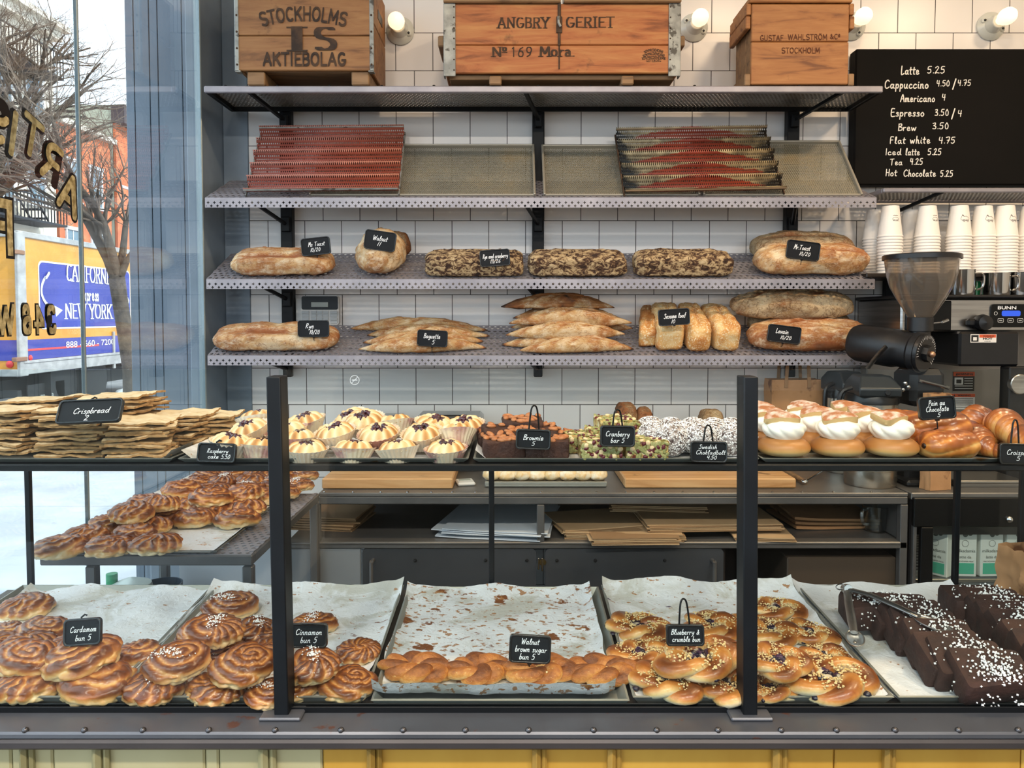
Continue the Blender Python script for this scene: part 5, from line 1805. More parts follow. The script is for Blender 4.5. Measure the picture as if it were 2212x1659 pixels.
# ------------------------------------------------------------------ back counter
CF = 2.6
CZ = 1.5 - .589
M_top = mat('brushed_dark_steel_top', '#6d6a68', 0.38, 0.55, c2='#7d7a77', scale=5, c3='#b3a98f', s3=40, t3=.73)
M_frame = mat('raw_steel_frame', '#5c5b5b', 0.42, 0.5, c2='#6b6968', scale=6)
M_door = mat('dark_grey_steel_door', '#36393d', 0.45, 0.2, c2='#404348', scale=2.5, c3='#6d6f72', s3=60, t3=.74)
M_paledoor = mat('pale_grey_steel_panel', '#7c8085', 0.45, 0.2, c2='#8a8e92', scale=2)
M_void = mat('dark_shade_board', '#1c1512', 0.9, c2='#2a1d17', scale=5)  # near-black boards stand in for the shade inside the counter's bays
M_chrome = mat('chrome', '#c9c9c9', 0.12, 1.0)
M_brush = mat('brushed_stainless', '#b5b3b0', 0.28, 0.95, c2='#9d9b98', scale=3, stretch=(1, 1, 30))
M_blackp = mat('black_plastic', '#0e0f11', 0.35, c2='#141518', scale=10)
xL, xR = P(688, 1068, CF).x, P(1962, 1068, CF).x
cn = thing('work_counter', 'long dark steel work counter with open shelf and grey doors under the bread shelves', 'counter', ((xL + xR) / 2, CF, 0))
OC = cn.location
LX = xR - xL
MB().box((0, .33, CZ - .006), (LX, .66, .012), b=.002).build('worktop', M_top, cn)
MB().box((0, .012, CZ - .026), (LX, .024, .026), b=.003).build('front_rail', M_frame, cn)
for px in (700, 762, 822, 880, 932, 977, 1027, 1103, 1169, 1236, 1289, 1353, 1414, 1476, 1543, 1670, 1734, 1802, 1884):
    MB().blob((P(px, 1062, CF).x - OC.x, .008, CZ + .001), (.005, .005, .004), 8, 5).build('rivet', M_chrome, cn)
SZ = P(1000, 1171, CF).z
xl2 = P(618, 1170, CF).x - OC.x
xr2 = LX / 2
MB().box(((xl2 + xr2) / 2, .33, SZ - .006), (xr2 - xl2, .66, .012), b=.002).build('lower_shelf', M_top, cn)
MB().box(((xl2 + xr2) / 2, .010, SZ - .014), (xr2 - xl2, .02, .016), b=.002).build('shelf_rail', M_frame, cn)
for a, b in ((676, 690), (1160, 1176), (1946, 1962)):
    x0, x1 = P(a, 1100, CF).x - OC.x, P(b, 1100, CF).x - OC.x
    zlow = SZ if a == 1160 else .0
    MB().box(((x0 + x1) / 2, .014, (zlow + CZ - .04) / 2), (x1 - x0, .028, CZ - .04 - zlow), b=.002).build('post', M_frame, cn)
MB().box(((xl2 + xr2) / 2, .645, (SZ + CZ) / 2 - .012), (xr2 - xl2, .012, CZ - SZ - .02)).build('shade_back_board', M_void, cn)  # dark sheet added so the open shelf reads as shaded
MB().box((xr2 - .012, .34, (SZ + CZ) / 2 - .01), (.012, .6, CZ - SZ - .03)).build('end_board', M_frame, cn)
zd0, zd1 = .08, SZ - .024
def fx(px): return P(px, 1220, CF).x - OC.x
def door(a, b, handle, hx, bolts):
    x0, x1 = fx(a), fx(b)
    o = MB().prism(rrect(x1 - x0, zd1 - zd0, .014), .016, T=Matrix.Translation(((x0 + x1) / 2, .018, (zd0 + zd1) / 2)) @ Matrix.Rotation(R(90), 4, 'X')).build('door', M_door, cn)
    z = P(0, 1210, CF).z
    x = fx(hx)
    MB().tube(smooth_line3([(x, .004, z), (x, -.03, z), (x, -.036, z - .012), (x, -.036, z - .2), (x, -.03, z - .212), (x, .004, z - .212)], 4), .0065, 8).build('handle', M_frame, o)
    for px in bolts:
        MB().lathe([(.006, 0), (.005, .003), (0, .004)], 10, T=Matrix.Translation((fx(px), .001, P(0, 1211, CF).z)) @ Matrix.Rotation(R(90), 4, 'X')).build('bolt', M_blackp, o)
door(782, 1158, True, 806, (897, 1049, 1138))
door(1178, 1563, True, 1538, (1203, 1286, 1436))
MB().box(((fx(618) + fx(779)) / 2, .012, (zd0 + zd1) / 2), (fx(779) - fx(618), .016, zd1 - zd0), b=.003).build('side_panel', M_paledoor, cn)
m = MB()
m.lathe([(.013, 0), (.012, .004), (0, .005)], 16, T=Matrix.Translation((fx(1172), .0, P(0, 1214, CF).z)) @ Matrix.Rotation(R(90), 4, 'X'))
m.box((fx(1163), -.006, P(0, 1216, CF).z), (.006, .012, .04), b=.002); m.box((fx(1171), -.006, P(0, 1218, CF).z), (.006, .012, .045), b=.002)
m.build('latch', M_chrome, cn)
m = MB()
m.box(((fx(1565) + fx(1960)) / 2, .64, .4), (fx(1960) - fx(1565), .012, .7))
m.box((fx(1567), .33, .4), (.014, .6, .66))
m.build('open_bay', M_void, cn)  # dark sheets put the shade of the bay into colour
m = MB().box((0, .34, .04), (LX, .6, .08)); m.build('plinth', M_void, cn)
# plain pale panel set below the window beside the counter
struct('trim_3', MB().box(((P(392, 1250, 2.66).x + P(616, 1250, 2.66).x) / 2, 2.66, .36), (P(616, 1250, 2.66).x - P(392, 1250, 2.66).x, .03, .72)), mat('pale_grey_panel', '#d6dae0', .5))
# small oven in the open bay
oY = 2.63
pa, pb = P(1701, 1204, oY), P(1934, 1330, oY)
ov = thing('oven', 'low steel oven with dark glass door in the open bay under the counter', 'oven', ((pa.x + pb.x) / 2, oY, .08))
w_, h_ = pb.x - pa.x, pa.z - .08
m = MB(); m.box((0, .2, h_ / 2), (w_, .4, h_), b=.004); m.build('casing', mat('dull_bronze_steel', '#5d5044', .4, .5), ov)
MB().box((0, -.004, h_ * .42), (w_ * .86, .012, h_ * .78), b=.003).build('glass_door', mat('dark_oven_glass', '#272d38', .2, coat=.2), ov)
MB().box((0, -.008, h_ * .83), (w_ * .9, .01, .008), b=.002).build('door_rail', M_brush, ov)

# ------------------------------------------------------------------ side table along the window
TY0, TY1 = 1.918, 2.6
tx0, tx1 = P(70, 1203, TY0).x, P(545, 1203, TY0).x
tx0 = max(tx0, GX + .02)
tb = thing('side_table', 'perforated steel side table along the window, loaded with buns', 'table', ((tx0 + tx1) / 2, TY0, 0))
w_, d_ = tx1 - tx0, TY1 - TY0 - .004
m = MB()
m.box((0, .014, CZ - .014), (w_, .028, .026), b=.003); m.box((0, d_ - .014, CZ - .014), (w_, .028, .026), b=.003)
for s_ in (-1, 1):
    m.box((s_ * (w_ / 2 - .012), d_ / 2, CZ - .014), (.024, d_ - .05, .026), b=.003)
m.build('frame', M_frame, tb)
m = MB(); perf(m, w_ - .01, d_ - .01, .021, .7, T=Matrix.Translation((-w_ / 2 + .005, .005, CZ)))
solid(m.build('perforated_top', M_rack, tb, smooth=None), .002)
for (sx_, sy_) in ((-1, .014), (1, .014), (-1, d_ - .014), (1, d_ - .014)):
    MB().box((sx_ * (w_ / 2 - .014) + (.11 if sx_ < 0 and sy_ < .1 else 0), sy_, (CZ - .03) / 2), (.026, .026, CZ - .03), b=.003).build('leg', M_frame, tb)
# things on the floor below it
jug = thing('plastic_jug', 'whitish plastic jug with green cap under the side table', 'jug', onz(285, 1262, .46) - Vector((0, 0, .46)))
jug.location.y = 2.45; jug.location.x = P(283, 1262, 2.45).x; jug.location.z = 0
zj = P(283, 1247, 2.45).z
m = MB().lathe([(.075, 0), (.08, .02), (.08, zj - .1), (.06, zj - .02), (.02, zj - .005), (0, zj)], 24); m.build('body', mat('cloudy_plastic', '#d6dcd3', .4), jug)
MB().lathe([(.017, zj - .03), (.017, zj + .012), (0, zj + .013)], 14, c=(-.06, 0, 0)).build('cap', mat('green_cap', '#2f9a63', .4), jug)
p = P(350, 1240, 2.75)
bn = thing('waste_bin', 'dark round bin on the floor below the side table', 'bin', (P(350, 1240, 2.5).x, 2.5, 0))
zb_ = P(350, 1208, 2.75).z
MB().lathe([(.05, 0), (.055, .01), (.062, zb_), (.058, zb_), (.05, .02), (0, .02)], 28).build('body', mat('dark_blue_plastic', '#2c3947', .4), bn)

# ------------------------------------------------------------------ display counter
LY = 1.218
LZ = P(1100, 1583, LY).z
dX0, dX1 = -1.17, 1.75
dc = thing('display_counter', 'steel display counter with glass front, slim black posts and painted panels below', 'display counter', (0, LY, 0))
M_ledge = mat('dark_worn_steel', '#595b61', 0.34, 0.45, c2='#66686e', scale=4, c3='#6b4a40', s3=24, t3=.66)
M_fascia = mat('rust_tinged_steel', '#403b3b', 0.45, 0.3, c2='#4c4645', scale=3, c3='#6b4638', s3=16, t3=.66)
MB().box(((dX0 + dX1) / 2, .045, LZ - .006), (dX1 - dX0, .09, .012), b=.003).build('ledge', M_ledge, dc)
zf = P(1100, 1621, LY).z
MB().box(((dX0 + dX1) / 2, .008, (LZ - .012 + zf) / 2), (dX1 - dX0, .02, LZ - .012 - zf), b=.004).build('fascia', M_fascia, dc)
for px in (50, 178, 305, 448, 592, 735, 870, 1005, 1142, 1283, 1420, 1553, 1690, 1810, 1937, 2075, 2205):
    MB().blob((P(px, 1583, LY).x, .006, LZ + .001), (.0055, .0055, .005), 10, 6).build('rivet', mat('dark_rivet', '#5c5a5c', .25, .8) if px == 50 else bpy.data.materials['dark_rivet'], dc)
D0 = 1.29
DSL = .056
DZ0 = LZ - .004
def deckz(Y): return DZ0 + (Y - D0) * DSL
m = MB()
m.add([(dX0, D0 - LY, deckz(D0)), (dX1, D0 - LY, deckz(D0)), (dX1, 1.80 - LY, deckz(1.80)), (dX0, 1.80 - LY, deckz(1.80)),
       (dX0, D0 - LY, deckz(D0) - .02), (dX1, D0 - LY, deckz(D0) - .02), (dX1, 1.80 - LY, deckz(1.80) - .02), (dX0, 1.80 - LY, deckz(1.80) - .02)],
      [(0, 1, 2, 3), (4, 7, 6, 5), (0, 4, 5, 1), (1, 5, 6, 2), (2, 6, 7, 3), (3, 7, 4, 0)])
m.build('deck', mat('brown_steel_deck', '#4d443d', .45, .3, c2='#5a5047', scale=4), dc, smooth=None)
# painted boarded front
M_olive = mat('chipped_olive_paint', '#b3aa80', 0.55, c2='#bfb78e', scale=3, c3='#c9c2ae', s3=9, t3=.68)
M_gold2 = mat('ochre_gold_paint', '#d2a648', 0.45, c2='#c09138', scale=4, stretch=(1, 1, .5), c3='#d6c2a4', s3=7, t3=.72)
M_goldd = mat('dark_ochre_moulding', '#b58e42', 0.5, c2='#8f7030', scale=8)
M_olived = mat('olive_moulding', '#a39c74', 0.5, c2='#89825b', scale=8)
def fpx(px): return P(px, 1640, LY + .02).x
xm = fpx(695)
bo = [-200, 20, 110, 225, 440, 470, 575, 695]
def panel(name, a, b, mt):
    MB().box(((fpx(a) + fpx(b)) / 2, .04, zf / 2), (fpx(b) - fpx(a) - .0015, .03, zf - .004), b=.003).build(name, mt, dc)
for a, b in zip(bo[:-1], bo[1:]):
    panel('board', max(a, -540), b, M_olive)
go = [695, 810, 1165, 1320, 1690, 1806, 1920, 2212, 2500]
for a, b in zip(go[:-1], go[1:]):
    panel('board', a, b, M_gold2)
for a, b, mt in ((45, 76, M_olived), (200, 240, M_olived), (558, 600, M_olived), (792, 828, M_goldd), (1148, 1184, M_goldd), (1310, 1345, M_goldd), (1665, 1705, M_goldd), (1905, 1936, M_goldd)):
    x0, x1 = fpx(a), fpx(b)
    m = MB()
    m.box((x0 + (x1 - x0) * .3, .018, zf / 2), ((x1 - x0) * .5, .02, zf - .004), b=.006)
    m.box((x0 + (x1 - x0) * .75, .02, zf / 2), ((x1 - x0) * .34, .012, zf - .004), b=.004)
    m.build('moulding', mt, dc)
# posts
M_post = mat('black_painted_steel', '#0c0f13', 0.45, 0.0, c2='#11151a', scale=9, spec=.3)
PY = 1.262
for (xt, xb, nm) in ((574, 592, 'l'), (1607, 1606, 'r')):
    pt, pb = P(xt, 814, PY), P(xb, 1541, PY)
    k = .0225 if nm == 'l' else .022
    w = .0235
    m = MB()
    dx = pb.x - pt.x
    x0 = pb.x + w / 2
    vs = []
    for (z, xx) in ((LZ, x0), (pt.z, pt.x + w / 2)):
        for (a, b) in ((-1, 0), (1, 0), (1, 1), (-1, 1)):
            vs.append((xx + a * w / 2, PY - LY + b * .042, z))
    m.add(vs, [(0, 1, 5, 4), (1, 2, 6, 5), (2, 3, 7, 6), (3, 0, 4, 7), (4, 5, 6, 7), (3, 2, 1, 0)])
    o = m.build('post', M_post, dc)
    bv = o.modifiers.new('edge', 'BEVEL'); bv.width = .002; bv.segments = 2
    MB().box((x0, PY - LY + .014, LZ + .003), (w + .045, .05, .006), b=.002).build('foot_plate', M_ledge, dc)
# glass panes
GY = 1.288
zg1 = P(1100, 798, GY).z
zg0 = LZ + .002
for a, b in ((-420, 584), (606, 1606), (1634, 2600)):
    x0, x1 = P(a, 1000, GY).x, P(b, 1000, GY).x
    MB().box(((x0 + x1) / 2, GY - LY, (zg0 + zg1) / 2), (x1 - x0, .006, zg1 - zg0)).build('glass_pane', M_case_glass, dc, smooth=None)
m = MB().box(((dX0 + dX1) / 2, GY - LY - .006, LZ + .004), (dX1 - dX0, .003, .012), b=.001)
m.box(((dX0 + dX1) / 2, GY - LY + .006, LZ + .004), (dX1 - dX0, .003, .012), b=.001)
m.build('glass_channel', M_upright, dc)
# no-smoking mark etched on the pane
m = MB(); p = P(766, 821, GY - .004)
nib(m, arc(0, 0, .0075, .0075, 0, 360, 20), .0007, .0007, facing((p.x, GY - LY - .0036, p.z)))
nib(m, [(-.005, -.005), (.005, .005)], .0007, .0007, facing((p.x, GY - LY - .0036, p.z))); nib(m, [(-.004, 0), (.004, 0)], .0012, .0012, facing((p.x, GY - LY - .0036, p.z)))
m.build('no_smoking_mark', mat('etched_mark', '#d6dbdc', .8), dc, smooth=None)
# upper shelf of the case
SHY = 1.5
SHZ = P(1100, 1003, SHY).z
sx0, sx1 = -1.17, 1.62
M_case = mat('case_shelf_black', '#0d0f11', 0.45, 0.0, c2='#121417', scale=8, spec=.3)
m = MB()
m.box(((sx0 + sx1) / 2, SHY - LY + .008, SHZ - .007), (sx1 - sx0, .016, .013), b=.002)
m.box(((sx0 + sx1) / 2, 1.84 - LY, SHZ - .007), (sx1 - sx0, .016, .013), b=.002)
m.box(((sx0 + sx1) / 2, 1.67 - LY, SHZ - .004), (sx1 - sx0, .33, .005))
m.build('upper_shelf', M_case, dc)
for px in (64, 1062, 2065, 2206):
    x = P(px, 1150, 1.79).x
    z0 = deckz(1.79)
    MB().box((x, 1.79 - LY, (z0 + SHZ - .013) / 2), (.0125, .0125, SHZ - .013 - z0), b=.0015).build('rod_leg', M_post, dc)
# ------------------------------------------------------------------ front trays and their buns
DN = Vector((0, -DSL, 1)).normalized()
DA = math.atan(DSL)
M_pan = mat('dull_aluminium_pan', '#8f9089', 0.45, 0.5, c2='#9b9c94', scale=9, c3='#7a5a38', s3=14, t3=.68)
def paper(name, stain, amount, purple=False):
    t = NT(name)
    v = t.coords((1, 1, 1))
    n1 = t.noise(v, 7, 5, .6)
    col = t.ramp(n1, [(.35, '#dadbde'), (.6, '#e8e9ec')])
    g = t.ramp(t.noise(v, 5.5, 6, .65, .8), [(.52, 0.0), (.6, .85)])
    col = t.mix(g, col, lin('#bfbcb2'))
    v2 = t.coords((1, 1.5, 1))
    s1 = t.ramp(t.noise(v2, 19, 5, .6), [(.70 - amount, 0.0), (.73 - amount, 1.0)])
    col = t.mix(s1, col, lin(stain))
    s2 = t.ramp(t.noise(v2, 55, 3, .6), [(.68 - amount, 0.0), (.71 - amount, .9)])
    col = t.mix(s2, col, lin('#a5703c'))
    t.set(col=col, rough=.42, spec=.4)
    w = t.noise(t.coords((1, 1, 1)), 34, 5, .6, 2.5)
    t.bump(w, .55, .004)
    return t.m
PAP = {'card': paper('buttery_baking_paper', '#c58a4a', .03), 'cinn': paper('baking_paper_with_sugar_spots', '#7a4526', .045), 'wal': paper('caramel_stained_paper', '#7d4a28', .10),
       'blue': paper('berry_stained_paper', '#4a3358', .05), 'choc': paper('clean_baking_paper', '#8d8478', .0)}
def deckpt(X, Y, h=0.0): return Vector((X, Y, deckz(Y))) + DN * h
def pan(label, xa, xb, paperkind, front=.0, back=.03, dl=.47, pin=(.02, .02), skew=0.0, wrink=.004, tilt=0.0):
    """xa, xb: pixel columns of the front rim"""
    y0 = 1.302 if paperkind != 'wal' else 1.292
    X0, X1 = P(xa, 1520, y0).x, P(xb, 1520, y0).x
    w = X1 - X0
    r = thing('baking_tray', label, 'baking tray', deckpt((X0 + X1) / 2, y0, .0005), (DA, tilt, 0), 'bun trays in the display counter')
    m = MB()
    b, h, fl = .004, .017, .012
    def rect(i, z): return [(-w / 2 + i, i, z), (w / 2 - i, i, z), (w / 2 - i, dl - i, z), (-w / 2 + i, dl - i, z)]
    L = [rect(fl, .001), rect(0.002, h), rect(0, h + .002), rect(.004, h + .003), rect(.006, h), rect(fl + .003, .003)]
    vs = [p for q in L for p in q]
    fs = [(3, 2, 1, 0)] + [(4 * i + k, 4 * i + (k + 1) % 4, 4 * i + 4 + (k + 1) % 4, 4 * i + 4 + k) for i in range(5) for k in range(4)] + [(20, 21, 22, 23)]
    m.add(vs, fs)
    m.build('pan', M_pan, r, smooth=None)
    pp = thing('baking_paper', None, None)
    bpy.data.objects.remove(pp)
    m = MB()
    nx, ny = 46, 46
    seed = xa * .37
    px0, px1 = -w / 2 + pin[0], w / 2 - pin[1]
    V = []
    for j in range(ny + 1):
        v = j / ny
        row = []
        for i in range(nx + 1):
            u = i / nx
            x = px0 + (px1 - px0) * u + skew * (v - .5) + .006 * mn.noise(Vector((v * 6 + seed, 0, 0))) * (abs(u - .5) * 2)
            y = .012 + (dl - .01) * v
            z = .006 + wrink * (.6 + mn.fractal(Vector((u * 5 + seed, v * 5, 0)), .7, 2.0, 4))
            if front and v < .06:
                f = (.06 - v) / .06
                y += .012 * f - .010
                z += front * f
            bk = max(0, (v - .86) / .14)
            z += back * bk ** 1.6 * (1 + .35 * mn.noise(Vector((u * 2.5 + seed, 3, 0)))) + .004 * bk * math.sin(u * 14 + seed)
            y += -.004 * bk * bk
            for ue in (u, 1 - u):
                if ue < .05:
                    z += .010 * ((.05 - ue) / .05) ** 1.4
            row.append((x, y, max(z, .0055)))
        V.append(row)
    m.grid(V)
    m.build('baking_paper', PAP[paperkind], r, smooth=80, fix=False)
    return r
pan('leftmost tray of cardamom buns on buttery baking paper', -330, 232, 'card', .0, .008, .48, (.02, -.004), 0.0, .005)
pan('tray of cinnamon buns with pearl sugar, second from the left', 240, 790, 'cinn', .0, .016, .48, (-.01, .004), 0.01, .004)
pan('nearly empty stained tray with four walnut buns, in the middle', 801, 1360, 'wal', .033, .014, .48, (.0, .02), 0.0, .004)
pan('tray of blueberry crumble buns behind the right post', 1367, 1932, 'blue', .0, .026, .48, (.004, .006), 0.0, .004)
pan('rightmost tray of dark chocolate cake pieces', 1940, 2420, 'choc', .0, .016, .48, (-.01, .02), -.005, .003)

def deck_at(px, py, h):
    return onplane(px, py, deckpt(0, 1.3, h), DN)
def put_bun(pool, px, py, wpx, lift, label, group, base=.125, k=None, tilt=0.0, yaw=None, flat=.82, push=0.012, squash=1.0, calm=False):
    p = deck_at(px, py, .007 + lift + .02)
    q = p - DN * .0185 + Vector((0, push, push * DSL))
    s_ = wpx * p.y / F / base
    yaw = random.uniform(-.5, .5) * (.3 if calm else 1) + random.choice((0, PI)) if yaw is None else yaw
    e = (Matrix.Rotation(DA + R(tilt), 3, 'X') @ Matrix.Rotation(R(random.uniform(-4, 4)), 3, 'Y') @ Matrix.Rotation(yaw, 3, 'Z')).to_euler()
    return pool.put(q, e, label, group, (s_, s_ * squash, s_ * flat), k)
def rows(pool, data, what, tray, group, base=.125, **kw):
    for row, items in data:
        for i, it in enumerate(sorted(items, key=lambda t: t[0])):
            px, py, w, lift = it[:4]
            n = len(items)
            pos = ORD[i + 1] + ' from the left in the ' if n > 1 else 'alone in the '
            put_bun(pool, px, py, w, lift, '%s, %s%s of %s' % (what, pos, row, tray), group, base, tilt=it[4] if len(it) > 4 else 0, **kw)
CARD = Pool([swirl_bun(101, 'mix', M_card), swirl_bun(102, 'mix', M_card, k=2.6, nf=15), swirl_bun(103, 'spiral', M_card, k=3.4), swirl_bun(104, 'mix', M_card, k=2.8, nf=11, amp=.007), swirl_bun(105, 'fan', M_card, nf=14)])
rows(CARD, [('back row', [(48, 1312, 116, 0), ]), ('second row', [(8, 1356, 72, 0), (86, 1361, 112, 0)]),
            ('third row', [(-18, 1398, 110, 0), (52, 1395, 120, .0), (150, 1392, 105, 0), (293, 1409, 104, 0)]),
            ('raised third layer', [(48, 1423, 140, .032, 6), (172, 1422, 158, .036, 6)]),
            ('front row', [(-70, 1488, 130, 0), (52, 1483, 146, 0), (202, 1478, 172, 0)])],
     'glossy cardamom bun', 'the leftmost tray', 'cardamom buns in the display counter')
CINN = Pool([swirl_bun(201, 'spiral', M_cinn, 90, k=3.4, a=.06, b=.056), swirl_bun(202, 'mix', M_cinn, 110, k=3.0, nf=15), swirl_bun(203, 'spiral', M_cinn, 0, k=3.7, a=.06, b=.055),
             swirl_bun(204, 'mix', M_cinn, 130, k=3.2, nf=13, a=.06, b=.055), swirl_bun(205, 'fan', M_cinn, 0, nf=15)])
rows(CINN, [('back row', [(494, 1311, 124, 0), (676, 1346, 98, 0)]),
            ('second row', [(430, 1378, 120, 0), (548, 1365, 112, .0), (600, 1372, 100, .0)]),
            ('upper layer', [(452, 1364, 132, .045, 4), (378, 1430, 146, .035, 8), (522, 1438, 148, .035, 8), (672, 1438, 130, .03, 6)]),
            ('right edge', [(771, 1407, 104, 0)]),
            ('third row', [(410, 1415, 120, 0), (470, 1408, 110, 0), (575, 1410, 120, 0)]),
            ('front row', [(328, 1486, 146, 0), (461, 1489, 132, 0), (580, 1497, 116, 0), (630, 1485, 110, 0), (748, 1479, 134, .0)])],
     'dark cinnamon bun', 'the second tray', 'cinnamon buns in the display counter')
WAL = Pool([knot_bun(301, 'wal'), knot_bun(302, 'wal'), knot_bun(303, 'wal')])
rows(WAL, [('only row', [(895, 1457, 142, 0), (1032, 1458, 132, 0), (1166, 1460, 142, 0), (1304, 1462, 142, 0)])], 'sugared walnut knot bun', 'the middle tray', 'walnut buns in the middle tray', .118, flat=.72, push=.033, squash=.76, calm=True)
BLU = Pool([knot_bun(401, 'blue'), knot_bun(402, 'blue'), knot_bun(403, 'blue'), knot_bun(404, 'blue')])
rows(BLU, [('back row', [(1384, 1357, 128, .0), (1540, 1352, 122, .0), (1680, 1316, 108, .0), (1620, 1345, 90, 0)]),
           ('second row', [(1450, 1385, 110, 0), (1672, 1366, 122, .0), (1748, 1366, 108, .0)]),
           ('third row', [(1386, 1414, 122, .0), (1560, 1408, 110, .0), (1790, 1417, 108, 0)]),
           ('raised layer', [(1512, 1424, 160, .036, 8), (1683, 1428, 128, .036, 8)]),
           ('front row', [(1446, 1476, 152, .0), (1578, 1482, 140, .0), (1662, 1486, 110, .0), (1797, 1474, 178, .0)])],
     'blueberry crumble bun', 'the blueberry tray', 'blueberry buns in the display counter', .132)

# chocolate cake pieces with pearl sugar
M_choc = mat('dark_chocolate_cake', '#2e1a15', .8, c2='#3d241c', scale=40, bump=.8, bscale=110, bdist=.004)
def choc_piece(seed):
    def mk():
        rg = random.Random(seed)
        r = thing('chocolate_cake_piece', 'x', 'cake')
        n = 16
        Lx, Ly, H = .085, .062, .034
        V = []
        tri = rg.uniform(.1, .45)
        m = MB()
        prof = [(0, .0), (.96, .0), (1.0, .12), (1.0, .8), (.93, 1.0), (0, 1.0)]
        out = []
        for (x, y) in rrect(Lx, Ly, .006, 3):
            out.append((x, y * (1 - tri * (x / Lx + .5)) + .01 * tri))
        vs = []
        for (s_, z) in prof:
            row = []
            for (x, y) in out:
                q = Vector((x * s_, y * s_, z * H))
                q += Vector((mn.noise(q * 60), mn.noise(q * 60 + Vector((7, 0, 0))), mn.noise(q * 60 + Vector((0, 9, 0))))) * .0025
                row.append(tuple(q))
            vs.append(row)
        m.grid(vs, wu=True)
        m.build('cake', M_choc, r, smooth=50)
        pts = []
        for _ in range(260):
            x = rg.gauss(.004, .016); y = rg.gauss(0, .016)
            if abs(x) < Lx * .47 and abs(y) < Ly * .42:
                pts.append((x, y, H + .001 + rg.uniform(0, .003)))
        for _ in range(25):
            pts.append((rg.uniform(-.03, .03), -Ly * .5, rg.uniform(.004, .03)))
        grains_part(r, pts, .0016, M_sugar)
        return r
    return mk
CH = Pool([choc_piece(501), choc_piece(502), choc_piece(503)])
la = [(1832, 1358), (1880, 1364), (1912, 1382), (1936, 1400), (1966, 1425), (1988, 1455), (2024, 1472), (2072, 1498)]
ra = [(2050, 1342), (2078, 1350), (2100, 1366), (2122, 1382), (2150, 1402), (2178, 1426), (2206, 1452), (2240, 1480)]
for nm, col in (('left', la), ('right', ra)):
    for i, (px, py) in enumerate(col):
        p = deck_at(px + 58, py, .012)
        e = (Matrix.Rotation(DA, 3, 'X') @ Matrix.Rotation(R(-6 + 5 * (i % 3)), 3, 'Z') @ Matrix.Rotation(R(26 if i else 0), 3, 'X') @ Matrix.Rotation(R(-4), 3, 'Y')).to_euler()
        CH.put(p + DN * (.004 + .010), e, 'dark chocolate cake piece with pearl sugar, %s from the back of the %s column' % (ORD[i + 1], nm), 'chocolate cake pieces on the rightmost tray', 1.4)
# serving tongs across the cake
tg = thing('serving_tongs', 'steel serving tongs lying open across the chocolate cake pieces', 'tongs')
def dk(px, py, h): return deck_at(px, py, h)
hinge = dk(1829, 1272, .085)
a_end, b_end = dk(1845, 1366, .066), dk(1985, 1332, .085)
tg.location = hinge
m = MB()
def armpts(e, sag): return [Vector((0, 0, 0)), (e - hinge) * .35 + Vector((0, 0, sag)), (e - hinge) * .75 + Vector((0, 0, sag * .5)), e - hinge]
for e, sag, sc_ in ((a_end, -.004, 1.0), (b_end, .006, 1.3)):
    pts = armpts(e, sag)
    m2 = MB(); m2.tube(pts, [.0075, .008, .0085, .007], 10, sq=.55); 
    d = (pts[-1] - pts[-2]).normalized()
    ob = m2.build('arm', M_brush, tg, smooth=60)
    m3 = MB()
    ctr = pts[-1] + d * .02 * sc_
    q = d.to_track_quat('X', 'Z')
    for i in range(1):
        V = []
        for jj in range(7):
            ph = jj / 6 * PI / 2
            V.append([tuple(ctr + q @ Vector((.030 * sc_ * math.cos(t_) * math.sin(ph), .017 * sc_ * math.sin(t_) * math.sin(ph), -.009 * math.cos(ph)))) for t_ in np.linspace(0, 2 * PI, 18, endpoint=False)])
        m3.grid(V, wu=True)
    o3 = m3.build('spoon_end', M_brush, ob, smooth=70); solid(o3, .0012)
m = MB(); m.lathe([(.009, -.010), (.010, -.006), (.010, .006), (.009, .010)], 14, T=Matrix.Rotation(R(75), 4, 'X')); m.build('hinge', M_brush, tg)
m = MB(); m.tube([(-.012 + .01 * math.cos(t_), .0, .004 + .006 * math.sin(t_)) for t_ in np.linspace(0, 2 * PI, 14, endpoint=False)], .0012, 6, closed=True); m.build('hanging_ring', M_chrome, tg)

sg = 'small black slate price sign reading '
sign(sg + 'Cardamom bun 5', 178, 1365, 1.355, 82, 57, [('Cardamom', 2, -6, 12, 58), ('bun 5', 2, 12, 12, 34)], -4, 12, 0, 'clip')
sign(sg + 'Cinnamon bun 5', 665, 1373, 1.375, 86, 52, [('Cinnamon', 2, -8, 12, 58), ('bun 5', 2, 9, 12, 36)], 0, 10, 0, 'pin', .012)
sign(sg + 'Walnut brown sugar bun 5', 1145, 1402, 1.37, 92, 60, [('Walnut', 0, -16, 12, 40), ('brown sugar', 2, 0, 12, 70), ('bun 5', -6, 16, 12, 34)], 3, 10, 0, 'pin', .02)
sign(sg + 'Blueberry & crumble bun', 1480, 1372, 1.352, 84, 46, [('Blueberry &', 0, -7, 11, 62), ('crumble bun', 2, 8, 11, 62)], 0, 10, 0, 'loop', .042)
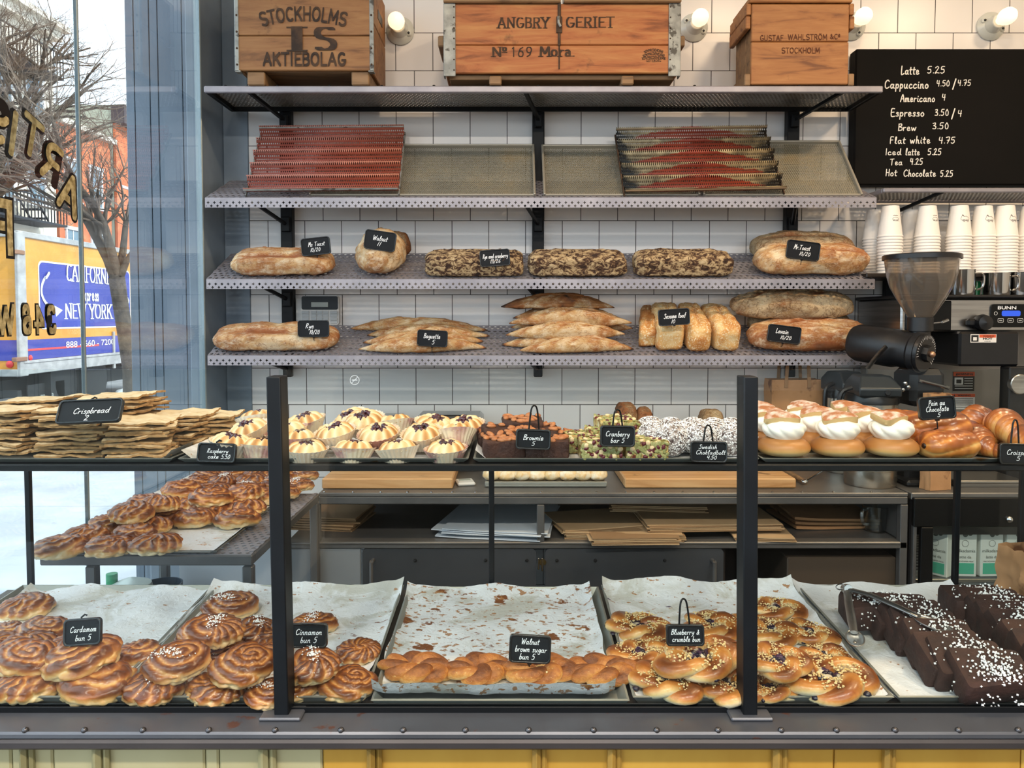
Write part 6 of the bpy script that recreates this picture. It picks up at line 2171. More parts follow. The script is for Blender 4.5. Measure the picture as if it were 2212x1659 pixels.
# paper bag standing at the right end
p = deck_at(2216, 1338, 0.0)
M_kraft = mat('brown_kraft_paper', '#a87b52', .75, c2='#b98a60', scale=6, c3='#6b452a', s3=10, t3=.6, bump=.4, bscale=25, bdist=.006)
def crumple_bag(name, label, loc, w, d, h, seed, mt, rot=0.0, cr=.008, cut=None, tie=False):
    m = MB()
    V = []
    nz, per = 12, []
    for (a, b) in ((-1, -1), (1, -1), (1, 1), (-1, 1)):
        per.append((a, b))
    for j in range(nz + 1):
        t_ = j / nz
        row = []
        for s_ in range(4):
            for k in range(8):
                f = k / 8
                a0, a1 = per[s_], per[(s_ + 1) % 4]
                x, y = a0[0] + (a1[0] - a0[0]) * f, a0[1] + (a1[1] - a0[1]) * f
                ww = w / 2 * (1 - .04 * t_); dd = d / 2 * (1 - (.25 * t_))
                n = Vector((x * 2 + seed, y * 2, t_ * 5))
                row.append((x * ww + cr * mn.noise(n), y * dd + cr * mn.noise(n + Vector((5, 0, 0))), t_ * h + (cr * .6 * mn.noise(n + Vector((0, 5, 0))) if j == nz else 0)))
        V.append(row)
    m.grid(V, wu=True)
    m.add(V[0], [tuple(range(31, -1, -1))])
    o = m.build(name, mt, smooth=40, loc=loc, rot=(0, 0, rot), fix=False)
    return o
tag(crumple_bag('paper_bag', '', p + Vector((.03, .02, .001)), .13, .09, .15, 4, M_kraft, .2), 'grease-spotted brown paper bag standing at the right end of the counter', 'paper bag')
# ------------------------------------------------------------------ pastries on the upper shelf of the case
def shz(px, py, h=0.0):
    return onz(px, py, SHZ + .001 + h)
def case_tray(label, xa, xb, dl=.30, wax=True, y0=1.512):
    X0, X1 = P(xa, 1003, y0).x, P(xb, 1003, y0).x
    w = X1 - X0
    r = thing('serving_tray', label, 'tray', ((X0 + X1) / 2, y0, SHZ + .0005), (0, 0, 0), 'trays on the case shelf')
    m = MB()
    def rect(i, z): return [(-w / 2 + i, i, z), (w / 2 - i, i, z), (w / 2 - i, dl - i, z), (-w / 2 + i, dl - i, z)]
    L = [rect(.01, 0), rect(.001, .007), rect(0, .009), rect(.004, .009), rect(.013, .002)]
    m.add([p for q in L for p in q], [(3, 2, 1, 0)] + [(4 * i + k, 4 * i + (k + 1) % 4, 4 * i + 4 + (k + 1) % 4, 4 * i + 4 + k) for i in range(4) for k in range(4)] + [(16, 17, 18, 19)])
    m.build('pan', M_pan, r, smooth=None)
    if wax:
        m = MB(); V = []
        for j in range(13):
            row = []
            for i in range(25):
                u, v = i / 24, j / 12
                e = max(0, abs(u - .5) * 2 - .9) / .1
                row.append((-w / 2 + .004 + (w - .008) * u, .006 + (dl - .012) * v, .004 + .020 * e ** 1.5 + .0015 * mn.noise(Vector((u * 9 + xa, v * 5, 0)))))
            V.append(row)
        m.grid(V); m.build('baking_paper', PAP['choc'], r, smooth=80, fix=False)
    return r
case_tray('shallow tray with paper under the crispbread', -120, 372)
case_tray('shallow tray under the raspberry cakes', 384, 1012)
case_tray('shallow tray under brownies, cranberry bars and coconut balls', 1022, 1640)
case_tray('shallow tray under the cream buns and croissants', 1646, 2300, wax=False)

# crispbread
M_crisp = baked('seeded_crispbread', [(.0, '#ecd8b4'), (.4, '#dac096'), (.7, '#b68f5e'), (1.0, '#74522f')], 60, .5, .85, bump=.9, bscale=120)
def crisp(seed):
    def mk():
        rg = random.Random(seed)
        n = 22
        L, W, H = .125, .115, .0042
        out = []
        V1, V2, T = [], [], []
        for j in range(n):
            r1, r2, tr_ = [], [], []
            for i in range(n):
                u, v = i / (n - 1) - .5, j / (n - 1) - .5
                x = L * u + .006 * mn.noise(Vector((v * 8 + seed, 1, 0))) * (2 * abs(u))
                y = W * v + .006 * mn.noise(Vector((u * 8 + seed, 5, 0))) * (2 * abs(v))
                z = .0050 * mn.noise(Vector((u * 3 + seed, v * 3, 0))) + .0018 * mn.noise(Vector((u * 16 + seed, v * 16, 3)))
                r1.append((x, y, z - H / 2)); r2.append((x, y, z + H / 2)); tr_.append(.35 + .3 * mn.noise(Vector((u * 9, v * 9, seed))))
            V1.append(r1); V2.append(r2); T.append(tr_)
        m = MB()
        m.grid(V1, flip=True, tone=T); m.grid(V2, tone=T)
        per = [(0, i) for i in range(n - 1)] + [(j, n - 1) for j in range(n - 1)] + [(n - 1, i) for i in range(n - 1, 0, -1)] + [(j, 0) for j in range(n - 1, 0, -1)]
        b0 = len(m.v)
        vs = [V1[j][i] for j, i in per] + [V2[j][i] for j, i in per]
        k = len(per)
        m.add(vs, [(a, (a + 1) % k, k + (a + 1) % k, k + a) for a in range(k)], tone=[.75] * (2 * k))
        return m.build('crispbread', M_crisp, smooth=50, fix=False)
    return mk
CR = Pool([crisp(1), crisp(2), crisp(3), crisp(4)])
def mk_tag(o): return tag(o, cat='crispbread')
stacks = [('front stack at the left edge', 32, 1004, 0, 12, 1.0, -8), ('tall front stack below its sign', 178, 1004, 0, 12, 1.0, 3), ('front stack right of the sign', 312, 1006, 0, 9, .95, 12),
          ('stack behind the left edge', 90, 1002, .12, 13, 1.1, 5), ('stack behind the sign', 265, 1002, .12, 14, 1.1, -5), ('low stack at the right', 392, 1000, .10, 9, .95, -4), ('stack beside the raspberry cakes', 462, 1000, .14, 8, .85, 6)]
for nm, px, py, back, n, sc_, yw in stacks:
    b0 = shz(px, py, 0)
    for k in range(n):
        z = SHZ + .012 + k * .0077
        x = P(px, 990, 1.585 + back).x + random.uniform(-.009, .009)
        o = CR.put((x, 1.585 + back + random.uniform(-.007, .007), z), (R(random.uniform(-3, 3)), R(random.uniform(-4, 4)), R(yw + random.uniform(-9, 9)) + random.choice((0, PI))),
               'thin seeded crispbread, %s from the bottom of the %s' % (ORD[k + 1], nm), 'crispbread pieces', (sc_, sc_, 1.0))
        o['category'] = 'crispbread'

# raspberry cakes
M_cup = mat('white_baking_cup', '#efe6d6', .55, c2='#e3cfb4', scale=14)
M_cup2 = mat('stained_baking_cup', '#e9d9bd', .55, c2='#b98a86', scale=22, lo=.42, hi=.6)
M_rasp = baked('piped_golden_cake', [(.0, '#ecdcb8'), (.35, '#dfbe8a'), (.65, '#c48f50'), (1.0, '#8e5428')], 40, .3, .6, bump=.2, flour='#f0e4d4', fscale=30, flo=.6, fhi=.75)
M_jam = mat('raspberry_jam', '#4a1024', .25, c2='#2e0a18', scale=60, coat=.5, bump=.5, bscale=120)
def rasp(seed, stained):
    def mk():
        r = thing('raspberry_cake', 'x', 'cake')
        m = MB(); m.lathe([(.0, .001), (.029, .0), (.0305, .003), (.038, .018), (.0475, .034), (.0465, .034), (.037, .018), (.028, .004)], 112, flute=.035, nf=28)
        m.build('paper_cup', M_cup2 if stained else M_cup, r, smooth=60, fix=False)
        rg = random.Random(seed)
        mm, nn = 26, 96
        v = np.linspace(0, 1, mm)[:, None]; u = np.linspace(0, 2 * PI, nn, endpoint=False)[None, :]
        rr = .043 * v + 0 * u
        ph = 11 * u + 5.2 * v + .3 * np.sin(3 * u)
        ridge = np.abs(np.sin(ph / 2)) ** .7
        band = sstep(.18, .42, v)
        z = .022 + .020 * np.sqrt(np.clip(1 - (v - .42) ** 2 / .36, 0, 1)) * band + .012 * (1 - band) + .0058 * ridge * band * sstep(1.05, .7, v) + .001 * np.sin(5 * u + seed)
        x = rr * np.cos(u + .25 * v); y = rr * np.sin(u + .25 * v)
        V = np.stack([x, y, z + 0 * x], -1)
        T = np.clip(.02 + .85 * ridge ** 1.5 * band * sstep(.0, .9, v) * (.7 + .3 * np.sin(u * 2 + seed)), .001, 1)
        m = MB(); m.grid(V, wu=True, tone=T); m.build('piped_top', M_rasp, r, smooth=75, fix=False)
        j = MB()
        for k in range(16):
            a, d = rg.uniform(0, 6.28), .0155 * math.sqrt(rg.random())
            j.blob((d * math.cos(a) * 1.15, d * math.sin(a) * 1.15, .0415 + rg.uniform(-.001, .004)), (.006, .006, .0045), 8, 6, jit=.15)
        j.build('jam', M_jam, r, smooth=60)
        return r
    return mk
RC = Pool([rasp(1, 0), rasp(2, 1), rasp(3, 0), rasp(4, 1)])
def put_case(pool, px, py, h, w, base, label, group, tilt=(0, 0), yaw=None, k=None, back=None, hm=.02):
    """centre (px,py) of a piece whose middle is hm above its foot, the foot h above the shelf"""
    if back is None:
        p = onz(px, py, SHZ + .004 + h + hm)
    else:
        p = P(px, py, SHY + back)
    s_ = w * p.y / F / base
    q = Vector((p.x, p.y, (p.z - hm * s_) if back is not None else SHZ + .004 + h))
    yaw = random.uniform(0, 6.28) if yaw is None else yaw
    return pool.put(q, (R(tilt[0]), R(tilt[1]), yaw), label, group, s_, k)
data = [('front row', .045, 0, [(497, 965), (560, 975), (663, 980), (763, 980), (862, 980), (965, 980)]),
        ('second row', .10, 0, [(545, 935), (625, 940), (728, 942), (822, 944), (915, 944), (985, 945)]),
        ('third row', .185, 0, [(560, 915), (665, 920), (790, 916), (855, 925), (935, 925), (1006, 928)])]
for row, back, h, its in data:
    for i, (px, py) in enumerate(its):
        put_case(RC, px, py, 0, 96 if back < .06 else 94, .095, 'piped raspberry cake, %s from the left in the %s of the case shelf' % (ORD[i + 1], row), 'raspberry cakes on the case shelf', back=back, tilt=(random.uniform(2, 10) if back < .06 else random.uniform(8, 22), random.uniform(-9, 9)))
put_case(RC, 766, 908, 0, 80, .095, 'piped raspberry cake tilted on edge, topmost at the back', 'raspberry cakes on the case shelf', back=.24, tilt=(28, -14))
put_case(RC, 640, 955, 0, 92, .095, 'piped raspberry cake half hidden between the front and second rows', 'raspberry cakes on the case shelf', back=.075)

# brownies with almonds
M_brn = mat('brownie_crumb', '#321a14', .75, c2='#472618', scale=30, bump=.9, bscale=90, bdist=.005)
M_brtop = mat('brownie_crust', '#512b20', .5, c2='#3b1e16', scale=20, bump=.5, bscale=60)
M_alm = mat('roasted_almond', '#a3623a', .5, c2='#b97a4c', scale=90)
def rough_block(seed, L, W, H, amp, tone=None):
    n = 9
    m = MB()
    vs = []
    for (s_, z) in ((0, 0), (.97, 0), (1.0, .1), (1.0, .5), (1.0, .9), (.96, 1.0), (0, 1.0)):
        row = []
        for (x, y) in [p for p in rrect(L, W, .004, 2)]:
            row.append((x * s_, y * s_, z * H))
        vs.append(row)
    # denser walls
    out = []
    base = rrect(L, W, .005, 2)
    per = []
    for i in range(len(base)):
        a, b = base[i], base[(i + 1) % len(base)]
        d = math.hypot(b[0] - a[0], b[1] - a[1])
        k = max(1, int(d / .008))
        for q in range(k):
            per.append((a[0] + (b[0] - a[0]) * q / k, a[1] + (b[1] - a[1]) * q / k))
    prof = [(0, 0), (.97, 0)] + [(1, z) for z in (.08, .25, .42, .6, .78, .93)] + [(.965, 1.0), (.8, 1.0), (.6, 1.0), (.4, 1.0), (.2, 1.0), (0, 1.0)]
    V = []
    for (s_, z) in prof:
        row = []
        for (x, y) in per:
            q = Vector((x * s_, y * s_, z * H))
            d = Vector((mn.noise(q * 90 + Vector((seed, 0, 0))), mn.noise(q * 90 + Vector((0, seed, 7))), mn.noise(q * 60 + Vector((9, seed, 0)))))
            row.append(tuple(q + d * amp))
        V.append(row)
    m.grid(V, wu=True)
    return m
def brownie(seed):
    def mk():
        rg = random.Random(seed)
        r = thing('brownie', 'x', 'brownie')
        rough_block(seed, .084, .07, .034, .003).build('brownie_slab', M_brn, r, smooth=60)
        a = MB()
        for k in range(17):
            x, y = rg.uniform(-.036, .036), rg.uniform(-.03, .03)
            a.blob((x, y, .036), (.0105, .0065, .0042), 8, 6, rot=Euler((rg.uniform(-.4, .4), rg.uniform(-.4, .4), rg.uniform(0, 6))))
        a.build('almonds', M_alm, r, smooth=70)
        return r
    return mk
BR = Pool([brownie(1), brownie(2), brownie(3)])
for px, py, bk, tl, lb in ((1088, 980, .06, (0, 0, 4), 'left one in the front row'), (1183, 980, .055, (0, 0, -5), 'right one in the front row'), (1076, 955, .13, (0, 0, 3), 'left one behind the front row'), (1165, 955, .13, (0, 0, 8), 'right one behind the front row'),
                         (1085, 944, .11, (14, 4, 12), 'left one of the second layer'), (1160, 942, .12, (10, 0, -6), 'right one of the second layer'), (1128, 920, .16, (6, 0, 4), 'topmost of the heap'), (1205, 958, .16, (5, 14, 20), 'leaning one at the far right')):
    p = P(px, py, SHY + bk)
    BR.put((p.x, p.y, max(SHZ + .006, p.z - .018)), tuple(R(t) for t in tl), 'dark almond brownie, ' + lb, 'brownies on the case shelf', 1.0)
# cranberry bars
def bar_mat():
    t = NT('seed_bar_mass')
    v = t.coords()
    vo = t.n('ShaderNodeTexVoronoi'); vo.inputs['Scale'].default_value = 110
    t.l(v, vo.inputs['Vector'])
    sx = t.n('ShaderNodeSeparateColor'); t.l(vo.outputs['Color'], sx.inputs[0])
    t.set(col=t.ramp(sx.outputs[0], [(.0, '#8a6a35'), (.25, '#b08d4e'), (.45, '#c9b06e'), (.6, '#8e8a4c'), (.75, '#d8c79a'), (.9, '#6a2a22')], 'CONSTANT'), rough=.5)
    t.bump(vo.outputs['Distance'], .6, .004)
    return t.m
M_bar = bar_mat()
M_seed = mat('pumpkin_seed', '#a5a069', .5, c2='#8b8a52', scale=60)
M_nut = mat('hazelnut_slice', '#e2c79a', .5)
M_cran = mat('dried_cranberry', '#5b1420', .4, coat=.2)
def bar(seed):
    def mk():
        rg = random.Random(seed)
        r = thing('cranberry_bar', 'x', 'cereal bar')
        rough_block(seed, .078, .066, .034, .002).build('seed_mass', M_bar, r, smooth=60)
        for nm, mt, n, sz in (('pumpkin_seeds', M_seed, 120, (.0062, .0032, .0016)), ('hazelnuts', M_nut, 16, (.0055, .0055, .0028)), ('cranberries', M_cran, 22, (.0052, .0036, .003))):
            a = MB()
            for k in range(n):
                if rg.random() < .5:
                    c = (rg.uniform(-.037, .037), rg.uniform(-.031, .031), .0345); e = Euler((rg.uniform(-.4, .4), rg.uniform(-.4, .4), rg.uniform(0, 6)))
                else:
                    c = (rg.uniform(-.036, .036), -.0335, rg.uniform(.003, .032)); e = Euler((R(90) + rg.uniform(-.3, .3), rg.uniform(0, 6), 0), 'YXZ')
                    e = (Matrix.Rotation(R(90), 3, 'X') @ Matrix.Rotation(rg.uniform(0, 6), 3, 'Z')).to_euler()
                a.blob(c, sz, 7, 5, rot=e)
            a.build(nm, mt, r, smooth=70)
        return r
    return mk
BA = Pool([bar(1), bar(2)])
for px, py, bk, tl, lb in ((1296, 982, .05, (0, 0, 1), 'left one in the front row'), (1393, 982, .05, (0, 0, -1), 'right one in the front row'), (1262, 966, .125, (0, 0, 4), 'left one in the second row'), (1350, 964, .125, (0, 0, -3), 'middle one in the second row'), (1418, 966, .12, (0, 0, 6), 'right one in the second row'),
                         (1310, 944, .13, (0, 0, 6), 'left one of the top layer'), (1390, 946, .135, (4, 0, -5), 'right one of the top layer'), (1330, 922, .16, (6, 0, 10), 'topmost behind its sign')):
    p = P(px, py, SHY + bk)
    BA.put((p.x, p.y, max(SHZ + .006, p.z - .018)), tuple(R(t) for t in tl), 'seed-studded cranberry bar, ' + lb, 'cranberry bars on the case shelf', 1.06)
# coconut balls
M_cball = mat('dark_chocolate_ball', '#3a2420', .6, c2='#b9aeaa', scale=120)
M_coco = mat('coconut_shred', '#f1efee', .7)
def cocoball(seed):
    def mk():
        rg = random.Random(seed)
        r = thing('coconut_ball', 'x', 'chocolate ball')
        m = MB(); m.blob((0, 0, .029), (.031, .031, .029), 22, 14, jit=.02); m.build('chocolate_ball', M_cball, r, smooth=70)
        vs, fs = [], []
        for k in range(950):
            z = 2 * rg.random() - 1; a = rg.uniform(0, 6.283); q = math.sqrt(1 - z * z)
            n = Vector((q * math.cos(a), q * math.sin(a), z))
            c = Vector((n.x * .0315, n.y * .0315, .029 + n.z * .0295))
            t1 = n.orthogonal().normalized(); t2 = n.cross(t1)
            th = rg.uniform(0, 6.283); d = t1 * math.cos(th) + t2 * math.sin(th); e = n.cross(d)
            L, w = rg.uniform(.002, .0045), .0009
            d = (d + n * rg.uniform(-.15, .5)).normalized()
            i = len(vs)
            vs += [tuple(c - d * L * .5 - e * w), tuple(c - d * L * .5 + e * w), tuple(c + d * L * .5 + e * w), tuple(c + d * L * .5 - e * w), tuple(c + n * .001)]
            fs += [(i, i + 1, i + 4), (i + 1, i + 2, i + 4), (i + 2, i + 3, i + 4), (i + 3, i, i + 4)]
        m = MB(); m.add(vs, fs); tag(m.build('coconut_shreds', M_coco, r, smooth=None, fix=False), kind='stuff')
        return r
    return mk
CB = Pool([cocoball(1), cocoball(2)])
for row, bk, its in (('front row', .06, [(1449, 970), (1512, 975), (1580, 968)]), ('second row', .10, [(1412, 948), (1475, 952), (1540, 948), (1600, 945)]), ('raised back row', .16, [(1404, 934), (1449, 936), (1498, 936), (1540, 938), (1580, 940)])):
    for i, (px, py) in enumerate(its):
        p = P(px, py, SHY + bk)
        CB.put((p.x, p.y, max(SHZ + .006, p.z - .029)), (random.uniform(0, .6), random.uniform(0, .6), random.uniform(0, 6)) if False else (0, 0, random.uniform(0, 6)), 'white coconut-rolled chocolate ball, %s from the left in the %s' % (ORD[i + 1], row), 'coconut balls on the case shelf', 1.08)
# cream buns
M_semla = baked('soft_cardamom_bun', [(.0, '#ecd8a8'), (.3, '#d9ab68'), (.6, '#bd8144'), (1.0, '#96602e')], 20, .15, .42, bump=.1, bscale=60)
M_cream = mat('whipped_cream', '#f6f0e2', .45)
M_lid = baked('bun_lid_crumb', [(.0, '#dcc494'), (.5, '#c9a46a'), (1.0, '#b37c44')], 60, .3, .6, bump=.5, bscale=150)
M_lidtop = mat('sugared_bun_lid', '#a5673f', .6, c2='#e0cfc2', scale=50, lo=.42, hi=.66)
def semla(seed):
    def mk():
        rg = random.Random(seed)
        r = thing('cream_bun', 'x', 'cream bun')
        v = np.linspace(-PI / 2, PI / 2, 26)[:, None]; u = np.linspace(0, 2 * PI, 48, endpoint=False)[None, :]
        cv = np.cos(v) ** .7
        z = np.sin(v)
        V = np.stack([.053 * cv * np.cos(u), .053 * cv * np.sin(u), np.where(z > 0, .026 * z, .018 * z) + .018 + 0 * u], -1)
        T = np.clip(.22 + .6 * sstep(-.5, .5, z) + 0 * u + .1 * np.sin(u * 2 + seed), .001, 1)
        m = MB(); m.grid(V, wu=True, tone=T); m.build('bun', M_semla, r, smooth=80, fix=False)
        v = np.linspace(0, 1, 22)[:, None]; u = np.linspace(0, 2 * PI, 90, endpoint=False)[None, :]
        ph = 9 * u + 9 * v
        rdg = np.abs(np.sin(ph / 2)) ** .8
        rad = (.034 + .008 * np.sin(PI * np.clip(v * 1.15, 0, 1))) * np.sqrt(np.clip(1.02 - np.clip((v - .55) / .46, 0, 1) ** 2.2, 0, 1))
        rad = rad + .0045 * (rdg - .5) * np.sin(PI * np.clip(v, .05, 1))
        V = np.stack([rad * np.cos(u), rad * np.sin(u), .040 + .042 * v + .002 * np.sin(u * 2 + seed) + 0 * u], -1)
        m = MB(); m.grid(V, wu=True); m.build('whipped_cream', M_cream, r, smooth=70, fix=False)
        # lid: rounded triangle with a domed sugared top
        tri = []
        cor = [(.046, -.004), (-.033, .036), (-.035, -.036)]
        for i in range(3):
            a, b, c = Vector(cor[i - 1]), Vector(cor[i]), Vector(cor[(i + 1) % 3])
            p0, p1 = b + (a - b) * .28, b + (c - b) * .28
            for k in range(6):
                t_ = k / 5
                q = p0 * (1 - t_) ** 2 + b * 2 * t_ * (1 - t_) + p1 * t_ * t_
                tri.append((q.x, q.y))
        m = MB()
        V, T, mi = [], [], 0
        for (s_, zz) in ((.0, .0), (.92, .0), (1.0, .003), (1.0, .010)):
            V.append([(x * s_, y * s_, zz + .014 * (1 - (x * x + y * y) / .0021) * (zz > .009)) for (x, y) in tri])
        m.grid(V, wu=True, tone=[[.15 + .2 * (i > 1)] * len(tri) for i in range(4)])
        W = []
        for s_ in (1.0, .85, .6, .3, 0):
            W.append([(x * s_, y * s_, .010 + .014 * (1 - (x * x + y * y) * s_ * s_ / .0021)) for (x, y) in tri])
        m.grid(W, wu=True, mi=1)
        m.build('lid', [M_lid, M_lidtop], r, smooth=45, loc=(rg.uniform(-.004, .004), 0, .072), rot=(R(rg.uniform(6, 14)), R(rg.uniform(0, 8)), rg.uniform(-.5, .5)))
        return r
    return mk
SM = Pool([semla(1), semla(2), semla(3)])
for row, bk, its in (('front row', .06, [(1692, 1000), (1808, 1003), (1924, 1002)]), ('second row', .155, [(1660, 985), (1762, 985), (1868, 985)]), ('back row', .25, [(1640, 968), (1733, 968), (1830, 968)])):
    for i, (px, py) in enumerate(its):
        p = P(px, 1000, SHY + bk)
        SM.put((p.x, SHY + bk, SHZ + .006), (0, 0, random.uniform(-.4, .4)), 'cream-filled bun with sugared lid, %s from the left in the %s' % (ORD[i + 1], row), 'cream buns on the case shelf', (.97, .97, .93))
# pains au chocolat and croissants
M_flaky = baked('flaky_butter_crust', [(.0, '#e3b66e'), (.3, '#c98038'), (.6, '#9c5424'), (1.0, '#5e2d14')], 36, .25, .35, coat=.25, bump=.35, bscale=70)
M_dkch = mat('melted_dark_chocolate', '#24110c', .3)
def pain(seed):
    def mk():
        r = thing('pain_au_chocolat', 'x', 'pastry')
        m_, n_ = 46, 64
        u = np.linspace(-1, 1, m_)[:, None]; t = np.linspace(0, 2 * PI, n_, endpoint=False)[None, :]
        x = .054 * u + 0 * t
        e = np.sqrt(np.clip(1 - np.abs(u) ** 6, 0, 1)) * .9 + .1
        e = np.where(np.abs(u) > .999, .0, e)
        lay = np.abs(np.sin(3.5 * (t + .6 * u) + seed)) ** .5
        rr = 1 + .09 * (lay - .5) + .03 * np.cos(5 * PI * u) * np.sin(t)
        y = .036 * e * rr * np.cos(t)
        z = .026 * e * rr * np.sin(t) + .024
        V = np.stack([x, y, np.maximum(z, 0.0)], -1)
        nz = noise_arr(V, 30, seed)
        T = np.clip(.32 + .32 * np.sin(t) + .5 * (lay - .6) + .3 * nz + 0 * u, .001, 1)
        m = MB(); m.grid(V, wu=True, tone=T); m.build('rolled_dough', M_flaky, r, smooth=75, fix=False)
        c = MB()
        for s_ in (-1, 1):
            for yy in (-.012, .012):
                c.blob((s_ * .0515, yy, .024), (.004, .0065, .0055), 8, 6)
        c.build('chocolate_stick', M_dkch, r, smooth=70)
        return r
    return mk
def croissant(seed):
    def mk():
        r = thing('croissant', 'x', 'croissant')
        m_, n_ = 100, 40
        V, T = [], []
        for i in range(m_ + 1):
            u = -1 + 2 * i / m_
            a = u * R(82)
            seg = (abs(u) * 4.2) % 1.0
            rad = .029 * (1 - abs(u) ** 1.6 * .82) * (1 + .26 * (1 - seg) - .12)
            fine = .03 * math.sin(abs(u) * 4.2 * 6.28 * 4)
            c = Vector((.052 * math.sin(a), .052 * (1 - math.cos(a)) * -1.0, rad * .85))
            row, tr_ = [], []
            for k in range(n_):
                th = 2 * PI * k / n_
                d = Vector((math.sin(a), -math.cos(a), 0)) * -1
                out = Vector((math.sin(a), math.cos(a), 0))
                q = c + out * (rad * (1 + fine) * math.cos(th)) + Vector((0, 0, 1)) * (rad * .88 * (1 + fine) * math.sin(th))
                row.append((q.x, q.y, max(q.z, 0)))
                tr_.append(max(.001, min(1, .36 + .26 * math.sin(th) - .55 * (seg - .5) + 2.2 * fine + .1 * math.sin(seed + 9 * u))))
            V.append(row); T.append(tr_)
        m = MB(); m.grid(V, wu=True, tone=T); o = m.build('layered_dough', M_flaky, r, smooth=75, fix=False)
        return r
    return mk
PC = Pool([pain(1), pain(2)])
for px, py, bk, tl, sc_, lb in ((2045, 978, .055, (0, 0, 4), 1.06, 'lying alone in front of the pile'), (2020, 925, .12, (4, -4, -6), 1.25, 'big one on top, below its sign'), (1958, 918, .19, (0, 6, 10), 1.2, 'behind the front cream buns'), (1985, 968, .13, (0, 0, -5), 1.1, 'bottom one behind the front pastry'), (2090, 955, .14, (0, 0, 14), 1.05, 'half hidden under the croissants')):
    p = P(px, py, SHY + bk)
    PC.put((p.x, p.y, max(SHZ + .004, p.z - .024 * sc_)), tuple(R(t) for t in tl), 'flaky chocolate-filled pastry roll, ' + lb, 'pains au chocolat on the case shelf', sc_)
CC = Pool([croissant(1), croissant(2)])
for px, py, bk, tl, sc_, lb in ((2112, 962, .10, (0, 0, 70), .95, 'lying low beside the front pastry roll'), (2090, 898, .22, (50, 0, 30), 1.15, 'standing behind the black sign'), (2150, 915, .13, (35, 0, 80), 1.2, 'round one on top at the right'), (2196, 955, .12, (0, 0, 95), 1.0, 'behind the rightmost sign'), (2250, 950, .09, (0, 0, 20), 1.0, 'cut off by the right edge')):
    p = P(px, py, SHY + bk)
    CC.put((p.x, p.y, max(SHZ + .004, p.z - .026 * sc_)), tuple(R(t) for t in tl), 'striped golden croissant, ' + lb, 'croissants on the case shelf', sc_)
sg = 'small black slate price sign reading '
sign(sg + 'Crispbread 2, tilted on the stacks', 194, 888, 1.475, 138, 56, [('Crispbread', 4, -1, 13, 78), ('2', -4, 16, 12, 9)], -3, 32, 0, 'clip', .02)
sign(sg + 'Raspberry cake 5.50', 468, 978, 1.50, 84, 42, [('Raspberry', 2, -4, 9, 46), ('cake 5.50', 6, 8, 9, 48)], 2, 14, 0, 'clip')
sign(sg + 'Brownie 5', 1152, 949, 1.50, 76, 44, [('Brownie', 0, -4, 11, 44), ('5', 0, 9, 9, 7)], 2, 4, 0, 'loop', .045)
sign(sg + 'Cranberry bar 5', 1334, 942, 1.50, 76, 46, [('Cranberry', 0, -5, 11, 52), ('bar 5', 0, 9, 10, 30)], 1, 4, 0, 'loop', .03)
sign(sg + 'Swedish chokladboll 4.50', 1531, 976, 1.505, 80, 46, [('Swedish', -2, -11, 9, 40), ('Chokladboll', 4, 1, 9, 64), ('4.50', 6, 12, 8, 22)], 1, 5, 0, 'loop', .03)
sign(sg + 'Pain au chocolate 5', 2024, 881, 1.56, 80, 50, [('Pain au', 0, -11, 11, 36), ('Chocolate', 0, 2, 11, 50), ('5', 2, 15, 9, 7)], -4, 6, 0, 'pin', .03)
sign(sg + 'Croissant 5, cut off at the right', 2197, 981, 1.50, 78, 46, [('Croissant', 5, -4, 11, 56), ('5', 2, 9, 10, 8)], 2, 5, 0, 'loop', .045)

# ------------------------------------------------------------------ buns on the side table
def side_tray(label, y0, y1, xa, xb):
    x0, x1 = P(xa, 1203, TY0).x, P(xb, 1203, TY0).x
    x0 = max(x0, GX + .02)
    w, dl = x1 - x0, y1 - y0
    r = thing('baking_tray', label, 'baking tray', ((x0 + x1) / 2, y0, CZ + .001), (0, 0, 0), 'bun trays on the side table')
    def rect(i, z): return [(-w / 2 + i, i, z), (w / 2 - i, i, z), (w / 2 - i, dl - i, z), (-w / 2 + i, dl - i, z)]
    L = [rect(.008, 0), rect(.001, .007), rect(0, .009), rect(.004, .009), rect(.010, .003)]
    m = MB(); m.add([p for q in L for p in q], [(3, 2, 1, 0)] + [(4 * i + k, 4 * i + (k + 1) % 4, 4 * i + 4 + (k + 1) % 4, 4 * i + 4 + k) for i in range(4) for k in range(4)] + [(16, 17, 18, 19)])
    m.build('pan', M_pan, r, smooth=None)
    m = MB(); V = []
    for j in range(20):
        row = []
        for i in range(30):
            u, v = i / 29, j / 19
            e = max(0, abs(u - .5) * 2 - .93) / .07
            row.append((-w / 2 + .002 + (w - .004) * u, -.002 + (dl) * v, .006 + .008 * e ** 1.4 + .0015 * mn.noise(Vector((u * 9 + xa, v * 8, 0)))))
        V.append(row)
    m.grid(V); m.build('baking_paper', PAP['card'], r, smooth=80, fix=False)
side_tray('tray of cardamom buns at the front of the side table', 1.922, 2.34, 72, 468)
side_tray('tray of sugared buns at the back of the side table', 2.35, 2.95, 72, 468)
def put_side(pool, px, py, w, lift, label, group, tilt=0):
    p = onz(px, py, CZ + .008 + lift + .02)
    s_ = w * p.y / F / .125
    pool.put((p.x, p.y, p.z - .0185), (R(tilt), R(random.uniform(-4, 4)), random.uniform(-.5, .5) + random.choice((0, PI))), label, group, (s_, s_, s_ * .9))
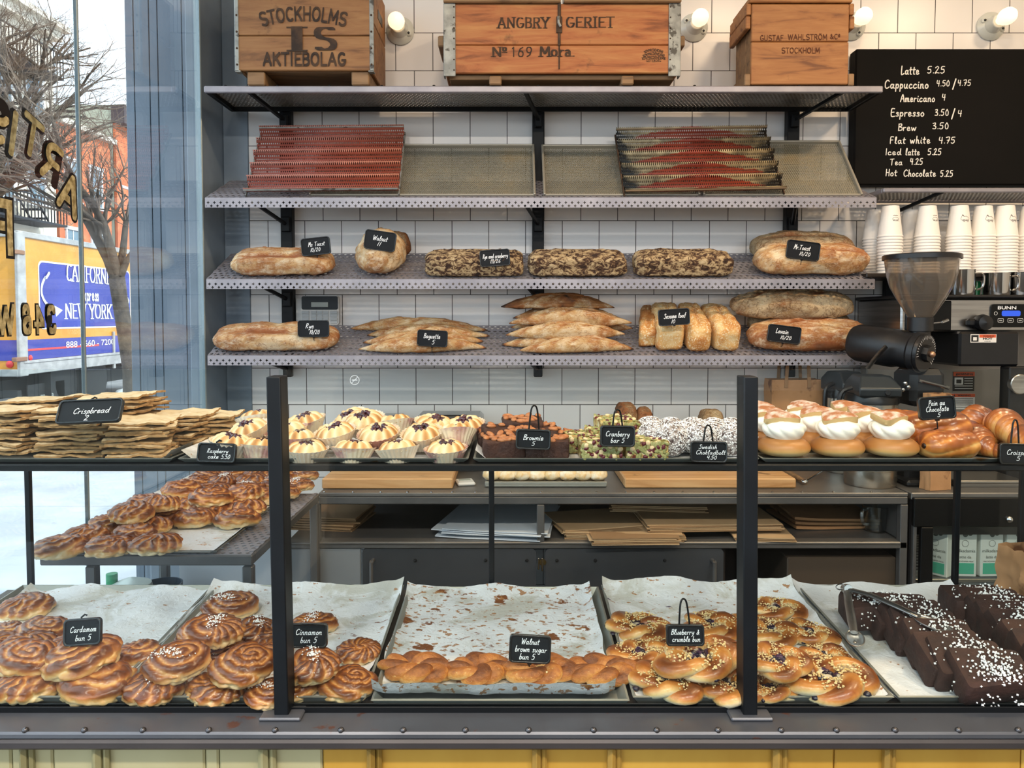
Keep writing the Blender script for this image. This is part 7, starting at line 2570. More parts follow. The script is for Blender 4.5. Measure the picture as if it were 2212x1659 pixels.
sd = [('front row', 0, CARD, [(128, 1182, 110), (235, 1178, 100), (335, 1175, 106)]),
      ('second row', 0, CARD, [(186, 1157, 100), (288, 1153, 98), (512, 1120, 92)]),
      ('third row', 0, CARD, [(240, 1132, 98), (325, 1134, 92), (420, 1119, 94)]),
      ('fourth row', 0, CARD, [(362, 1114, 84), (455, 1100, 84), (531, 1096, 88), (300, 1112, 90)]),
      ('raised left heap', .04, CARD, [(285, 1106, 98), (346, 1088, 90)]),
      ('fifth row', .0, CARD, [(318, 1085, 84), (410, 1084, 84), (490, 1082, 84), (565, 1072, 84)]),
      ('raised middle heap', .035, CARD, [(392, 1056, 84), (456, 1073, 88), (528, 1062, 82)]),
      ('sixth row', 0, CINN, [(400, 1062, 74), (462, 1058, 76), (540, 1054, 76), (610, 1062, 76)]),
      ('seventh row', .01, CINN, [(428, 1042, 74), (480, 1040, 72), (545, 1038, 74), (600, 1040, 72), (642, 1046, 68)]),
      ('back row', .01, CINN, [(450, 1026, 68), (502, 1022, 68), (560, 1024, 68), (612, 1024, 66), (655, 1022, 64)])]
for row, lift, pool, its in sd:
    for i, (px, py, w) in enumerate(sorted(its)):
        put_side(pool, px, py, w, lift, '%s bun on the side table, %s from the left in the %s' % ('cardamom' if pool is CARD else 'cinnamon', ORD[i + 1], row), 'buns on the side table', 6 if lift > .02 else 0)
# ------------------------------------------------------------------ things on and under the back counter
M_maple = wood('pale_maple', '#c99a68', '#d9b07f', '#b07f4d', (1.0, 9, 9), .5)
def cboard(label, xa, xb, Yf, dep, h):
    a, b = P(xa, 1050, Yf), P(xb, 1050, Yf)
    w = b.x - a.x
    o = MB().box((0, dep / 2, h / 2), (w, dep, h), b=.004).build('cutting_board', M_maple, loc=((a.x + b.x) / 2, Yf, CZ + .001))
    return tag(o, label, 'cutting board', 'cutting boards on the work counter')
cboard('thick wooden cutting board on the counter, left one below the raspberry cakes', 695, 978, 2.655, .30, .036)
cboard('wide wooden cutting board on the counter, right one beside the right post', 1350, 1720, 2.665, .34, .034)
# timer
p = onz(1005, 1046, CZ)
tm_ = thing('kitchen_timer', 'small white kitchen timer lying on the counter beside the left board', 'timer', (p.x, p.y, CZ + .001), (0, 0, R(12)))
MB().box((0, 0, .006), (.062, .075, .012), b=.004).build('case', M_offw, tm_)
MB().box((0, .012, .0125), (.04, .025, .002), b=.0005).build('display', M_lcd, tm_)
# tray of flat rolls
a, b = P(1047, 1045, 2.68), P(1312, 1045, 2.68)
rt = thing('baking_tray', 'metal tray of floured rolls on the work counter', 'baking tray', ((a.x + b.x) / 2, 2.68, CZ + .001))
w = b.x - a.x
MB().box((0, .17, .006), (w, .34, .012), b=.004).box((0, .003, .014), (w, .006, .012), b=.002).build('pan', M_pan, rt)
M_roll = baked('floured_roll_crust', [(.0, '#f0dfba'), (.4, '#dfbd86'), (.7, '#c79455'), (1.0, '#9a6232')], 30, .3, .7, bump=.3, flour='#efe4cb', fscale=30, flo=.45, fhi=.6)
def roll(seed):
    def mk():
        V, T = loaf_grid(.066, .075, .046, seed, .95, .95, .005, [], m=20, n=40, rough=20, tone0=.3)
        m = MB(); m.grid(V, wu=True, tone=T)
        o = m.build('bread_roll', M_roll, smooth=75, fix=False); return tag(o, cat='bread roll')
    return mk
RL = Pool([roll(1), roll(2)])
for row, dy in (('front row', .06), ('row behind', .15)):
    for i in range(8):
        o = RL.put((a.x + w * (i + .5) / 8, 2.68 + dy, CZ + .0145), (0, 0, random.uniform(-.4, .4)), 'floured roll on the counter tray, %s from the left in the %s' % (ORD[i + 1], row), 'rolls on the counter tray')
        o['category'] = 'bread roll'
# pastry cutter at the right end of the boards
p0, p1, p2 = onz(1690, 1015, CZ + .012), onz(1738, 1040, CZ + .012), onz(1775, 1018, CZ + .012)
pc = thing('bench_tool', 'wooden-handled kitchen tool with steel arm lying at the right end of the counter', 'kitchen tool', (p1.x, p1.y, CZ + .001))
o_ = Vector((p1.x, p1.y, CZ + .001))
MB().tube([p0 - o_, (p0 * .5 + p1 * .5) - o_, p1 - o_], [.009, .011, .007], 10).build('handle', M_w4, pc)
MB().tube([p1 - o_, p2 - o_], .004, 8).blob(p1 - o_, (.012, .012, .008), 10, 6).build('steel_arm', M_chrome, pc)
# waffle irons at the wall
def iron(label, xa, xb, yt, yb, Y):
    a, b = P(xa, yb, Y), P(xb, yt, Y)
    w, h = b.x - a.x, b.z - CZ
    r = thing('waffle_iron', label, 'waffle iron', ((a.x + b.x) / 2, Y, CZ + .001), group='waffle irons')
    MB().box((0, .12, h * .32), (w, .24, h * .6), b=.012).build('lower_plate', mat('bronze_steel_' + str(xa), '#5f574a', .35, .6), r)
    MB().box((0, .12, h * .76), (w * .98, .24, h * .30), b=.014).build('upper_plate', M_brush, r)
    MB().tube([(-w * .34, -.018, h * .92), (w * .3, -.018, h * .92)], .012, 12).build('handle', M_blackp, r)
    m = MB()
    for s_ in (-.36, .32):
        m.box((s_ * w, .0, h * .86), (.03, .05, .02), b=.006)
    m.build('handle_mount', M_chrome, r)
    return r
iron('steel waffle iron with black bar handle at the wall behind the cakes', 890, 1042, 892, 930, 2.95)
iron('second waffle iron half hidden behind the topmost raspberry cake', 722, 862, 898, 930, 2.97)
# loaf ends standing at the wall
for (xa, xb, yt, lb, sd_) in ((1330, 1378, 872, 'tall bread loaf standing on end at the wall behind the cranberry bars', 90), (1372, 1408, 880, 'darker bread loaf standing beside the tall one at the wall', 91), (1509, 1561, 883, 'squarish loaf standing at the wall behind the coconut balls', 92)):
    Y = 3.02
    a, b = P(xa, 930, Y), P(xb, yt, Y)
    h = b.z - CZ
    loaf('bread_loaf', lb, 'bread', M_bread2, ((a.x + b.x) / 2, Y, CZ + .002), (0, 0, 0), 'loaves standing at the wall', L=b.x - a.x, W=.1, H=h, seed=sd_, e1=.5, e2=.45, tone0=.62 if sd_ != 92 else .45, m=26, n=48)
# lower shelf: papers and flat boxes
M_card_b = mat('brown_cardboard', '#b0906a', .8, c2='#bd9e78', scale=4)
M_card_d = mat('dark_brown_cardboard', '#8f6f4e', .8, c2='#9d7d5a', scale=4)
M_sheet = mat('white_baking_sheets', '#d5dbe2', .6, c2='#c3ccd6', scale=3)
def sheet(name, label, cat, cx, y, w, d, z, rot, th, mt, group, n=1, curl=0.0):
    m = MB(); V1, V2 = [], []
    nx, ny = 12, 8
    for j in range(ny + 1):
        r1, r2 = [], []
        for i in range(nx + 1):
            u, v = i / nx - .5, j / ny - .5
            zz = curl * (max(0, -u - .1) ** 2 + .6 * max(0, -v - .2) ** 2) + .001 * mn.noise(Vector((u * 4 + cx, v * 4, z * 50)))
            r1.append((u * w, v * d, zz)); r2.append((u * w, v * d, zz + th))
        V1.append(r1); V2.append(r2)
    m.grid(V1, flip=True); m.grid(V2)
    per = [(0, i) for i in range(nx)] + [(j, nx) for j in range(ny)] + [(ny, i) for i in range(nx, 0, -1)] + [(j, 0) for j in range(ny, 0, -1)]
    vs = [V1[j][i] for j, i in per] + [V2[j][i] for j, i in per]; k = len(per)
    m.add(vs, [(a_, (a_ + 1) % k, k + (a_ + 1) % k, k + a_) for a_ in range(k)])
    o = m.build(name, mt, smooth=40, loc=(cx, y, z), rot=(0, 0, R(rot)), fix=False)
    return tag(o, label, cat, group)
def sx(px, Y=2.72): return P(px, 1150, Y).x
z = SZ + .001
for k, (px, w_, r_) in enumerate(((1075, .36, -9), (1085, .37, -6), (1078, .38, -12), (1088, .36, -8))):
    sheet('baking_sheet_paper', 'loose white baking sheet on the lower shelf, %s from the bottom' % ORD[k + 1], 'baking paper', sx(px), 2.84, w_, .44, z, r_, .003, M_sheet, 'baking sheets on the lower shelf', curl=.02)
    z += .0125 if k == 0 else .006
items = [(1345, 2.74, .40, .25, -6, 5, 'under everything'), (1300, 2.80, .36, .26, 12, 4, 'angled at the left'), (1365, 2.62, .29, .12, 2, 5, 'hanging over the shelf edge'), (1520, 2.78, .46, .3, 3, 5, 'wide ones in the middle'), (1420, 2.9, .34, .2, -8, 5, 'at the back'), (1640, 2.70, .2, .2, -4, 3, 'round-cornered at the right')]
for si, (px, Y, w_, d_, rt_, n, lb) in enumerate(items):
    z = SZ + .001 + (.026 if si in (3, 4) else .010 if si == 1 else 0.0)
    if si == 4: z += .02
    for k in range(n):
        sheet('flat_cake_box', 'folded brown cake box, %s from the bottom of those %s' % (ORD[k + 1], lb), 'cardboard box', P(px, 1150, Y).x + random.uniform(-.008, .008), Y, w_, d_, z, rt_ + random.uniform(-2, 2), .0036, M_card_b if (k + si) % 3 else M_card_d, 'folded cake boxes on the lower shelf')
        z += .0052
z = SZ + .001
for k in range(6):
    sheet('flat_cake_box', 'dusky folded box behind the left post, %s from the bottom' % ORD[k + 1], 'cardboard box', sx(690, 2.85) + random.uniform(-.01, .01), 2.86, .34, .24, z, -8 + random.uniform(-6, 6), .0055, M_card_d, 'folded boxes at the left of the lower shelf')
    z += .0085
z = SZ + .001
for k in range(3):
    sheet('paper_bag', 'flat brown paper bag beside the measuring jug, %s from the bottom' % ORD[k + 1], 'paper bag', sx(1775, 2.86) + .01 * k, 2.88, .3, .26, z, 5 - 4 * k, .009, M_kraft, 'flat bags on the lower shelf', curl=.03)
    z += .014
# clear measuring jug
M_clear = glass_mat('clear_plastic', '#dfe8ea', 3.5, .08)
p = P(1897, 1168, 2.72)
jg = thing('measuring_jug', 'clear plastic measuring jug standing on the lower shelf at the right', 'jug', (p.x, 2.74, SZ + .001))
hj = P(1897, 1092, 2.74).z - SZ
m = MB().lathe([(0, .001), (.036, .001), (.038, .004), (.046, hj), (.0475, hj + .001), (.0445, hj), (.036, .006), (0, .005)], 36); m.build('body', M_clear, jg, smooth=60)
MB().tube(smooth_line3([(-.040, -.02, hj * .92), (-.062, -.03, hj * .85), (-.060, -.03, hj * .4), (-.038, -.02, hj * .3)], 5), [.006] * 16, 8).build('handle', M_clear, jg)

# ------------------------------------------------------------------ brown carrier bag
p = P(1724, 905, 3.05)
ca, cb = P(1668, 822, 3.05), P(1782, 905, 3.05)
wb = cb.x - ca.x
hb_ = ca.z - CZ
bg = thing('carrier_bag', 'brown paper carrier bag with flat handles standing at the wall', 'paper bag', ((ca.x + cb.x) / 2, 3.05, CZ + .001))
o = crumple_bag('bag_body', mt=M_kraft, label='', loc=(0, .06, 0), w=wb, d=.12, h=hb_, seed=9, cr=.004); o.parent = bg
M_kraft2 = mat('plain_kraft_handle', '#9a7450', .75)
for dy in (.012, .105):
    m = MB()
    pts = [(-wb * .22, dy, hb_ - .03), (-wb * .20, dy, hb_ + .055), (-wb * .12, dy, hb_ + .075), (wb * .12, dy, hb_ + .075), (wb * .2, dy, hb_ + .055), (wb * .22, dy, hb_ - .03)]
    for q0, q1 in zip(pts[:-1], pts[1:]):
        m.tube([q0, q1], .009, 4, sq=.25)
    m.build('handle', M_kraft2, bg)

# ------------------------------------------------------------------ shelves at the right: cups
CSY = 2.965
a = P(1909, 406, CSY)
cs = thing('wall_shelf', 'perforated steel shelf under the menu board, above the paper cups', 'shelf', (a.x, CSY, a.z), group='cup shelves')
Lc, Dc = 2.05 - a.x + .3, .285
m = MB(); m.box((Lc / 2, .008, -.008), (Lc, .016, .016), b=.003); m.box((Lc / 2, Dc - .006, -.008), (Lc, .012, .016), b=.002); m.box((.008, Dc / 2, -.008), (.016, Dc - .03, .016), b=.002)
m.build('frame', M_rack, cs)
m = MB(); perf(m, Lc - .02, Dc - .02, .0155, .7, T=Matrix.Translation((.012, .01, -.003))); solid(m.build('perforated_panel', M_rackdark, cs, smooth=None), .0015)
q = P(2040, 408, CSY); MB().tube([(q.x - a.x, .01, -.012), (q.x - a.x - .13, .27, -.09)], .008, 4).build('bracket', M_upright, cs)
a2 = P(1872, 590, CSY)
cs2 = thing('wall_shelf', 'dark lower shelf carrying the stacks of paper cups', 'shelf', (a2.x, CSY, a2.z), group='cup shelves')
Lc2 = 2.35 - a2.x
m = MB(); m.box((Lc2 / 2, .145, -.008), (Lc2, .29, .016), b=.003); m.build('board', mat('dark_shelf_board', '#26211e', .4, c2='#322b26', scale=5), cs2)
q = P(1925, 620, 3.23); MB().box((q.x - a2.x, .285, -.07), (.04, .03, .14), b=.002).build('bracket', M_upright, cs2)
CZS = a2.z + .0005
M_paper = mat('white_paper_cup', '#f0ebe4', .5)
M_logo = mat('grey_print', '#6f6a68', .7)
cr_, ch_ = .0445, .118
def cup(with_print=True):
    r = thing('paper_cup', 'x', 'paper cup')
    prof = [(cr_ - .001, .0005), (cr_ + .0015, .001), (cr_ + .0022, .004), (cr_ + .0012, .0065), (cr_ - .0004, .007), (.0305, ch_), (.0295, ch_), (.0290, ch_ - .008), (0, ch_ - .008)]
    MB().lathe(prof, 36).build('cup', M_paper, r, smooth=40)
    return r
CUPP = Pool([cup])
def cup_print(root, ang, kind):
    """outlined pig mark or lettering printed round the cup, upside down as the cup stands"""
    m = MB()
    def wrapp(x, y):
        z = ch_ - .052 - y
        rad = cr_ + (.0305 - cr_) * (z - .007) / (ch_ - .007) + .0004
        t_ = ang + x / rad
        return (rad * math.sin(t_), -rad * math.cos(t_), z)
    def stroke(pts, w=.0011):
        for p_, q_ in zip(pts[:-1], pts[1:]):
            d = Vector((q_[0] - p_[0], q_[1] - p_[1]))
            if d.length < 1e-7: continue
            n = Vector((-d.y, d.x)).normalized() * w / 2
            vs = [wrapp(p_[0] + n.x, p_[1] + n.y), wrapp(p_[0] - n.x, p_[1] - n.y), wrapp(q_[0] - n.x, q_[1] - n.y), wrapp(q_[0] + n.x, q_[1] + n.y)]
            m.add(vs, [(0, 1, 2, 3)])
    def word(t_, s_, ox, oy, fl=-1):
        x = -len(t_) * .45 * s_
        for ch_c in t_:
            w_, lines, _s = BLOCK[ch_c]
            for ln in lines:
                stroke([((x + p_[0] * s_) + ox, fl * (-p_[1] * s_) * -1 * -1 + oy) for p_ in ln], .0010)
            x += w_ * s_ * 1.05
    if kind == 'oval':
        stroke([(.012 * math.cos(R(t_)), .007 * math.sin(R(t_))) for t_ in range(0, 361, 20)])
        word('ALTOC', .005, 0, .0022)
        stroke([(-.010, -.012), (-.004, -.015), (-.002, -.012), (.003, -.015), (.006, -.012), (.010, -.014)], .0018)
    else:
        pig = [(-.016, -.004), (-.012, -.013), (-.006, -.009), (.004, -.010), (.012, -.006), (.016, -.001), (.012, .006), (.009, .012), (.006, .007), (-.004, .007), (-.007, .012), (-.010, .006), (-.016, .004), (-.018, .0), (-.016, -.004)]
        stroke(pig)
        stroke([(-.012, -.013), (-.010, -.016), (-.006, -.009)], .0024)
        word('SEVEN', .0055, 0, .0025)
    return m.build('print', M_logo, root, smooth=None, fix=False)
cols = [(1921, 3.02, 18, 'oval', .1, 'first'), (2001, 3.02, 18, 'oval', .35, 'second'), (2069, 3.015, 18, 'pig', .1, 'third'), (2121, 3.02, 18, 'pig', .15, 'fourth'), (2169, 3.015, 18, 'pig', .3, 'fifth'), (2222, 3.02, 18, 'pig', -.3, 'sixth'),
        (1888, 3.13, 18, None, 0, 'dim back'), (1966, 3.13, 18, None, 0, 'second dim back')]
for px, Y, n, kind, ang, nm in cols:
    x = P(px, 585, Y).x
    nn = 13
    step = .0115
    for k in range(nn):
        front = 'stack from the left' if 'back' not in nm else 'stack'
        o = CUPP.put((x + random.uniform(-.0006, .0006), Y, CZS + k * step), (0, 0, 0), 'upturned white paper cup, %s from the top of the %s %s' % (ORD[nn - k], nm, front), 'paper cups on the dark shelf')
    if kind:
        cup_print(o, ang, kind)

# ------------------------------------------------------------------ coffee grinder
GYY = 2.74
def G(px, py): return P(px, py, GYY)
M_smoke = glass_mat('smoky_clear_plastic', '#e8e2da', 1.8, .1)
_t = M_smoke.node_tree
_o = next(n for n in _t.nodes if n.type == 'OUTPUT_MATERIAL')
_m, _d = _t.nodes.new('ShaderNodeMixShader'), _t.nodes.new('ShaderNodeBsdfDiffuse')
_d.inputs[0].default_value = lin('#a79c90')
_m.inputs[0].default_value = .16      # diffuse share puts a grey haze into the smoky plastic
_src = _o.inputs[0].links[0].from_socket
_t.links.new(_src, _m.inputs[1]); _t.links.new(_d.outputs[0], _m.inputs[2]); _t.links.new(_m.outputs[0], _o.inputs[0])
M_gblack = mat('black_crackle_metal', '#101113', .42, c2='#17181b', scale=60)
c0 = G(1988, 690)
gr = thing('coffee_grinder', 'black coffee grinder with smoky funnel hopper at the right of the bread', 'coffee grinder', (c0.x, GYY, CZ + .001))
O_ = gr.location
def rel(px, py, dy=0.0):
    q_ = P(px, py, GYY + dy); return Vector((q_.x - O_.x, dy, q_.z - O_.z))
zr = lambda py: G(1988, py).z - O_.z
k_ = GYY / F
MB().lathe([(74 * k_, zr(559)), (70 * k_, zr(590)), (62 * k_, zr(620)), (46 * k_, zr(650)), (28 * k_, zr(680)), (22 * k_, zr(690)), (21 * k_, zr(690)), (27 * k_, zr(679)), (45 * k_, zr(649)), (61 * k_, zr(619)), (69 * k_, zr(590)), (73 * k_, zr(559))], 48).build('hopper', M_smoke, gr, smooth=60, fix=False)
MB().lathe([(0, zr(556)), (76 * k_, zr(556)), (78 * k_, zr(561)), (78 * k_, zr(552)), (75 * k_, zr(550)), (0, zr(549))], 48).build('hopper_lid', M_blackp, gr, smooth=40)
MB().lathe([(21 * k_, zr(742)), (21 * k_, zr(716)), (26 * k_, zr(715)), (26 * k_, zr(686)), (20 * k_, zr(685))], 32).build('neck', M_gblack, gr)
m = MB(); m.tube([rel(2012, 699, -.02), rel(2038, 696, -.03)], .0025, 8); m.tube([rel(2034, 696, -.03), rel(2048, 691, -.03)], .006, 10); m.build('gate_lever', M_chrome, gr)
ax = (rel(1996, 772, -.10) - rel(1925, 762, .06))
A0 = rel(1915, 757, .10)
D_ = Vector((.55, -.80, -.12)).normalized()
T = Matrix.Translation(rel(1992, 762, -.06)) @ D_.to_track_quat('Z', 'Y').to_matrix().to_4x4()
MB().lathe([(.0, -.25), (.060, -.25), (.068, -.23), (.068, -.10), (.062, -.08), (.062, -.03), (.070, -.02), (.070, .0), (.0, .0)], 40, T=T).build('motor_housing', M_gblack, gr)
m = MB(); m.lathe([(.066, .0), (.064, .012), (.0, .013)], 40, T=T); m.lathe([(.030, .012), (.028, .03), (0, .031)], 8, T=T); dobj = m.build('adjusting_dial', M_blackp, gr)
m = MB()
for k in range(26):
    a_ = R(-40 + 230 * k / 25)
    r0, r1 = (.047, .060) if k % 5 == 0 else (.052, .060)
    nib(m, [(r0 * math.cos(a_), r0 * math.sin(a_)), (r1 * math.cos(a_), r1 * math.sin(a_))], .0014, .0014, T @ Matrix.Translation((0, 0, .0136)))
m.build('dial_marks', M_marker, dobj, smooth=None)
MB().blob((0, 0, 0), (.011, .011, .011), 14, 10, T=T @ Matrix.Translation((.0, .0, .034))).build('brass_bolt', mat('warm_bolt', '#b98f72', .3, .8), dobj)
m = MB()
m.box((rel(1988, 790).x + .01, .03, zr(836)), (.12, .15, .13), b=.02); m.box((rel(1990, 900).x + .01, .06, .12), (.13, .14, .24), b=.012); m.box((rel(1990, 1000).x, .06, .012), (.15, .24, .024), b=.008)
m.build('stand', M_gblack, gr)
m = MB()
for (px, py) in ((1955, 828), (1962, 836), (1950, 842)):
    m.blob(rel(px, py, -.06), (.008, .008, .008), 10, 8)
m.tube([rel(1985, 822, -.06), rel(2050, 838, -.07)], .006, 8)
m.build('switch_gear', M_chrome, gr)
m = MB(); m.tube(smooth_line3([rel(1875, 795, -.02), rel(1895, 768, -.04), rel(1915, 748, -.05)], 4), [.022] * 9, 8, sq=.25); m.build('bag_clamp', M_brush, gr)

# ------------------------------------------------------------------ airpots
M_pot = mat('brushed_airpot_steel', '#b9b3a8', .25, .95, c2='#a8a298', scale=3, stretch=(1, 1, 20))
def airpot(label, px, Y, wpx, ytop, ylid, rot):
    x = P(px, 900, Y).x
    r_ = wpx / 2 * Y / F
    zl = P(px, ylid, Y).z - CZ
    zt_ = P(px, ytop, Y).z - CZ
    r = thing('airpot', label, 'airpot', (x, Y, CZ + .001), (0, 0, rot), 'steel airpots')
    MB().lathe([(0, 0), (r_ * .98, 0), (r_, .004), (r_, .055), (r_ * .985, .056), (r_ * .985, .058), (r_, .059), (r_, zl)], 40).build('steel_body', M_pot, r)
    MB().lathe([(r_ * 1.03, zl - .004), (r_ * 1.04, zl + .012), (r_ * .95, zl + .03), (0, zl + .03)], 40).build('collar', M_blackp, r)
    m = MB()
    h = zt_ - zl - .028
    w = r_ * .82
    b0, z0 = zl + .024, zl + .024
    vs = [(-w, -w * 1.25, z0), (w, -w * 1.25, z0), (w, w, z0), (-w, w, z0),
          (-w, -w * 1.3, z0 + h * .42), (w, -w * 1.3, z0 + h * .42), (w, w, z0 + h * .6), (-w, w, z0 + h * .6),
          (-w * .72, -w * .55, z0 + h), (w * .72, -w * .55, z0 + h), (w * .75, w * .7, z0 + h), (-w * .75, w * .7, z0 + h)]
    m.add(vs, [(3, 2, 1, 0), (0, 1, 5, 4), (1, 2, 6, 5), (2, 3, 7, 6), (3, 0, 4, 7), (4, 5, 9, 8), (5, 6, 10, 9), (6, 7, 11, 10), (7, 4, 8, 11), (8, 9, 10, 11)])
    o = m.build('pump_lid', mat('slate_black_plastic', '#20262a', .38) if 'slate_black_plastic' not in bpy.data.materials else bpy.data.materials['slate_black_plastic'], r, smooth=30)
    bv = o.modifiers.new('soft', 'BEVEL'); bv.width = .006; bv.segments = 3
    MB().lathe([(.010, 0), (.008, .003), (0, .003)], 14, T=Matrix.Translation((w * .3, -w * 1.3 - .001, z0 + h * .22)) @ Matrix.Rotation(R(90), 4, 'X')).build('button', M_gblack, r)
    MB().tube(smooth_line3([(-r_ * .9, -r_ * .3, zl + .05), (-r_ * 1.35, -r_ * .4, zl + .03), (-r_ * 1.4, -r_ * .4, zl - .05), (-r_ * 1.25, -r_ * .4, zl - .10)], 4), .009, 8).build('carry_handle', M_blackp, r)
    return r
airpot('left steel airpot with black pump lid behind the cream buns', 1822, 2.98, 84, 800, 856, .25)
airpot('right steel airpot with faceted black lid, its base showing under the case shelf', 1882, 2.74, 106, 808, 868, -.1)

# ------------------------------------------------------------------ right unit: fridge with steel top, brewer, cans
RY = 2.6
xr0 = P(1969, 1070, RY).x
xr1 = 2.35
ru = thing('under_counter_fridge', 'black glass-door fridge with steel top at the right end of the counter', 'fridge', (xr0, RY, 0))
wr = xr1 - xr0
MB().box((wr / 2, .33, CZ - .012), (wr, .66, .024), b=.003).build('steel_top', M_top, ru)
zt_, zb_ = CZ - .026, .06
m = MB()
m.box((wr / 2, .62, (zt_ + zb_) / 2), (wr, .03, zt_ - zb_)); m.box((.012, .32, (zt_ + zb_) / 2), (.024, .62, zt_ - zb_)); m.box((wr - .012, .32, (zt_ + zb_) / 2), (.024, .62, zt_ - zb_)); m.box((wr / 2, .32, zb_), (wr, .62, .02)); m.box((wr / 2, .32, zt_ - .07), (wr, .6, .1))
m.build('cabinet', M_blackp, ru)
def rx(px, Y=RY): return P(px, 1150, Y).x - xr0
ztf, zg = P(2000, 1080, RY).z, P(2000, 1136, RY).z
m = MB()
m.box((wr / 2, -.006, (ztf + zg) / 2 + .005), (wr - .004, .02, ztf - zg + .01), b=.003); m.box(((rx(1985) + rx(2012)) / 2, -.006, (zg + zb_) / 2), (rx(2012) - rx(1985), .02, zg - zb_), b=.003); m.box((wr - .03, -.006, (zg + zb_) / 2), (.05, .02, zg - zb_), b=.003)
m.build('door_frame', M_gloss, ru)
MB().box((wr / 2, -.003, (zg + zb_) / 2), (wr - .06, .006, zg - zb_)).build('door_glass', M_case_glass, ru, smooth=None)
MB().blob((rx(2172), -.018, P(0, 1119, RY).z), (.012, .012, .012), 14, 10).build('lock_knob', M_chrome, ru)
MB().box((rx(1975), .005, (CZ - .03) / 2), (.012, .024, CZ - .03), b=.002).build('edge_post', M_frame, ru)
MB().box((.02, .012, .4), (.01, .03, .3)).build('hinge_rail', M_blackp, ru)
zsh = P(2080, 1247, RY + .06).z
m = MB()
for k in range(16):
    m.tube([(.04, .04 + .035 * k, zsh), (wr - .04, .04 + .035 * k, zsh)], .0025, 5)
m.box((wr / 2, .035, zsh - .003), (wr - .06, .006, .012), b=.002)
m.build('wire_shelf', M_brush, ru)
MB().box((wr / 2, .595, .4), (wr - .06, .006, .66)).build('inner_lining', M_offw, ru)
lamp('fridge_lamp', 'AREA', (xr0 + wr / 2 - .2, RY + .16, zg + .02), 1.6, (.86, 1.0, .93), size=.5, size_y=.06)
M_carton = mat('white_carton', '#eef0ea', .5)
M_mint = mat('mint_print', '#58bfa0', .5)
M_grey = mat('grey_print_dark', '#5d625c', .6)
def carton():
    r = thing('milk_carton', 'x', 'milk carton')
    w, d, h = .078, .07, .235
    m = MB(); m.box((0, 0, h * .42), (w, d, h * .84), b=.002)
    m.add([(-w / 2, -d / 2, h * .84), (w / 2, -d / 2, h * .84), (w / 2, d / 2, h * .84), (-w / 2, d / 2, h * .84), (-w / 2, 0, h), (w / 2, 0, h)], [(0, 1, 5, 4), (2, 3, 4, 5), (1, 2, 5), (3, 0, 4)])
    m.build('carton_body', M_carton, r, smooth=None)
    m = MB(); m.box((0, -d / 2 - .0006, h * .12), (w * .78, .001, h * .16)); m.build('mint_band', M_mint, r, smooth=None)
    m = MB()
    sans(m, 'milkadamia', .011, facing((0, -d / 2 - .0012, h * .36)))
    sans(m, 'latte da', .010, facing((0, -d / 2 - .0012, h * .27)))
    sans(m, 'MACADAMIA MILK', .005, facing((0, -d / 2 - .0012, h * .215)))
    for (x, z_, r2) in ((-.012, .68, .009), (.010, .70, .010), (.0, .62, .009), (.016, .63, .007)):
        m.lathe([(r2, 0), (r2, .0006), (0, .0008)], 16, T=facing((x, -d / 2 - .0004, h * z_)))
    nib(m, arc(0, 0, .011, .011, 0, 360, 20), .001, .001, facing((0, -d / 2 - .0012, h * .49)))
    m.build('print', M_grey, r, smooth=None)
    m = MB(); m.box((0, -d / 2 - .0006, h * .78), (w * .4, .001, h * .1)); m.build('leaf_mark', M_mint, r, smooth=None)
    return r
CTN = Pool([carton])
for px, rz, nm in ((2028, -50, 'turned sideways at the left'), (2072, -4, 'second from the left'), (2127, 2, 'third from the left'), (2182, 3, 'fourth from the left')):
    CTN.put((P(px, 1245, RY + .09).x, RY + .09, zsh + .004), (0, 0, R(rz)), 'white and mint milk carton in the fridge, ' + nm, 'milk cartons in the fridge')
jz = P(2090, 1300, RY + .1).z
o = MB().lathe([(.09, 0), (.1, .05), (.07, .13), (.0, .15)], 24).build('plastic_tub', M_offw, loc=(P(2085, 1280, RY + .12).x, RY + .14, .072)); tag(o, 'pale rounded tub on the fridge floor below the cartons', 'tub')
o.scale = (1, 1, (P(2085, 1253, RY + .14).z - .075) / .15)

# brewer
BY = 2.89
def BX(px, Y=BY): return P(px, 700, Y).x
bx0, bx1 = BX(1946), 2.3
zb0 = CZ + .001
br = thing('coffee_brewer', 'steel coffee brewer with black display panel and warning stickers at the right', 'coffee machine', (bx0, BY, zb0))
def bz(py, Y=BY): return P(2100, py, Y).z - zb0
wB = bx1 - bx0
m = MB(); m.box((wB / 2, .18, (bz(645) + bz(716)) / 2), (wB, .36, bz(645) - bz(716)), b=.006); m.build('steel_head', M_brush, br)
MB().box((wB / 2, .17, bz(641)), (wB + .02, .4, .012), b=.004).build('top_plate', M_blackp, br)
MB().box(((BX(1946) + BX(2062)) / 2 - bx0, -.002, (bz(650) + bz(714)) / 2), (BX(2050) - BX(1952), .01, bz(650) - bz(714)), b=.003).build('dark_side', M_gloss, br)
m = MB(); m.box(((BX(2060) + BX(2190)) / 2 - bx0, .06, (bz(716) + bz(790)) / 2), (BX(2190) - BX(2060), .2, bz(716) - bz(790)), b=.008); m.build('funnel_box', M_blackp, br)
MB().box((wB / 2 + .0, .30, bz(716) / 2), (wB, .06, bz(716)), b=.004).build('back_panel', mat('satin_steel_panel', '#8f8880', .4, .35, c2='#7f7971', scale=4), br)
m = MB(); m.box(((BX(2158) + BX(2230)) / 2 - bx0, -.04, bz(790) / 2), (BX(2230) - BX(2158), .06, bz(790)), b=.004); m.build('side_column', M_gblack, br)
MB().box((wB / 2, .15, .015), (wB, .36, .03), b=.004).build('base', M_blackp, br)
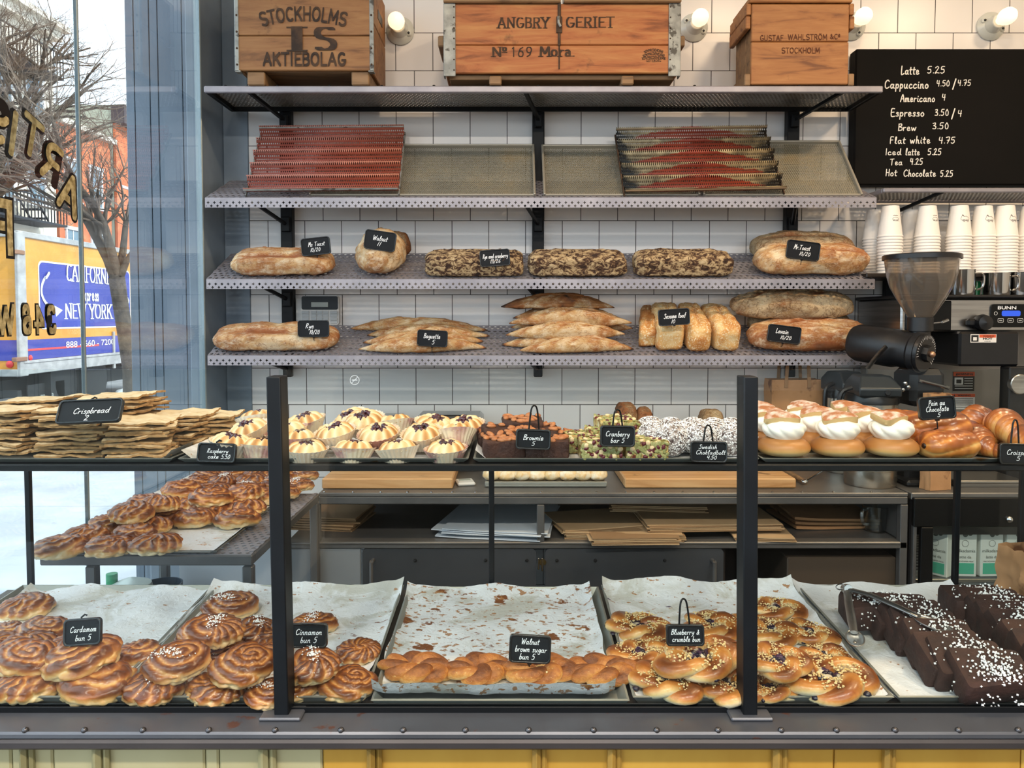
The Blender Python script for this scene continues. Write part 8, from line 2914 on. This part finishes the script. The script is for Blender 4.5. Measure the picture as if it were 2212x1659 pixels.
pcx, pcz = (BX(2138) + BX(2260)) / 2 - bx0, (bz(657) + bz(707)) / 2
T = Matrix.Translation((pcx, -.001, pcz)) @ Matrix.Rotation(R(90), 4, 'X')
cpn = MB().prism(rrect(BX(2260) - BX(2138), bz(657) - bz(707), .012), .005, T=T).build('control_panel', M_gloss, br)
t = NT('blue_lcd'); t.set(col='#1d3fb0', rough=.3); t.b.inputs['Emission Color'].default_value = lin('#2f5fe0'); t.b.inputs['Emission Strength'].default_value = .5
MB().prism(rrect(BX(2201) - BX(2161), bz(671) - bz(683), .006), .0015, T=Matrix.Translation(((BX(2161) + BX(2201)) / 2 - bx0, -.006, (bz(671) + bz(683)) / 2)) @ Matrix.Rotation(R(90), 4, 'X')).build('lcd', t.m, cpn)
m = MB()
sans(m, 'BUNN', 7 * BY / F, facing((BX(2172) - bx0, -.0068, bz(668))), bold=.02, wx=1.5)
for px in (2159, 2180, 2201):
    nib(m, [(p_[0], p_[1]) for p_ in rrect(.020, .014, .003, 2) + rrect(.020, .014, .003, 2)[:1]], .001, .001, facing((BX(px) - bx0, -.0066, bz(692))))
    nib(m, [(-.005, 0), (.005, 0)], .0016, .0016, facing((BX(px) - bx0, -.0066, bz(692))))
nib(m, arc(0, 0, .006, .006, 0, 360, 12), .001, .001, facing((BX(2148) - bx0, -.0066, bz(677))))
m.build('panel_lettering', M_marker, cpn, smooth=None)
T = Matrix.Translation((BX(2112) - bx0, -.002, bz(697))) @ Matrix.Rotation(R(90), 4, 'X')
MB().lathe([(.018, 0), (.028, .01), (.031, .03), (.026, .05), (0, .056)], 24, T=T).box((BX(2092) - bx0, -.02, bz(697)), (.04, .025, .03), b=.008).build('faucet_knob', M_blackp, br)
M_wlabel = mat('white_label', '#e6e4de', .5); M_olabel = mat('orange_label', '#d4582e', .5); M_klabel = mat('black_label', '#1c1c1c', .5)
def sticker(xa, xb, ya, yb, Y, kind):
    x0, x1 = P(xa, 700, Y).x - bx0, P(xb, 700, Y).x - bx0
    z0, z1 = P(2100, yb, Y).z - zb0, P(2100, ya, Y).z - zb0
    cx_, cz_, w, h = (x0 + x1) / 2, (z0 + z1) / 2, x1 - x0, z1 - z0
    y = Y - BY
    m = MB()
    if kind == 'hot':
        m.box((cx_, y, cz_), (w, .001, h)); m.box((cx_ + w * .16, y - .0005, cz_ + h * .28), (w * .64, .001, h * .36), mi=1)
        m.box((cx_ - w * .33, y - .0005, cz_), (w * .28, .001, h * .8), mi=2); m.box((cx_ + w * .16, y - .0005, cz_ - h * .2), (w * .62, .001, h * .52))
        sans(m, 'WARNING', h * .2, facing((cx_ + w * .19, y - .0012, cz_ + h * .18)), 2, bold=.02); sans(m, 'HOT', h * .24, facing((cx_ + w * .16, y - .0012, cz_ - h * .15)), 2, bold=.05, wx=1.6); sans(m, 'LIQUID', h * .13, facing((cx_ + w * .16, y - .0012, cz_ - h * .4)), 2, bold=.02, wx=1.3)
        m.box((cx_ - w * .33, y - .001, cz_ - h * .05), (w * .14, .001, h * .4))
    else:
        m.box((cx_, y, cz_), (w, .001, h), mi=0 if kind == 'w' else 2); m.box((cx_, y - .0005, cz_ + h * .38), (w, .001, h * .22), mi=1)
        sans(m, 'WARNING', h * .11, facing((cx_ + w * .05, y - .0012, cz_ + h * .33)), 2, bold=.03, wx=1.1)
        m.add([(cx_ - w * .40, y - .0012, cz_ + h * .31), (cx_ - w * .30, y - .0012, cz_ + h * .31), (cx_ - w * .35, y - .0012, cz_ + h * .45)], [(0, 1, 2)], 2)
        if kind == 'k':
            m.box((cx_ - w * .24, y - .0008, cz_ + h * .02), (w * .4, .001, h * .36), mi=0)
            m.box((cx_ - w * .24, y - .0012, cz_ + .0), (w * .24, .001, h * .2), mi=2)
        for q in range(5):
            m.box((cx_ + (w * .22 if q < 3 and kind == 'k' else 0), y - .001, cz_ + h * (.16 - .13 * q)), (w * (.4 if q < 3 and kind == 'k' else .84), .001, h * .03), mi=2 if kind == 'w' else 0)
    m.build('warning_sticker', [M_wlabel, M_olabel, M_klabel], br, smooth=None)
sticker(2097, 2153, 722, 740, BY - .042, 'hot')
sticker(2062, 2108, 803, 845, BY + .268, 'k')
sticker(2057, 2110, 850, 884, BY + .268, 'w')
T = Matrix.Translation((BX(2206, BY - .08) - bx0, -.08, P(2100, 830, BY - .08).z - zb0)) @ Matrix.Rotation(R(90), 4, 'X')
MB().lathe([(.0, -.02), (.032, -.02), (.036, .0), (.036, .006), (.033, .008), (0, .006)], 28, T=T).build('gauge', M_brush, br)
# steel cans on the brewer
zc = zb0 + bz(641) + .0065
def can(label, px, wpx, ytop, Y):
    r = thing('steel_can', label, 'steel pitcher', (P(px, 600, Y).x, Y, zc), group='steel pitchers on the brewer')
    r_ = wpx / 2 * Y / F; h = P(px, ytop, Y).z - zc
    MB().lathe([(0, 0), (r_ * .97, 0), (r_, .004), (r_, h - .004), (r_ * 1.02, h), (r_ * .96, h), (r_ * .95, .006), (0, .006)], 36).build('can', M_chrome, r)
    MB().tube(smooth_line3([(r_ * .98, -.02, h * .85), (r_ * 1.35, -.03, h * .8), (r_ * 1.35, -.03, h * .35), (r_ * .98, -.02, h * .2)], 4), .004, 6).build('handle', M_chrome, r)
can('steel pitcher on the brewer, left one beside the grinder hopper', 2077, 54, 583, 2.93)
can('steel pitcher on the brewer, second from the left', 2153, 52, 590, 2.93)
can('steel pitcher on the brewer, at the right edge', 2203, 44, 588, 2.95)
o = MB().lathe([(0, 0), (.014, 0), (.015, .05), (.012, .055), (0, .055)], 16).build('green_bottle', mat('green_glass', '#1d6b45', .2), loc=(P(2110, 600, 3.0).x, 3.0, zc)); tag(o, 'small green bottle standing between the steel pitchers', 'bottle')
# folded kraft bag behind the pastries and bits on the right top
o = crumple_bag('paper_bag', '', (P(2003, 900, 2.72).x, 2.66, CZ + .001), .085, .05, P(2003, 846, 2.72).z - CZ, 13, M_kraft, .25, .004); tag(o, 'folded tan paper bag standing behind the chocolate pastry sign', 'paper bag')
MT = thing('steel_drip_tray', 'low steel drip tray on the right counter under the case shelf', 'drip tray', (P(2140, 1045, 2.68).x, 2.68, CZ + .001))
MB().box((0, .1, .018), (.24, .2, .012), b=.004).box((0, .1, .006), (.22, .18, .012)).build('tray', M_brush, MT)
